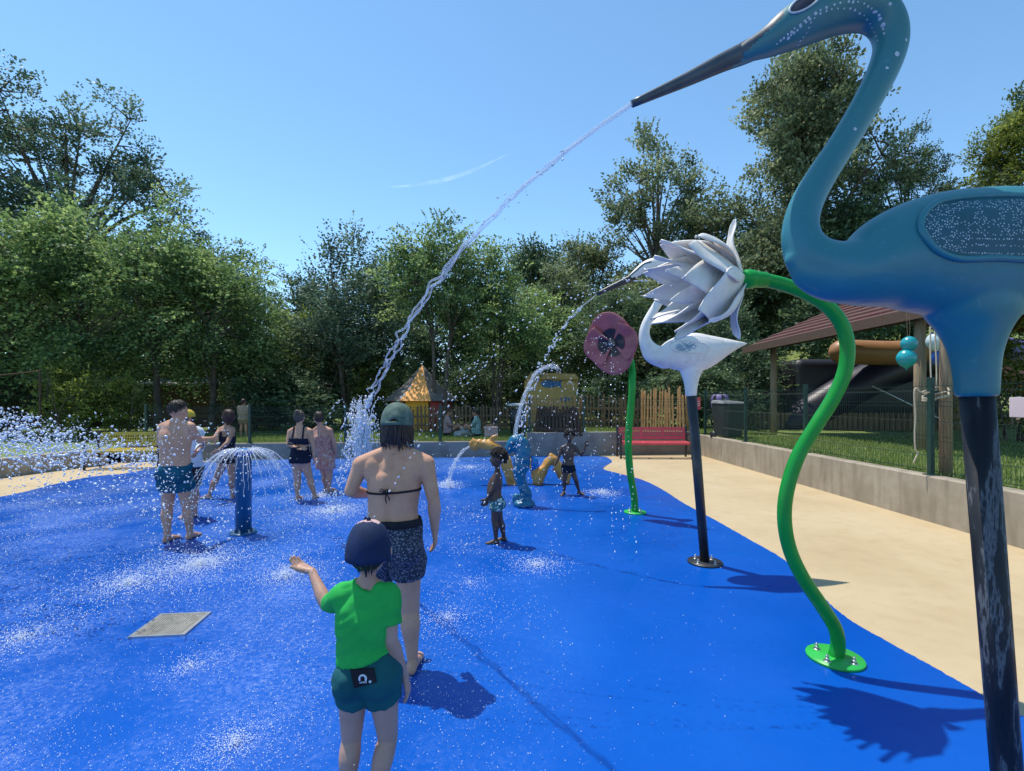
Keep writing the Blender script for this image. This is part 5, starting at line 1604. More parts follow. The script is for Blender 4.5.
# ---------------------------------------------------------------- half hidden child with yellow cap behind the man
kc = Person('person in a yellow cap and white shirt half hidden behind the shirtless man', 6.7, 189, 1.44, dict(
    head=(186, 418.5, 0), neck=(188.5, 426.5, 0), sho_l=(199, 432, 0), sho_r=(183, 431, 0), elb_l=(201, 446, -.05), wri_l=(197, 452, -.2), elb_r=(181, 446, 0), wri_r=(183, 458, -.1),
    chest=(191, 439, 0), waist=(191, 452, 0), hip_l=(195, 468, 0), hip_r=(187, 468, 0), kne_l=(195, 491, 0), ank_l=(195, 510, 0), kne_r=(187, 491, 0), ank_r=(187, 510, 0)),
    (-.35, -1), SK_PINK, hs=1.12, bulk=1.0, voxel=.014)
kc.from_skin('white_shirt', lambda p: kc.W(0, 466).z < p.z < kc.W(0, 427.5).z and abs(p.x - kc.j['chest'].x) < .19, fabric('white_shirt', (.7, .72, .75)), .014)
kc.from_skin('shorts', lambda p: kc.W(0, 486).z < p.z < kc.W(0, 464).z and abs(p.x - kc.j['chest'].x) < .2, M_BLK, .012)
kc.strand_hair('hair', H_BROWN, n=260, seed=8, rad=1.07)
kc.cap_hat(fabric('yellow_cap', (.6, .42, .05), (.5, .34, .04)), True, 1.16, -.05); kc.eyes()

# ---------------------------------------------------------------- girl in black swimsuit
gl = Person('girl with dark bob in a black swimsuit reaching toward the man', 7.9, 222, 1.45, dict(
    head=(228.5, 417, 0), neck=(227, 426.5, 0), sho_l=(220.5, 430, .02), sho_r=(232.5, 430.5, -.06), elb_l=(214.5, 438, -.12), wri_l=(207, 440.5, -.28), elb_r=(227.5, 443, -.22), wri_r=(220, 449, -.30),
    chest=(227.5, 438, 0), waist=(227, 449, 0), hip_l=(224.5, 459, .05), hip_r=(230.5, 459.5, -.05), kne_l=(216.5, 479, .06), ank_l=(209, 495, .0), kne_r=(232.5, 478, -.05), ank_r=(232.5, 494, .05)),
    (-.5, .85), SK_TAN, hs=1.12, bulk=.98, voxel=.012, limb=1.0, toes={'l': (-1, .2), 'r': (-.4, .9)})
c_ = gl.j['chest']
gl.from_skin('swimsuit', lambda p: (gl.j['hip_l'].z - .045 < p.z < gl.W(0, 436).z or (gl.W(0, 436).z <= p.z < gl.W(0, 431).z and abs(abs(p.x - c_.x) - .07) < .018)) and (p - Vector((c_.x, c_.y, p.z))).length < .19, M_BLK, .009)
gl.strand_hair('hair', H_REDD, n=600, low=-.055, seed=9, rad=1.14, ln=.06)

# ---------------------------------------------------------------- woman in navy bikini
nv = Person('woman with tied hair in a navy bikini seen from behind near the fountain', 7.8, 303, 1.48, dict(
    head=(299.5, 417.5, .02), neck=(299.5, 427, 0), sho_l=(290.5, 432, 0), sho_r=(309.5, 431.5, 0), elb_l=(288, 444, -.06), wri_l=(298, 449, -.17), elb_r=(313, 445, 0), wri_r=(314, 457, .03),
    chest=(300, 439, 0), waist=(300, 449, 0), hip_l=(296.5, 460, 0), hip_r=(304, 460, 0), kne_l=(297.5, 481, .05), ank_l=(297.5, 498, .0), kne_r=(310, 479, .1), ank_r=(314.5, 494, .1)),
    (.1, 1), SK_FAIR, hs=1.02, bulk=1.06, voxel=.012, tw=dict(hip=(.105, .07)), limb=1.05, hand_dir={'l': (.9, -.1, .15)})
M_NAVY = fabric('navy_swimwear', (.008, .013, .035), (.006, .01, .025))
c_ = nv.j['chest']; tor = lambda p: (p - Vector((nv.j['waist'].x, nv.j['waist'].y, p.z))).length
nv.from_skin('bikini_top', lambda p: abs(p.x - c_.x) < .145 and abs(p.y - c_.y) < .16 and (nv.W(0, 444).z < p.z < nv.W(0, 438).z or (nv.W(0, 438).z <= p.z < nv.W(0, 426).z and abs(abs(p.x - c_.x) - .078) < .013)), M_NAVY, .009)
nv.from_skin('bikini_bottom', lambda p: nv.W(0, 446.5).z > p.z > nv.j['hip_l'].z - .035 - .0 * p.x and tor(p) < .19, M_NAVY, .010)
nv.strand_hair('hair', H_GREYB, n=420, low=-.03, seed=12, rad=1.08)
mb = MB(); r = random.Random(5); bc = nv.hL(0, -.05, .062)
for i in range(60):
    a = r.uniform(0, 6.28); b = r.uniform(-1, 1); pts = [bc + Vector((math.cos(a + q), math.sin(a + q) * math.cos(b), math.sin(a + q) * math.sin(b))) * .032 for q in (0, .6, 1.2, 1.8)]
    mb.loft(pts, [.004, .007, .007, .003], n=5)
mb.build('hair_bun', H_GREYB, nv.ob)

# ---------------------------------------------------------------- woman in pink patterned dress
pk_ = Person('woman in a pink patterned swim dress beside the woman in the navy bikini', 8.5, 326, 1.52, dict(
    head=(318.5, 418, -.03), neck=(320.5, 426.5, 0), sho_l=(315, 431, .05), sho_r=(330, 431, -.04), elb_l=(314, 443, .18), wri_l=(320, 451, .28), elb_r=(334.5, 443, -.05), wri_r=(335.5, 454, .05),
    chest=(322.5, 437.5, 0), waist=(324, 449, 0), hip_l=(322.5, 460.5, .06), hip_r=(328.5, 460, -.04), kne_l=(325, 477, .08), ank_l=(326, 488, .1), kne_r=(329.5, 476, 0), ank_r=(329, 486, -.05)),
    (-.65, .75), SK_PINK, hs=1.0, bulk=1.12, voxel=.013, limb=1.05)
M_PINKD = mat('pink_pattern_dress', (.4, .17, .14), .8); t = NT(M_PINKD); v = t.coord(); t.base(t.ramp(t.noise(v, 26, 3, .6), [(.40, (.40, .14, .12)), (.5, (.46, .22, .18)), (.6, (.50, .34, .29))]))
c_ = pk_.j['waist']
R = pk_.torso_rows(1.10); mb = MB(); sh, hp = pk_.axis()
rows = [(R[0][0] + Vector((0, 0, -.10)), (.20, .15)), (R[1][0], (.185, .14)), (R[2][0], R[2][1]), (R[3][0], R[3][1]), (R[4][0] + Vector((0, 0, -.03)), (R[4][1][0] * .92, R[4][1][1]))]
mb.loft([q[0] for q in rows], [q[1] for q in rows], n=24, sides=[tuple(q[2]) for q in R], sub=4, cap='flat')
me = remesh(mb, .013, 4); displace(me, .016, 9, 3); put('swim_dress', me, M_PINKD, pk_.ob)
pk_.strand_hair('hair', H_BROWN, n=420, low=-.025, seed=13, rad=1.08)

# ---------------------------------------------------------------- child in profile, patterned trunks
k1 = Person('small dark skinned child in pale patterned swim shorts standing in profile', 5.48, 497, 1.07, dict(
    head=(498, 458.5, 0), neck=(497.5, 469.5, 0), sho_l=(497.5, 475, -.075), sho_r=(497.5, 475, .075), elb_l=(492.5, 489, -.10), wri_l=(486.5, 499, -.10), elb_r=(494, 489, .10), wri_r=(489, 498, .10),
    chest=(496, 481, 0), waist=(494, 492, 0), hip_l=(496.5, 503.5, -.045), hip_r=(496.5, 503.5, .045), kne_l=(494.5, 521, -.05), ank_l=(496, 538, -.05), kne_r=(500, 521, .06), ank_r=(504, 538, .06)),
    (-1, -.12), SK_DARK, hs=1.36, bulk=1.02, voxel=.009, tw=dict(waist=(.080, .075), chest=(.085, .07)), limb=1.02)
M_TRUNK = mat('pale_pattern_trunks', (.05, .16, .17), .8); t = NT(M_TRUNK); v = t.coord(); t.base(t.ramp(t.noise(v, 34, 3, .6), [(.42, (.015, .10, .115)), (.5, (.06, .20, .21)), (.56, (.42, .5, .48))], 'CONSTANT'))
k1.shorts(M_TRUNK, .40, top=.35, grow=1.10, flare=1.18, voxel=.011, wr=.012)
k1.eyes()


def curls(P, m, n, size, seed, low=-.3, front=.35, thick=1.0):
    r = random.Random(seed); mb = MB()
    for i in range(n):
        th = r.uniform(-math.pi, math.pi); f = (1 + math.cos(th)) / 2; ph = r.uniform(low * (1 - f) + (front + .25) * f, math.pi / 2)
        q = 1.03 + r.uniform(0, .16) * thick
        c = P.hL(.047 * q * math.sin(th) * math.cos(ph), -.006 + .057 * q * math.cos(th) * math.cos(ph), .012 + .058 * q * math.sin(ph))
        a = r.uniform(0, 6.28); s2 = size * r.uniform(.7, 1.3); u = Vector((r.gauss(0, 1), r.gauss(0, 1), r.gauss(0, 1))).normalized(); w_ = u.orthogonal().normalized(); x_ = u.cross(w_)
        pts = [c + (w_ * math.cos(a + t_) + x_ * math.sin(a + t_)) * s2 + u * t_ * s2 * .18 for t_ in (0, .9, 1.8, 2.7, 3.6)]
        mb.loft(pts, [s2 * .30] * 5, n=5, cap=None)
    return mb


mb = curls(k1, H_DARK, 1700, .009, 3, low=-.75, front=.12, thick=1.7); mb.build('hair', H_DARK, k1.ob)

# ---------------------------------------------------------------- curly haired child facing the camera
k2 = Person('dark skinned child with curly hair facing the camera with one hand raised', 8.25, 571, 1.12, dict(
    head=(569.5, 436.5, -.02), neck=(569.5, 444.5, 0), sho_l=(575.8, 448, 0), sho_r=(562.3, 448, 0), elb_l=(581.5, 455.5, -.03), wri_l=(585.5, 446.5, -.10), elb_r=(558.5, 457.5, 0), wri_r=(554.5, 466.5, -.05),
    chest=(569, 453, 0), waist=(568.3, 460, 0), hip_l=(571, 468, 0), hip_r=(565.5, 468, 0), kne_l=(575.8, 480, -.04), ank_l=(579, 492, .05), kne_r=(564.5, 481, -.02), ank_r=(564, 493, 0)),
    (.05, -1), SK_DARK, hs=1.22, bulk=1.0, voxel=.010, limb=.98, hand_dir={'l': (.25, -.1, .9)}, hand_n={'l': (0, -1, 0)}, toes={'l': (.75, -.65), 'r': (-.5, -.85)})
k2.shorts(fabric('dark_swim_trunks', (.010, .016, .035), (.006, .01, .02)), .36, top=.3, grow=1.10, flare=1.12, voxel=.012, wr=.010)
k2.eyes(); mb = curls(k2, H_DARK, 1700, .011, 6, low=-.5, front=.2, thick=2.6); mb.build('hair', H_DARK, k2.ob)

# ---------------------------------------------------------------- figure standing in shade behind the fence
zf = terr_h(at(243, 0, 15.6).x, 15.6)
fb = Person('person in beige clothes standing in the shade beyond the back fence', 15.6, 243, 1.30, dict(
    head=(243.6, 402, 0), neck=(243.5, 406, 0), sho_l=(239.5, 407.6, 0), sho_r=(247.5, 407.6, 0), elb_l=(238.7, 413.5, 0), wri_l=(240.5, 418, .12), elb_r=(249, 413.5, 0), wri_r=(247.5, 418.5, .12),
    chest=(243.4, 411, 0), waist=(243.4, 415.5, 0), hip_l=(241.8, 419, 0), hip_r=(245, 419, 0), kne_l=(241.3, 427, 0), ank_l=(241.0, 434, 0), kne_r=(246, 427, 0), ank_r=(246.5, 434, 0)),
    (.2, 1), SK_TAN, hs=1.1, bulk=1.1, voxel=.018, zb=zf, fingers=False)
M_BEI = fabric('beige_shirt', (.34, .26, .18), (.27, .2, .14))
fb.from_skin('beige_shirt', lambda p: fb.j['hip_l'].z - .02 < p.z < fb.j['neck'].z and abs(p.x - fb.j['chest'].x) < .16, M_BEI, .02)
fb.shorts(fabric('khaki_shorts', (.26, .19, .13)), .6, top=.3, voxel=.02)
fb.strand_hair('hair', H_BROWN, n=160, seed=15, rad=1.09)


# ---------------------------------------------------------------- picnic group sitting on the lawn
def sitter(label, px, d, face, shirt, hair, sk_, seed):
    x = at(px, 0, d).x; z = terr_h(x, d); k = F / d; zz = lambda m_: HOR + (EYE - z - m_) * k      # metres above lawn -> photo row
    f = face; sx = 1 if f > 0 else -1
    P = Person(label, d, px, 1.5, dict(
        head=(px + 2 * sx, zz(.80), 0), neck=(px + .5 * sx, zz(.67), 0), sho_l=(px + .5 * sx, zz(.62), .15 * sx), sho_r=(px + .5 * sx, zz(.62), -.15 * sx), elb_l=(px + 4 * sx, zz(.42), .2 * sx), wri_l=(px + 9 * sx, zz(.36), .1 * sx), elb_r=(px + 3 * sx, zz(.40), -.2 * sx), wri_r=(px + 9 * sx, zz(.33), -.12 * sx),
        chest=(px, zz(.48), 0), waist=(px - .5 * sx, zz(.28), 0), hip_l=(px, zz(.12), .09 * sx), hip_r=(px, zz(.12), -.09 * sx), kne_l=(px + 11 * sx, zz(.40), .12 * sx), ank_l=(px + 17 * sx, zz(.07), .1 * sx), kne_r=(px + 12 * sx, zz(.36), -.1 * sx), ank_r=(px + 19 * sx, zz(.07), -.1 * sx)),
        (sx, -.3), sk_, hs=1.05, bulk=1.0, voxel=.018, zb=z, fingers=False, toes={'l': (sx, 0), 'r': (sx, 0)})
    P.from_skin('shirt', lambda p: .12 < p.z < .66 and abs(p.x - P.j['chest'].x) < .17, shirt, .015)
    P.from_skin('shorts', lambda p: p.z <= .34 and (p.x - P.j['hip_l'].x) * sx < .2 and p.z > .02, M_BLK, .014)
    P.strand_hair('hair', hair, n=220, seed=seed, rad=1.1, low=-.04)
    return P


sitter('person in a pale turquoise top sitting on the lawn next to the pink cool box', 477, 15.9, -1, fabric('turquoise_top', (.25, .42, .40)), H_DARK, SK_TAN, 21)
sitter('person in a pale pink top sitting on the lawn left of the turquoise top', 447, 16.3, 1, fabric('pale_pink_top', (.42, .28, .28)), H_BROWN, SK_TAN, 22)
bgx = at(464, 0, 15.9)
bagt = thing('tote_bag', 'pale crumpled bag lying between the two people sitting on the lawn', 'bag', (bgx.x, 15.8, terr_h(bgx.x, 15.8)))
mb = MB(); mb.loft([(-.22, 0, .1), (0, 0, .14), (.2, .03, .11)], [(.12, .10), (.17, .14), (.10, .09)], n=16, sub=4); me = remesh(mb, .02, 2); displace(me, .05, 7); put('body', me, fabric('pale_bag', (.38, .40, .40), (.28, .3, .3)), bagt)
mb = MB(); mb.loft([(-.12, -.08, .22), (-.05, -.1, .34), (.06, -.1, .34), (.12, -.08, .22)], [.01] * 4, n=6, sub=4); mb.build('handle', fabric('bag_strap', (.3, .3, .3)), bagt)
# ================================================================== vegetation
def leaf_mat(name, base, light, dark, trans=.35):
    m = bpy.data.materials.new(name); m.use_nodes = True; t = NT(m)
    at_ = t.n('ShaderNodeAttribute', attribute_name='tint')
    c = t.ramp(at_.outputs['Fac'], [(0, dark), (.45, base), (1, light)])
    t.base(c); t.b.inputs['Roughness'].default_value = .55; t.b.inputs['Specular IOR Level'].default_value = .3
    tr = t.n('ShaderNodeBsdfTranslucent'); mx = t.n('ShaderNodeMixShader'); mx.inputs[0].default_value = trans
    hv = t.n('ShaderNodeHueSaturation'); hv.inputs['Value'].default_value = 1.25; hv.inputs['Saturation'].default_value = 1.1; t.l(c, hv.inputs['Color']); t.l(hv.outputs['Color'], tr.inputs['Color'])
    out = [n for n in m.node_tree.nodes if n.type == 'OUTPUT_MATERIAL'][0]
    t.l(t.b.outputs[0], mx.inputs[1]); t.l(tr.outputs[0], mx.inputs[2]); t.l(mx.outputs[0], out.inputs['Surface'])
    return m


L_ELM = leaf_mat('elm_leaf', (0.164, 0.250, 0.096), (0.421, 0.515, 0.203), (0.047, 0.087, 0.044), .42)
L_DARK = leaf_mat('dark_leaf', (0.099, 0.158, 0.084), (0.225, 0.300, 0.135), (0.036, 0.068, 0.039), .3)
L_BLUE = leaf_mat('blue_green_leaf', (0.108, 0.166, 0.108), (0.245, 0.317, 0.187), (0.043, 0.079, 0.060), .3)
L_YEL = leaf_mat('yellow_green_leaf', (.17, .215, .05), (.34, .38, .10), (.07, .10, .03), .45)
L_OLIVE = leaf_mat('olive_leaf', (0.186, 0.228, 0.117), (0.414, 0.455, 0.262), (0.062, 0.090, 0.048), .36)
M_BARK = noisy('bark', (.055, .042, .03), (.10, .08, .06), 7, .9, .8, 30, .02, c3=(.15, .125, .095))
M_BARKD = noisy('dark_bark', (.03, .023, .018), (.055, .043, .034), 7, .9, .8, 30, .02)


def unit(a): return a / (np.linalg.norm(a, axis=-1, keepdims=True) + 1e-9)


def leaves_on(rng, pos, axis, K, M, L, size, droop, flat, spread=.8):
    """leafy twigs: pos/axis (N,3). K twigs per node, M leaves per twig"""
    N = len(pos)
    ax = np.repeat(axis, K, 0) + rng.normal(0, spread, (N * K, 3)) * np.array([1, 1, .55])
    ax = unit(ax); Lw = L * rng.uniform(.5, 1.3, (N * K, 1))
    st = np.repeat(pos, K, 0) + rng.normal(0, L * .22, (N * K, 3))
    f = (np.arange(M)[None, :] + rng.random((N * K, M))) / M
    P = st[:, None, :] + ax[:, None, :] * (f * Lw)[..., None]
    P[..., 2] -= droop * (f ** 2) * Lw
    sd = unit(np.cross(ax, [0, 0, 1.0])); sgn = np.where((np.arange(M) % 2) == 0, 1, -1)[None, :, None]
    P = P + sd[:, None, :] * sgn * size * .5
    ld = unit(ax[:, None, :] * .5 + sd[:, None, :] * sgn * rng.uniform(.4, 1.2, (N * K, M, 1)) + rng.normal(0, .35, (N * K, M, 3)))
    nm = unit(np.array([0, 0, 1.0]) * flat + rng.normal(0, .6, (N * K, M, 3)))
    wd = unit(np.cross(ld, nm)); s = size * rng.uniform(.65, 1.25, (N * K, M, 1))
    a = P; b = P + ld * s * .45 + wd * s * .33 + nm * s * .05; c = P + ld * s; d = P + ld * s * .45 - wd * s * .33 + nm * s * .05
    V = np.stack([a, b, c, d], 2).reshape(-1, 4, 3)
    cl = np.repeat(rng.normal(0, .19, N), K * M); tw = np.repeat(rng.normal(0, .13, N * K), M)
    tint = np.clip(.42 + cl + tw + rng.normal(0, .13, N * K * M), 0, 1)
    return V, tint


def tree_proto(name, seed, H, trunk, ells, n_nodes, K=7, M=14, L=.8, size=.13, droop=.35, flat=.8, r0=.16, limbs=12, gaps=.0, up=.35, stems=1, spread=.8, boughs=None):
    """trunk, limbs and leafy twigs. ells: (x,y,z, rx,ry,rz) lobes of the crown"""
    rng = np.random.default_rng(seed); r = random.Random(seed)
    vol = np.array([e[3] * e[4] * e[5] for e in ells]) ** .75; vol /= vol.sum()
    nodes = []
    if boughs:                                   # leaves sit in separate layered boughs with gaps between
        cnt, BR, th = boughs; tries = 0; cen = []
        while len(cen) < cnt and tries < 4000:
            tries += 1
            e = ells[rng.choice(len(ells), p=vol)]; u = unit(rng.normal(0, 1, 3)); p = np.array(e[:3]) + u * (rng.random() ** (1 / 3.2)) * np.array(e[3:])
            if p[2] < trunk * .7 or (cen and min(np.linalg.norm((p - c) * [1, 1, 1.5]) for c in cen) < BR * .62): continue
            cen.append(p)
        for p in cen:
            o = unit(np.array([p[0], p[1], 0.01]) + rng.normal(0, .15, 3) * [1, 1, 0]); tg = np.array([-o[1], o[0], 0]); sl = rng.uniform(.05, .55)
            for _ in range(max(2, int(n_nodes / cnt))):
                a_ = rng.uniform(-.9, .8) * BR; b_ = rng.normal(0, .42) * BR
                nodes.append(p + o * a_ + tg * b_ + np.array([0, 0, sl * a_ + rng.normal(0, th) - .3 * max(0, a_) ** 2 / BR - .22 * abs(b_)]))
    while len(nodes) < n_nodes and not boughs:
        e = ells[rng.choice(len(ells), p=vol)]
        u = unit(rng.normal(0, 1, 3)); q = rng.random() ** (1 / 2.6)
        p = np.array(e[:3]) + u * q * np.array(e[3:])
        nz = noise.noise(Vector(p * .55) + Vector((seed * 3.1, 0, 0)))
        if nz < -.12 + gaps: 
            if rng.random() < .75: continue
        if p[2] < trunk * .55: continue
        nodes.append(p)
    nodes = np.array(nodes)
    wd = MB(); lp = []
    for s_ in range(stems):
        bx, by_ = (0, 0) if stems == 1 else (r.uniform(-.35, .35), r.uniform(-.35, .35))
        lean = (r.uniform(-.25, .25), r.uniform(-.25, .25)) if stems == 1 else (bx * 1.6, by_ * 1.6)
        tp = [(bx, by_, -.3), (bx + lean[0] * .1, by_ + lean[1] * .1, trunk * .5), (bx + lean[0] * .4, by_ + lean[1] * .3, trunk), (bx + lean[0] * 1.2, by_ + lean[1], trunk + (H - trunk) * .45), (bx + lean[0] * 1.8, by_ + lean[1] * 1.6, trunk + (H - trunk) * .88)]
        rr = r0 / math.sqrt(stems)
        wd.loft(tp, [rr * 1.35, rr, rr * .85, rr * .45, rr * .08], n=10, sub=4)
        spine = catmull(tp, 6)
        lp += [q for q in spine if q[2] > trunk * .8]
    spine = np.array(lp)
    far = nodes[rng.permutation(len(nodes))][:limbs * 3]
    pick = [far[0]]
    for q in far:
        if len(pick) >= limbs: break
        if min(np.linalg.norm(q - p) for p in pick) > .9: pick.append(q)
    limb_pts = [spine]
    for q in pick:
        zb = trunk * .9 + max(0, (q[2] - trunk)) * r.uniform(.15, .55)
        b = spine[np.argmin(np.abs(spine[:, 2] - zb) + np.linalg.norm(spine[:, :2] - q[:2], axis=1) * .1)]
        m1 = b * .62 + q * .38 + np.array([0, 0, .12 * np.linalg.norm(q - b)]) + rng.normal(0, .12, 3)
        P = catmull([b, m1, q], 6); R = np.linspace(r0 * .42, r0 * .06, len(P)); wd.loft(P, list(R), n=6, cap=None); limb_pts.append(np.array(P))
    A = np.concatenate(limb_pts)
    axis = np.zeros_like(nodes)
    for i, q in enumerate(nodes):
        dd = np.linalg.norm(A - q, axis=1); k = np.argmin(dd); v = q - A[k]
        axis[i] = v / (np.linalg.norm(v) + .3) + np.array([0, 0, up])
        if dd[k] > .35 and dd[k] < 4:
            wd.loft([A[k], A[k] * .5 + q * .5 + rng.normal(0, .08, 3), q], [r0 * .13, r0 * .09, r0 * .03], n=4, cap=None)
    ctr = nodes.mean(0); out = unit(nodes - ctr); axis = unit(unit(axis) + out * .5)
    V, tint = leaves_on(rng, nodes, axis, K, M, L, size, droop, flat, spread)
    return dict(wood=wd.mesh(name + '_wood'), leaf=quads_mesh(name + '_leaf', V, 4, tint), H=H)


PROTO = {}
# arching elms
for i, sd in enumerate((3, 14, 25)):
    PROTO['elm%d' % i] = tree_proto('elm', sd, 8.6, 1.7, [(0, 0, 4.6, 2.2, 2.2, 2.4), (.6, .3, 6.7, 1.5, 1.5, 1.6), (-.9, -.2, 5.9, 1.4, 1.4, 1.4), (1.3, -.3, 4.2, 1.3, 1.4, 1.2), (-1.5, .4, 3.7, 1.2, 1.2, 1.0), (.1, 0, 7.9, .7, .7, .8)],
                                 165, K=8, M=19, L=1.35, size=.145, droop=.34, flat=1.1, r0=.15, limbs=15, gaps=.20, up=.22, spread=.55, boughs=(34, .95, .16))
PROTO['high0'] = tree_proto('high', 17, 8.6, 3.1, [(0, 0, 5.4, 2.1, 2.0, 1.7), (.5, .3, 6.9, 1.4, 1.4, 1.4), (-.9, -.2, 6.1, 1.4, 1.4, 1.2), (1.4, -.3, 4.9, 1.2, 1.3, .9), (-1.6, .4, 4.6, 1.2, 1.2, .8), (.1, 0, 7.9, .7, .7, .8)],
                               155, K=8, M=18, L=1.25, size=.14, droop=.30, flat=1.1, r0=.13, limbs=15, gaps=.16, up=.25, stems=2, spread=.55, boughs=(30, .85, .15))
PROTO['high1'] = tree_proto('high', 28, 8.6, 3.1, [(0, 0, 5.2, 1.9, 2.0, 1.6), (-.3, .3, 6.7, 1.3, 1.4, 1.5), (.9, -.2, 5.9, 1.3, 1.4, 1.2), (-1.4, -.3, 4.8, 1.3, 1.3, .9), (.0, 0, 7.8, .6, .6, .9)],
                               140, K=8, M=18, L=1.3, size=.14, droop=.30, flat=1.1, r0=.12, limbs=15, gaps=.16, up=.3, stems=3, spread=.5, boughs=(28, .85, .15))
# slender upright young elm with long shoots
PROTO['shoot'] = tree_proto('shoot', 31, 8.2, 2.0, [(0, 0, 4.3, 1.5, 1.4, 1.9), (-.5, 0, 6.2, .45, .45, 1.4), (.25, .1, 6.9, .4, .4, 1.5), (.85, 0, 6.1, .4, .4, 1.3), (0, 0, 3.4, 1.7, 1.6, 1.1)], 115, K=6, M=18, L=1.15, size=.12, droop=.05, flat=.4, r0=.10, limbs=14, up=1.5, spread=.34)
# big airy tree
PROTO['tall0'] = tree_proto('tall', 41, 20, 6, [(0, 0, 13, 5.2, 5, 5.5), (-3, 0, 11, 3.2, 3, 3), (3.4, .5, 12.5, 3.4, 3.2, 3.4), (.5, 0, 17.4, 3.2, 3.2, 2.8), (-2.6, 0, 15.8, 2.6, 2.6, 2.4), (5.0, 0, 10.2, 2.4, 2.4, 2.0)], 300, K=10, M=16, L=1.15, size=.185, droop=.15, flat=.35, r0=.42, limbs=30, gaps=.30, up=.35, boughs=(58, 1.55, .42))
PROTO['tall1'] = tree_proto('tall', 52, 20, 5, [(0, 0, 11.5, 4.4, 4.2, 6.2), (-1.5, 0, 15.5, 3.2, 3, 3.4), (1.8, .5, 14.5, 3.0, 3, 4.0), (.2, 0, 18, 2.2, 2.2, 2.2), (-2.8, 0, 9.0, 2.8, 2.6, 2.6), (3.0, 0, 9.5, 2.6, 2.5, 3.0)], 560, K=10, M=13, L=1.2, size=.235, droop=.12, flat=.35, r0=.40, limbs=26, gaps=.04, up=.35, boughs=(66, 1.5, .40))
# poplar-like open tree
PROTO['poplar'] = tree_proto('poplar', 63, 17, 5, [(0, 0, 10.0, 2.4, 2.6, 3.6), (-1.9, 0, 13.4, 1.6, 1.6, 2.2), (1.5, .2, 14.0, 1.8, 1.7, 2.3), (-.2, 0, 14.9, 1.4, 1.4, 1.5), (3.1, 0, 11.4, 1.5, 1.5, 2.0), (-3.0, 0, 10.6, 1.4, 1.4, 1.8)], 175, K=8, M=11, L=.95, size=.21, droop=.05, flat=.2, r0=.28, limbs=28, gaps=.30, up=.8, spread=.5, boughs=(46, .85, .45))
# dense round-headed trees for the wooded bank
for i, sd in enumerate((71, 82)):
    PROTO['dense%d' % i] = tree_proto('dense', sd, 11, 2.2, [(0, 0, 6.0, 3.4, 3.3, 3.6), (1.6, .4, 7.8, 2.2, 2.1, 2.2), (-1.7, -.3, 7.0, 2.3, 2.2, 2.3), (.2, 0, 9.4, 1.9, 1.9, 1.7), (2.4, 0, 4.6, 1.9, 2, 1.9), (-2.5, 0, 4.2, 1.8, 1.9, 1.8)], 270, K=9, M=13, L=1.1, size=.20, droop=.15, flat=.6, r0=.24, limbs=16, gaps=.10, up=.25, boughs=(42, 1.15, .25))
# shrubs: several stems, leafy to the ground
for i, sd in enumerate((91, 96)):
    PROTO['shrub%d' % i] = tree_proto('shrub', sd, 3.0, .35, [(0, 0, 1.3, 1.3, 1.2, 1.2), (.6, 0, 1.9, .8, .8, .8), (-.7, 0, 1.5, .9, .8, .9), (.1, 0, 2.4, .6, .6, .6), (1.0, 0, .8, .7, .7, .7), (-1.1, 0, .7, .7, .7, .7)], 120, K=7, M=12, L=.5, size=.10, droop=.15, flat=.5, r0=.09, limbs=12, gaps=.0, up=.25, stems=4)

TREE_N = [0]


def tree(kind, label, px, d, top_px, leaf, name='tree', cat='tree', wide=1.0, rz=None, bark=None, group=None, z=None):
    """place a tree so that its tip reaches photo row top_px"""
    P = PROTO[kind]; x = at(px, 0, d).x; zb = terr_h(x, d) if z is None else z
    h = EYE + (HOR - top_px) / F * d - zb; k = h / P['H']
    TREE_N[0] += 1
    root = thing(name, label, cat, (x, d, zb), (TREE_N[0] * 2.4) % 6.28 if rz is None else rz, group)
    root.scale = (k * wide, k * wide, k)
    for nm, me, m in (('trunk' if name != 'shrub' else 'stems', P['wood'], bark or M_BARK), ('crown' if name != 'shrub' else 'foliage', P['leaf'], leaf)):
        if not me.materials: me.materials.append(m)
        o = bpy.data.objects.new(nm, me); COL.objects.link(o); o.parent = root
        o.material_slots[0].link = 'OBJECT'; o.material_slots[0].material = m
    return root


# left edge
tree('tall0', 'tallest airy blue green tree rising behind the elms at the left edge', 70, 29, 100, L_BLUE, wide=1.03, rz=.3)
tree('tall0', 'second airy tall tree at the far left edge of the photo', -70, 31, 140, L_BLUE, wide=.95, rz=2.2)
tree('elm0', 'arching elm at the far left behind the pergola frame', 14, 17.5, 214, L_ELM, wide=1.05, rz=.2)
tree('elm1', 'pale topped elm second from the left behind the yellow bench', 86, 18.3, 200, L_ELM, wide=.92, rz=1.7)
tree('elm2', 'elm with pointed top behind the shirtless man', 158, 17.8, 208, L_ELM, wide=.90, rz=.9)
tree('elm0', 'elm leaning right behind the girl in the black swimsuit', 212, 18.2, 232, L_ELM, wide=.95, rz=3.6)
tree('elm1', 'smaller arching elm right of the leaning elm', 238, 20.5, 268, L_ELM, wide=.85, rz=5.1)
tree('elm2', 'shady elm at the left edge in front of the tall airy tree', -60, 18.5, 225, L_ELM, wide=1.1, rz=2.9)
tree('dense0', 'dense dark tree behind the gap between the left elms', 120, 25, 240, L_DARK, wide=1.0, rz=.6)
tree('dense1', 'dark tree behind the leaning elm and the shed', 200, 27, 248, L_DARK, wide=.95, rz=4.2)
tree('dense1', 'dark tree deep behind the elm at the left edge', 20, 26, 262, L_DARK, wide=1.1, rz=1.2)
tree('dense0', 'dark tree deep behind the second elm from the left', 75, 28, 270, L_DARK, wide=1.1, rz=3.2)
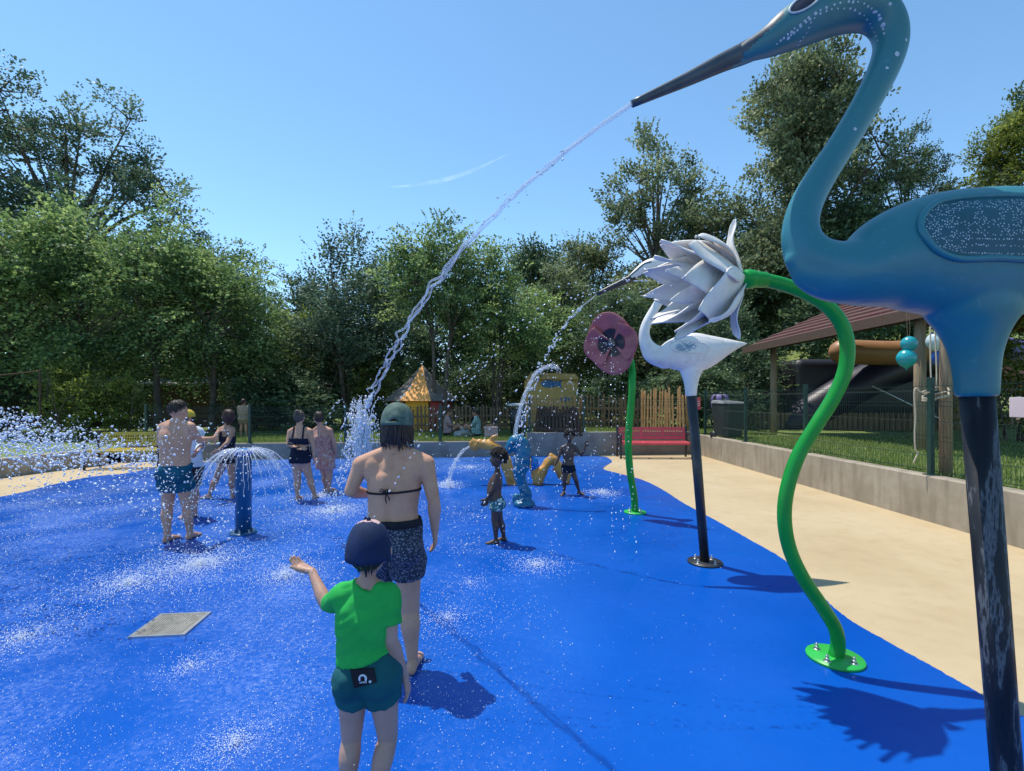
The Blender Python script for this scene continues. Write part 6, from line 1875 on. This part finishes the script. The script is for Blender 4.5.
# middle
tree('dense0', 'yellow green bushy tree above the women by the fence', 293, 25, 302, L_YEL, wide=.85, rz=2.5)
tree('dense1', 'small dark round tree top peeping over the middle trees', 312, 36, 272, L_DARK, wide=.8, rz=1.1)
tree('elm2', 'mid green elm in the dip left of the upright shoots', 268, 22, 318, L_ELM, wide=1.0, rz=.1)
tree('shoot', 'slender young tree with long upright shoots against the sky', 345, 20.5, 232, L_BLUE, wide=1.15, rz=0)
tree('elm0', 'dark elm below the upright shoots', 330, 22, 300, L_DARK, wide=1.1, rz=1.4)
tree('high0', 'tall narrow elm over the round tent', 437, 18.9, 206, L_ELM, wide=.80, rz=.8)
tree('elm0', 'elm half behind the tall narrow elm left of the tent', 378, 23.5, 250, L_DARK, wide=.85, rz=2.0)
tree('high1', 'pale feathery elm right of the tent above the litter bin', 492, 20.5, 254, L_ELM, wide=.95, rz=2.6)
tree('high0', 'low spreading elm above the yellow hut', 545, 24.5, 285, L_ELM, wide=1.15, rz=4.4)
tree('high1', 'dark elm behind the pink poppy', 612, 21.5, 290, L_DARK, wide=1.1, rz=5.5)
tree('dense1', 'dark dense tree closing the gap right of the tent roof', 455, 30, 290, L_DARK, wide=.9, rz=.4)
tree('dense0', 'dark dense tree far behind the litter bin', 505, 33, 292, L_DARK, wide=.9, rz=2.8)
tree('dense1', 'dark dense tree far behind the capped woman', 400, 32, 285, L_DARK, wide=.9, rz=5.8)
# wooded bank to the right
tree('dense0', 'dark round tree on the skyline left of the open poplar', 535, 44, 234, L_DARK, wide=.85, rz=.9)
tree('dense1', 'olive tree on the bank directly below the open poplar', 590, 40, 232, L_OLIVE, wide=.9, rz=3.3)
tree('dense1', 'olive tree half way up the bank between poppy and skyline', 560, 33, 268, L_OLIVE, wide=1.0, rz=1.9)
tree('poplar', 'open airy poplar standing out against the sky', 657, 36, 124, L_OLIVE, wide=.98, rz=.5)
tree('dense0', 'broad tree on the bank behind the white lotus', 648, 31, 262, L_OLIVE, wide=1.05, rz=5.2)
tree('dense1', 'olive green tree on the bank right of the poplar', 712, 34, 196, L_OLIVE, wide=.95, rz=2.3)
tree('dense0', 'darker tree on the bank above the stem of the lotus', 748, 30, 222, L_DARK, wide=1.0, rz=3.9)
tree('tall1', 'big tall tree behind the neck of the blue heron', 815, 27, 38, L_OLIVE, wide=.74, rz=.4)
tree('tall0', 'dark tall tree right of the heron neck', 905, 27, 132, L_DARK, wide=.72, rz=3.0)
tree('dense1', 'dark dense tree below the crook of the heron neck', 868, 25, 190, L_DARK, wide=.95, rz=.2)
tree('tall1', 'bright green tree at the right edge above the heron back', 1030, 24, 92, L_YEL, wide=.72, rz=1.3)
tree('dense0', 'green bushy tree over the heron back', 965, 25, 176, L_OLIVE, wide=1.0, rz=4.9)
tree('dense1', 'tree beyond the right edge of the shelter', 1080, 22, 240, L_OLIVE, wide=1.1, rz=2.7)
tree('dense1', 'dark bushy tree at the near corner of the shelter roof', 728, 21, 300, L_DARK, wide=.9, rz=1.0, z=.55)
# shrubs
for (kd, lab, px, d, top, lf, wd_) in (
        ('shrub0', 'dark shrub behind the wheelie bin', 715, 18.2, 362, L_DARK, 1.2), ('shrub1', 'tall dark shrub left of the shelter post', 752, 19.0, 345, L_DARK, 1.1),
        ('shrub0', 'shrub under the shelter eave', 790, 20.5, 362, L_DARK, 1.2), ('shrub1', 'yellow lit shrub under the elms behind the spray', 72, 15.2, 362, L_YEL, .9),
        ('shrub0', 'bright yellow green shrub behind the shirtless man', 124, 15.5, 372, L_YEL, .8), ('shrub1', 'dark shrub at the left edge behind the spray', -8, 17.0, 372, L_DARK, 1.5),
        ('shrub0', 'dark shrub between the shed and the standing figure', 262, 18.6, 372, L_DARK, 1.3), ('shrub1', 'leafy shrub left of the round tent', 352, 21.5, 352, L_YEL, 1.1),
        ('shrub0', 'dark shrub behind the women near the fence', 300, 19.2, 366, L_DARK, 1.5), ('shrub1', 'shrub between the tent and the litter bin', 472, 23, 366, L_DARK, 1.6),
        ('shrub0', 'shrub left of the yellow hut', 508, 24.5, 366, L_DARK, 1.4), ('shrub1', 'shrub behind the picket fence below the poppy', 615, 19.5, 376, L_DARK, 1.5),
        ('shrub0', 'shrub behind the tall corner pickets', 668, 18.8, 366, L_DARK, 1.4), ('shrub1', 'pale thatch like shrub at the right edge behind the fence', 1012, 12.5, 330, L_YEL, .9)):
    tree(kd, lab, px, d, top, lf, 'shrub', 'shrub', wd_)

# far wood closing the view under and between the trees: one mass
rng = np.random.default_rng(77)
n = 2600; ang = rng.uniform(-1.05, 1.05, n); dist = rng.uniform(36, 60, n)
X = np.tan(ang) * dist; keep = np.abs(X) < 95; X = X[keep]; Y = dist[keep]
Z = np.array([terr_h(x, y) for x, y in zip(X, Y)]) + rng.random(len(X)) ** 1.2 * (4.8 + 1.5 * np.sin(X * .2) + 1.0 * np.sin(X * .53 + 2))
pos = np.stack([X, Y, Z], 1); V, tint = leaves_on(rng, pos, unit(rng.normal(0, 1, pos.shape) + [0, -.4, .3]), 5, 10, 1.7, .46, .2, .5)
tag(put('distant_wood', quads_mesh('distant_wood', V, 4, tint * .8), L_DARK), 'dark mass of distant woodland closing the view below the trees', 'woodland', kind='stuff')

# grass blades along the lawns nearest to the fences
def grass_blades(name, label, n, area, hgt=.07):
    rng = np.random.default_rng(len(label)); x = rng.uniform(area[0], area[1], n); y = area[2] + (area[3] - area[2]) * rng.random(n) ** 1.5
    y = np.array([max(b, wall_y(a) + .25) if area[2] > 13 else b for a, b in zip(x, y)])
    z = np.array([terr_h(a, max(b, 12.1)) if a > 5.5 or b > 13 else .37 for a, b in zip(x, y)])
    p = np.stack([x, y, z], 1); dr = unit(rng.normal(0, 1, (n, 3)) * [1, 1, 0] + 1e-6); h = hgt * rng.uniform(.5, 1.4, (n, 1)); w_ = .006 + .006 * rng.random((n, 1))
    sd = np.stack([-dr[:, 1], dr[:, 0], 0 * x], 1); lean = dr * h * rng.uniform(.2, .8, (n, 1)); top = p + lean + [0, 0, 1] * h
    V = np.stack([p - sd * w_, p + sd * w_, top + sd * w_ * .3, top - sd * w_ * .3], 1)
    return tag(put(name, quads_mesh(name, V, 4, np.clip(rng.normal(.55, .2, n), 0, 1)), L_GRASS), label, 'grass', kind='stuff')


L_GRASS = leaf_mat('grass_blade', (.17, .24, .06), (.32, .36, .13), (.09, .14, .04), .35)
grass_blades('grass', 'short lawn grass behind the right hand wire fence', 60000, (5.7, 12, 3.5, 14))
grass_blades('grass', 'short lawn grass behind the back wall', 70000, (-11, 8, 13.4, 20), .06)
# ================================================================== running and flying water
WR = np.random.default_rng(5)


def drops(name, label, pos, rad, vel=None, shape=ICO1, stretch=1.0, m=None, kind='stuff', parent=None):
    """many separate drops as one spray"""
    pos = np.asarray(pos, float); N = len(pos); rad = np.broadcast_to(np.asarray(rad, float), (N,))
    scl = np.stack([rad * WR.uniform(.7, 1.15, N), rad * WR.uniform(.7, 1.15, N), rad * WR.uniform(.85, 1.25, N)], 1)
    if vel is None: dz = unit(WR.normal(0, 1, (N, 3)))
    else:
        dz = unit(np.asarray(vel, float) + 1e-6); scl[:, 2] *= stretch
    ref = np.where(np.abs(dz[:, 2:3]) < .9, np.array([[0, 0, 1.0]]), np.array([[1.0, 0, 0]]))
    dx = unit(np.cross(ref, dz)); dy = np.cross(dz, dx)
    rot = np.stack([dx, dy, dz], 2)
    o = put(name, instanced_mesh(name, *shape, pos, scl, rot), m or M_DROP)
    if kind: tag(o, label, 'water spray', kind=kind)
    elif label: o['label'] = label
    if parent is not None:
        o.parent = parent
    return o


def path_px(pts, k=10):
    return [np.array(p) for p in catmull([tuple(at(*p)) for p in pts], k)]


def jet(label, path, r0, r1, strands=2, twist=9.0, wob=.012, seed=1, drop_n=60, drop_r=.006, solid=1.0, name='water_jet'):
    """falling jet: twisting uneven ropes of water breaking into drops"""
    r = random.Random(seed); root = thing(name, label, 'water jet', tuple(path[0])); o = np.array(path[0]); N = len(path)
    S = int(N * solid)
    for s_ in range(strands):
        pts = []; rad = []; ph = s_ * 2 * math.pi / strands
        for i in range(S):
            f = i / (N - 1); t_ = nrm(path[min(i + 1, N - 1)] - path[max(i - 1, 0)]); a = nrm(np.cross(t_, [0.3, .2, 1])); b = np.cross(t_, a)
            rr = r0 + (r1 - r0) * f; am = rr * .75 + wob * f * f
            q = ph + f * twist * 2 * math.pi * .5
            nz = noise.noise(Vector((i * .22, seed * 3.3 + s_ * .35, 0))); nz2 = noise.noise(Vector((i * .19, seed * 1.3, s_ * .3 + 9)))
            pts.append(path[i] - o + a * (am * math.cos(q) * .8 + wob * 1.3 * f * nz) + b * (am * math.sin(q) * .8 + wob * 1.3 * f * nz2))
            rad.append(max(.0015, rr * (.62 + .65 * abs(noise.noise(Vector((i * .33, s_ * 4.1, seed)))) * (.4 + f)) * (1 if i < S - 4 else (S - i) / 5)))
        mb = MB(); mb.loft(pts, rad, n=8, sub=2); mb.build('water_strand', M_WATER, root)
    P = np.array(path); idx = WR.integers(int(N * .12), N - 1, drop_n); f = idx / N
    j = P[idx] + WR.normal(0, 1, (drop_n, 3)) * (wob * 1.3 * f + r0 * .8)[:, None] - o
    v = P[np.minimum(idx + 1, N - 1)] - P[idx]
    d = drops('loose_drops', None, j, drop_r * WR.uniform(.35, 1.1, drop_n), v, stretch=1.5, kind=None, parent=root); d['kind'] = 'stuff'
    return root


def chain(label, paths, r, step, jitter=.006, gap=.2, name='drop_arc', stretch=1.5):
    """thin dashed arcs of drops"""
    pos = []; vel = []; rad = []
    for P in paths:
        P = np.array(P); seg = np.linalg.norm(np.diff(P, axis=0), axis=1); cum = np.concatenate([[0], np.cumsum(seg)]); s_ = 0.02
        while s_ < cum[-1]:
            f = s_ / cum[-1]
            if WR.random() > gap:
                q = np.array([np.interp(s_, cum, P[:, k]) for k in range(3)]); q2 = np.array([np.interp(s_ + .02, cum, P[:, k]) for k in range(3)])
                pos.append(q + WR.normal(0, jitter * (.3 + f), 3)); vel.append(q2 - q); rad.append(r * WR.uniform(.5, 1.25))
            s_ += step * WR.uniform(.6, 1.5)
    return drops(name, label, pos, np.array(rad), np.array(vel), stretch=stretch)


def ballistic(p0, v0, n=40, zend=.02, tmax=3.0, g=9.8):
    p0 = np.array(p0, float); v0 = np.array(v0, float); out = []
    T = min(tmax, (v0[2] + math.sqrt(max(0, v0[2] ** 2 + 2 * g * max(0, p0[2] - zend)))) / g)
    for i in range(n + 1):
        t_ = T * i / n; out.append(p0 + v0 * t_ + np.array([0, 0, -.5 * g * t_ * t_]))
    return out


# jet from the big heron's beak, crossing the picture
p0 = np.array(at(632, 104, 1.55)); J1 = [p0 + np.array([-1.485, 2.47, .085]) * s_ + np.array([0, 0, -.88]) * s_ * s_ for s_ in np.linspace(0, 1.06, 120)]
jet('long arching jet of clear water shooting from the blue heron beak', J1, .0072, .0100, 3, 7, .034, 3, 90, .005)
J1b = [p0 + np.array([-1.485, 2.47, .085]) * s_ + np.array([0, 0, -.88]) * s_ * s_ for s_ in np.linspace(1.04, 1.71, 60)]
chain('falling drops at the end of the long heron jet', [J1b, J1b, J1b], .013, .035, .035, .35, stretch=1.9)
# jet from the white heron
J2 = path_px([(596, 294.5, 4.8), (580, 308, 4.85), (563, 328, 4.95), (548, 353, 5.05), (536, 380, 5.15), (527, 408, 5.25), (519, 440, 5.35), (513, 475, 5.45)], 14)
jet('thin jet from the white heron beak breaking into drops', J2, .008, .008, 1, 5, .015, 6, 160, .010, solid=.32)
# seahorse spout
J3 = path_px([(515, 437, 7.5), (517.5, 420, 7.5), (522, 403, 7.5), (528.5, 387, 7.5), (535, 375, 7.5), (543, 368, 7.5), (552, 366, 7.5), (560, 370, 7.5)], 12)
jet('upright curling spout of water from the seahorse', J3, .030, .016, 3, 4, .02, 8, 70, .012)
J3b = path_px([(556, 368, 7.5), (568, 378, 7.5), (578, 396, 7.5), (585, 420, 7.5), (590, 455, 7.5), (593, 500, 7.5)], 10)
chain('loose drops falling right of the seahorse spout', [J3b, J3b], .008, .07, .04, .3)
# sea dragon mouth
J4 = path_px([(469.5, 446.5, 9.3), (463, 451, 9.2), (457, 459, 9.1), (452, 469, 9.0), (449, 480, 8.9), (447, 488, 8.8)], 10)
jet('short jet falling from the golden sea dragon mouth', J4, .022, .026, 2, 3, .02, 12, 50, .012)
# lotus streams
L0 = np.array(LOTUS_MOUTH); LP = []
for k, (vx, vy, vz) in enumerate(((-3.3, .25, 1.2), (-2.9, -.15, .9), (-3.0, -.45, .5), (-2.5, .0, .3), (-3.1, .5, .75), (-2.2, -.3, 0.0))):
    LP.append(ballistic(L0 + np.array([0, .04 * (k - 2), .03 * (k % 3 - 1)]), (vx, vy, vz)))
chain('dashed arcs of drops thrown to the left by the white lotus', LP, .0045, .035, .004, .35, stretch=1.8)
# poppy streams
PP = []; A = np.array(POPPY_A); U_ = nrm(np.cross(A, [0, 0, 1])); W_ = np.cross(U_, A); W_ = W_ if W_[2] > 0 else -W_
for k in range(9):
    a = k * 2 * math.pi / 9 + .3; v0 = A * 2.3 + U_ * 1.25 * math.cos(a) + W_ * 1.25 * math.sin(a) + np.array([0, 0, .5]); PP.append(ballistic(np.array(POPPY_MOUTH), v0))
chain('arcs of drops fanning out from the pink poppy', PP, .0062, .06, .008, .35, stretch=1.7)
for k, P in enumerate(PP[:4]): pass
# spray post dome
root = thing('spray_dome', 'umbrella shaped sheet of water falling around the blue spray post', 'water jet', tuple(fs_ + Vector((0, 0, 1.0)))); mbs = MB(); PD = []
for k in range(84):
    a = k * 2 * math.pi / 84 + WR.normal(0, .04); v = 1.42 * WR.uniform(.85, 1.1); P = ballistic((.085 * math.cos(a), .085 * math.sin(a), 0), (v * math.cos(a), v * math.sin(a), WR.uniform(.25, .6)), 24, -.985)
    L = int(8 + WR.integers(0, 12)); mbs.loft([p + WR.normal(0, .004, 3) for p in P[:L]], list(np.linspace(.0065, .003, L) * WR.uniform(.6, 1.3, L)), n=5)
    PD.append([p + np.array(root.location) for p in P])
mbs.build('water_sheet', M_WATER, root)
chain('drops falling around the blue spray post', PD, .0065, .075, .03, .5, stretch=1.6)


# general sprays ---------------------------------------------------------------
def cloud(label, n, px, py, d, rad, dens=None, shape=ICO1, sharp=0.0, freq=1.2, thr=-.05, seed=0, m=None, name='water_spray'):
    """drops in the air within a measured region; clumped by noise"""
    pos = []; rr = []; tries = 0
    while len(pos) < n and tries < n * 30:
        tries += 1
        x = WR.uniform(*px); y = WR.uniform(*py); dd = WR.uniform(*d)
        if dens and WR.random() > dens(x, y): continue
        p = at(x, y, dd)
        if p.z < .012: continue
        if noise.noise(p * freq * 2 + Vector((seed, 0, 0))) < thr and WR.random() < .8: continue
        pos.append(tuple(p)); rr.append(rad[0] + (rad[1] - rad[0]) * WR.random() ** 2.6)
    return drops(name, label, pos, np.array(rr), unit(WR.normal(0, .5, (len(pos), 3)) + [.5, 0, -.6]), shape, 1.4, m)


def d_left(x, y):
    c = 436 + x * .16; hh = 34 - x * .13
    k = 1 - abs(y - c) / hh if hh > 0 else 0
    return max(0, k) ** .7 * (1.0 - .35 * x / 155)


cloud('heavy burst of white drops blowing in from the left', 2300, (-30, 158), (404, 476), (3.6, 5.6), (.003, .0130), d_left, ICO1, freq=3.0, thr=.08)
cloud('fine drops around the heavy burst at left', 1500, (-30, 175), (412, 520), (3.4, 6.2), (.003, .011), lambda x, y: max(.06, 1 - abs(y - 455 - x * .1) / 60), ICO1, freq=2)
cloud('bright drops thrown up around the shirtless man', 520, (140, 232), (418, 560), (4.9, 5.45), (.003, .0115), lambda x, y: .35 + .65 * min(1, max(0, (y - 440) / 80)), ICO1, freq=1.8)
cloud('scattered drops falling in the middle of the pad', 260, (430, 605), (362, 470), (6.0, 8.2), (.003, .010), None, ICO1, thr=-.3)
cloud('sparse drops low over the far side of the pad', 420, (250, 620), (455, 560), (4.2, 8.0), (.004, .009), None, ICO1, thr=-.2)


def splash(label, px, py, rad, n, r=(.0025, .007), hgt=.12):
    c = gnd(px, py); a = WR.uniform(0, 6.28, n); q = np.abs(WR.normal(0, .5, n)) * rad
    z = np.abs(WR.normal(0, .35, n)) * hgt * np.exp(-q / rad) + .008
    pos = np.stack([c.x + q * np.cos(a), c.y + q * np.sin(a) * 1.1, z], 1)
    drops('floor_splash', label, pos, WR.uniform(*r, n), shape=ICO0, m=M_FOAM)


for (lab, x, y, R_, n, rr, hg) in (
        ('white splash where the heron jet lands behind the woman', 333, 512, .45, 1500, (.003, .008), .10), ('wide white splash in front of the shirtless man', 200, 566, .75, 3200, (.002, .0065), .10),
        ('splash of foam left of the shirtless man', 128, 585, .75, 2000, (.002, .006), .08), ('small splash beyond the boy hand', 285, 578, .35, 1500, (.0018, .005), .12),
        ('splash on the floor right of the small child in profile', 536, 566, .42, 1100, (.002, .005), .05), ('splash right of the curly haired child', 602, 494, .4, 700, (.003, .008), .10),
        ('splash under the sea dragon jet', 447, 487, .38, 800, (.004, .010), .18), ('thin foam at the lower left edge of the photo', 20, 640, .45, 1300, (.0015, .0045), .05),
        ('foam patch at the bottom edge left of the boy', 235, 745, .36, 1800, (.001, .0032), .05), ('faint splash on the floor right of the woman', 447, 620, .35, 800, (.0014, .004), .06),
        ('faint ring of splash below the drain', 190, 668, .3, 700, (.0012, .0035), .04), ('small splash at the feet of the two women', 322, 497, .35, 500, (.003, .008), .12),
        ('faint splash between lotus and poppy streams', 470, 585, .4, 500, (.0015, .004), .05), ('wet splash line at the far edge of the pad', 470, 468, .9, 600, (.004, .009), .06)):
    splash(lab, x, y, R_, n, rr, hg)

# sparkling specks bouncing all over the left half of the pad
n = 40000; pos = []; rr = []
while len(pos) < n:
    d = 1.25 + 6.5 * WR.random() ** 1.35; x = WR.uniform(-1.15, .42) * d + .12
    k = noise.noise(Vector((x * .8, d * .8, 3))) + .5 * noise.noise(Vector((x * 2.6, d * 2.6, 8)))
    if k < WR.uniform(-.45, .55): continue
    if WR.random() < min(.97, max(0, (x + .55) / 1.05)): continue
    z = .008 + abs(WR.normal(0, .055)) + (.35 * WR.random() ** 2 if WR.random() < .10 else 0)
    pos.append((x, d, z)); rr.append((.0007 + .0030 * WR.random() ** 3.2) * (.45 + .30 * d) * .85)
drops('bouncing_drops', 'countless tiny sparkling drops bouncing over the wet blue floor', pos, np.array(rr), shape=ICO0, m=M_DROP)

# fountain plume behind the woman
base = gnd(362, 462); root = thing('fountain_plume', 'bushy white fountain plume rising behind the capped woman at left', 'fountain', (at(362, 0, 10.6).x, 10.6, 0)); mbp = MB(); pos = []; vel = []; rr = []
for k in range(85):
    a = WR.uniform(0, 6.28); sp_ = abs(WR.normal(0, .42)); v0 = np.array([sp_ * math.cos(a), sp_ * math.sin(a), WR.uniform(3.2, 5.75)]); P = ballistic((WR.normal(0, .05), WR.normal(0, .05), .03), v0, 46, .02)
    L = int(WR.integers(8, 20)); mbp.loft([p + WR.normal(0, .008, 3) for p in P[2:2 + L]], list(np.linspace(.015, .006, L) * WR.uniform(.5, 1.4, L)), n=5)
    for i in range(6, 46):
        if WR.random() < .85: pos.append(P[i] + WR.normal(0, .022, 3)); vel.append(v0 + np.array([0, 0, -.2 * i])); rr.append(.006 + .013 * WR.random() ** 2)
mbp.build('water_strand', M_FOAM, root)
d = drops('loose_drops', None, pos, np.array(rr), np.array(vel), stretch=1.8, kind=None, parent=root); d['kind'] = 'stuff'
# a few drops on the boy's outstretched palm
hp_ = by.o + by.j['wri_l'] + Vector((-.06, .02, .03)); pos = np.array(hp_) + WR.normal(0, 1, (420, 3)) * [.06, .05, .05]
drops('palm_splash', 'drops of water splashing off the outstretched hand of the boy', pos, WR.uniform(.0008, .003, 420), shape=ICO0)

# thin curved vapour trail high in the sky
tr = []
for f in np.linspace(0, 1, 24):
    x = 390 + 118 * f; y = 183 - 33 * f + 8 * math.sin(f * math.pi) + 4; tr.append(np.array(at(x, y, 1500)))
vs = []
for i, p in enumerate(tr):
    w_ = 9 * math.sin(math.pi * (i + .5) / 24) + 1; wv_ = nrm(np.cross([1, 0, .3], np.array(sv))) * w_; vs += [p + wv_, p - wv_]
M_TRAIL = bpy.data.materials.new('vapour'); M_TRAIL.use_nodes = True; t = NT(M_TRAIL)
tl = t.n('ShaderNodeBsdfTranslucent'); tl.inputs['Color'].default_value = (.9, .93, .97, 1); tp_ = t.n('ShaderNodeBsdfTransparent'); mx_ = t.n('ShaderNodeMixShader')
t.l(t.ramp(t.noise(t.coord(scale=(.02, .02, .05)), 1.2, 5), [(.3, (.01, .01, .01)), (.8, (.13, .13, .13))]), mx_.inputs[0]); t.l(tp_.outputs[0], mx_.inputs[1]); t.l(tl.outputs[0], mx_.inputs[2])
t.l(mx_.outputs[0], [n for n in M_TRAIL.node_tree.nodes if n.type == 'OUTPUT_MATERIAL'][0].inputs['Surface'])
mb = MB(); mb.add(vs, [(2 * i, 2 * i + 1, 2 * i + 3, 2 * i + 2) for i in range(23)])
tag(mb.build('vapour_trail', M_TRAIL), 'faint thin vapour trail curving across the blue sky', 'cloud', kind='structure')
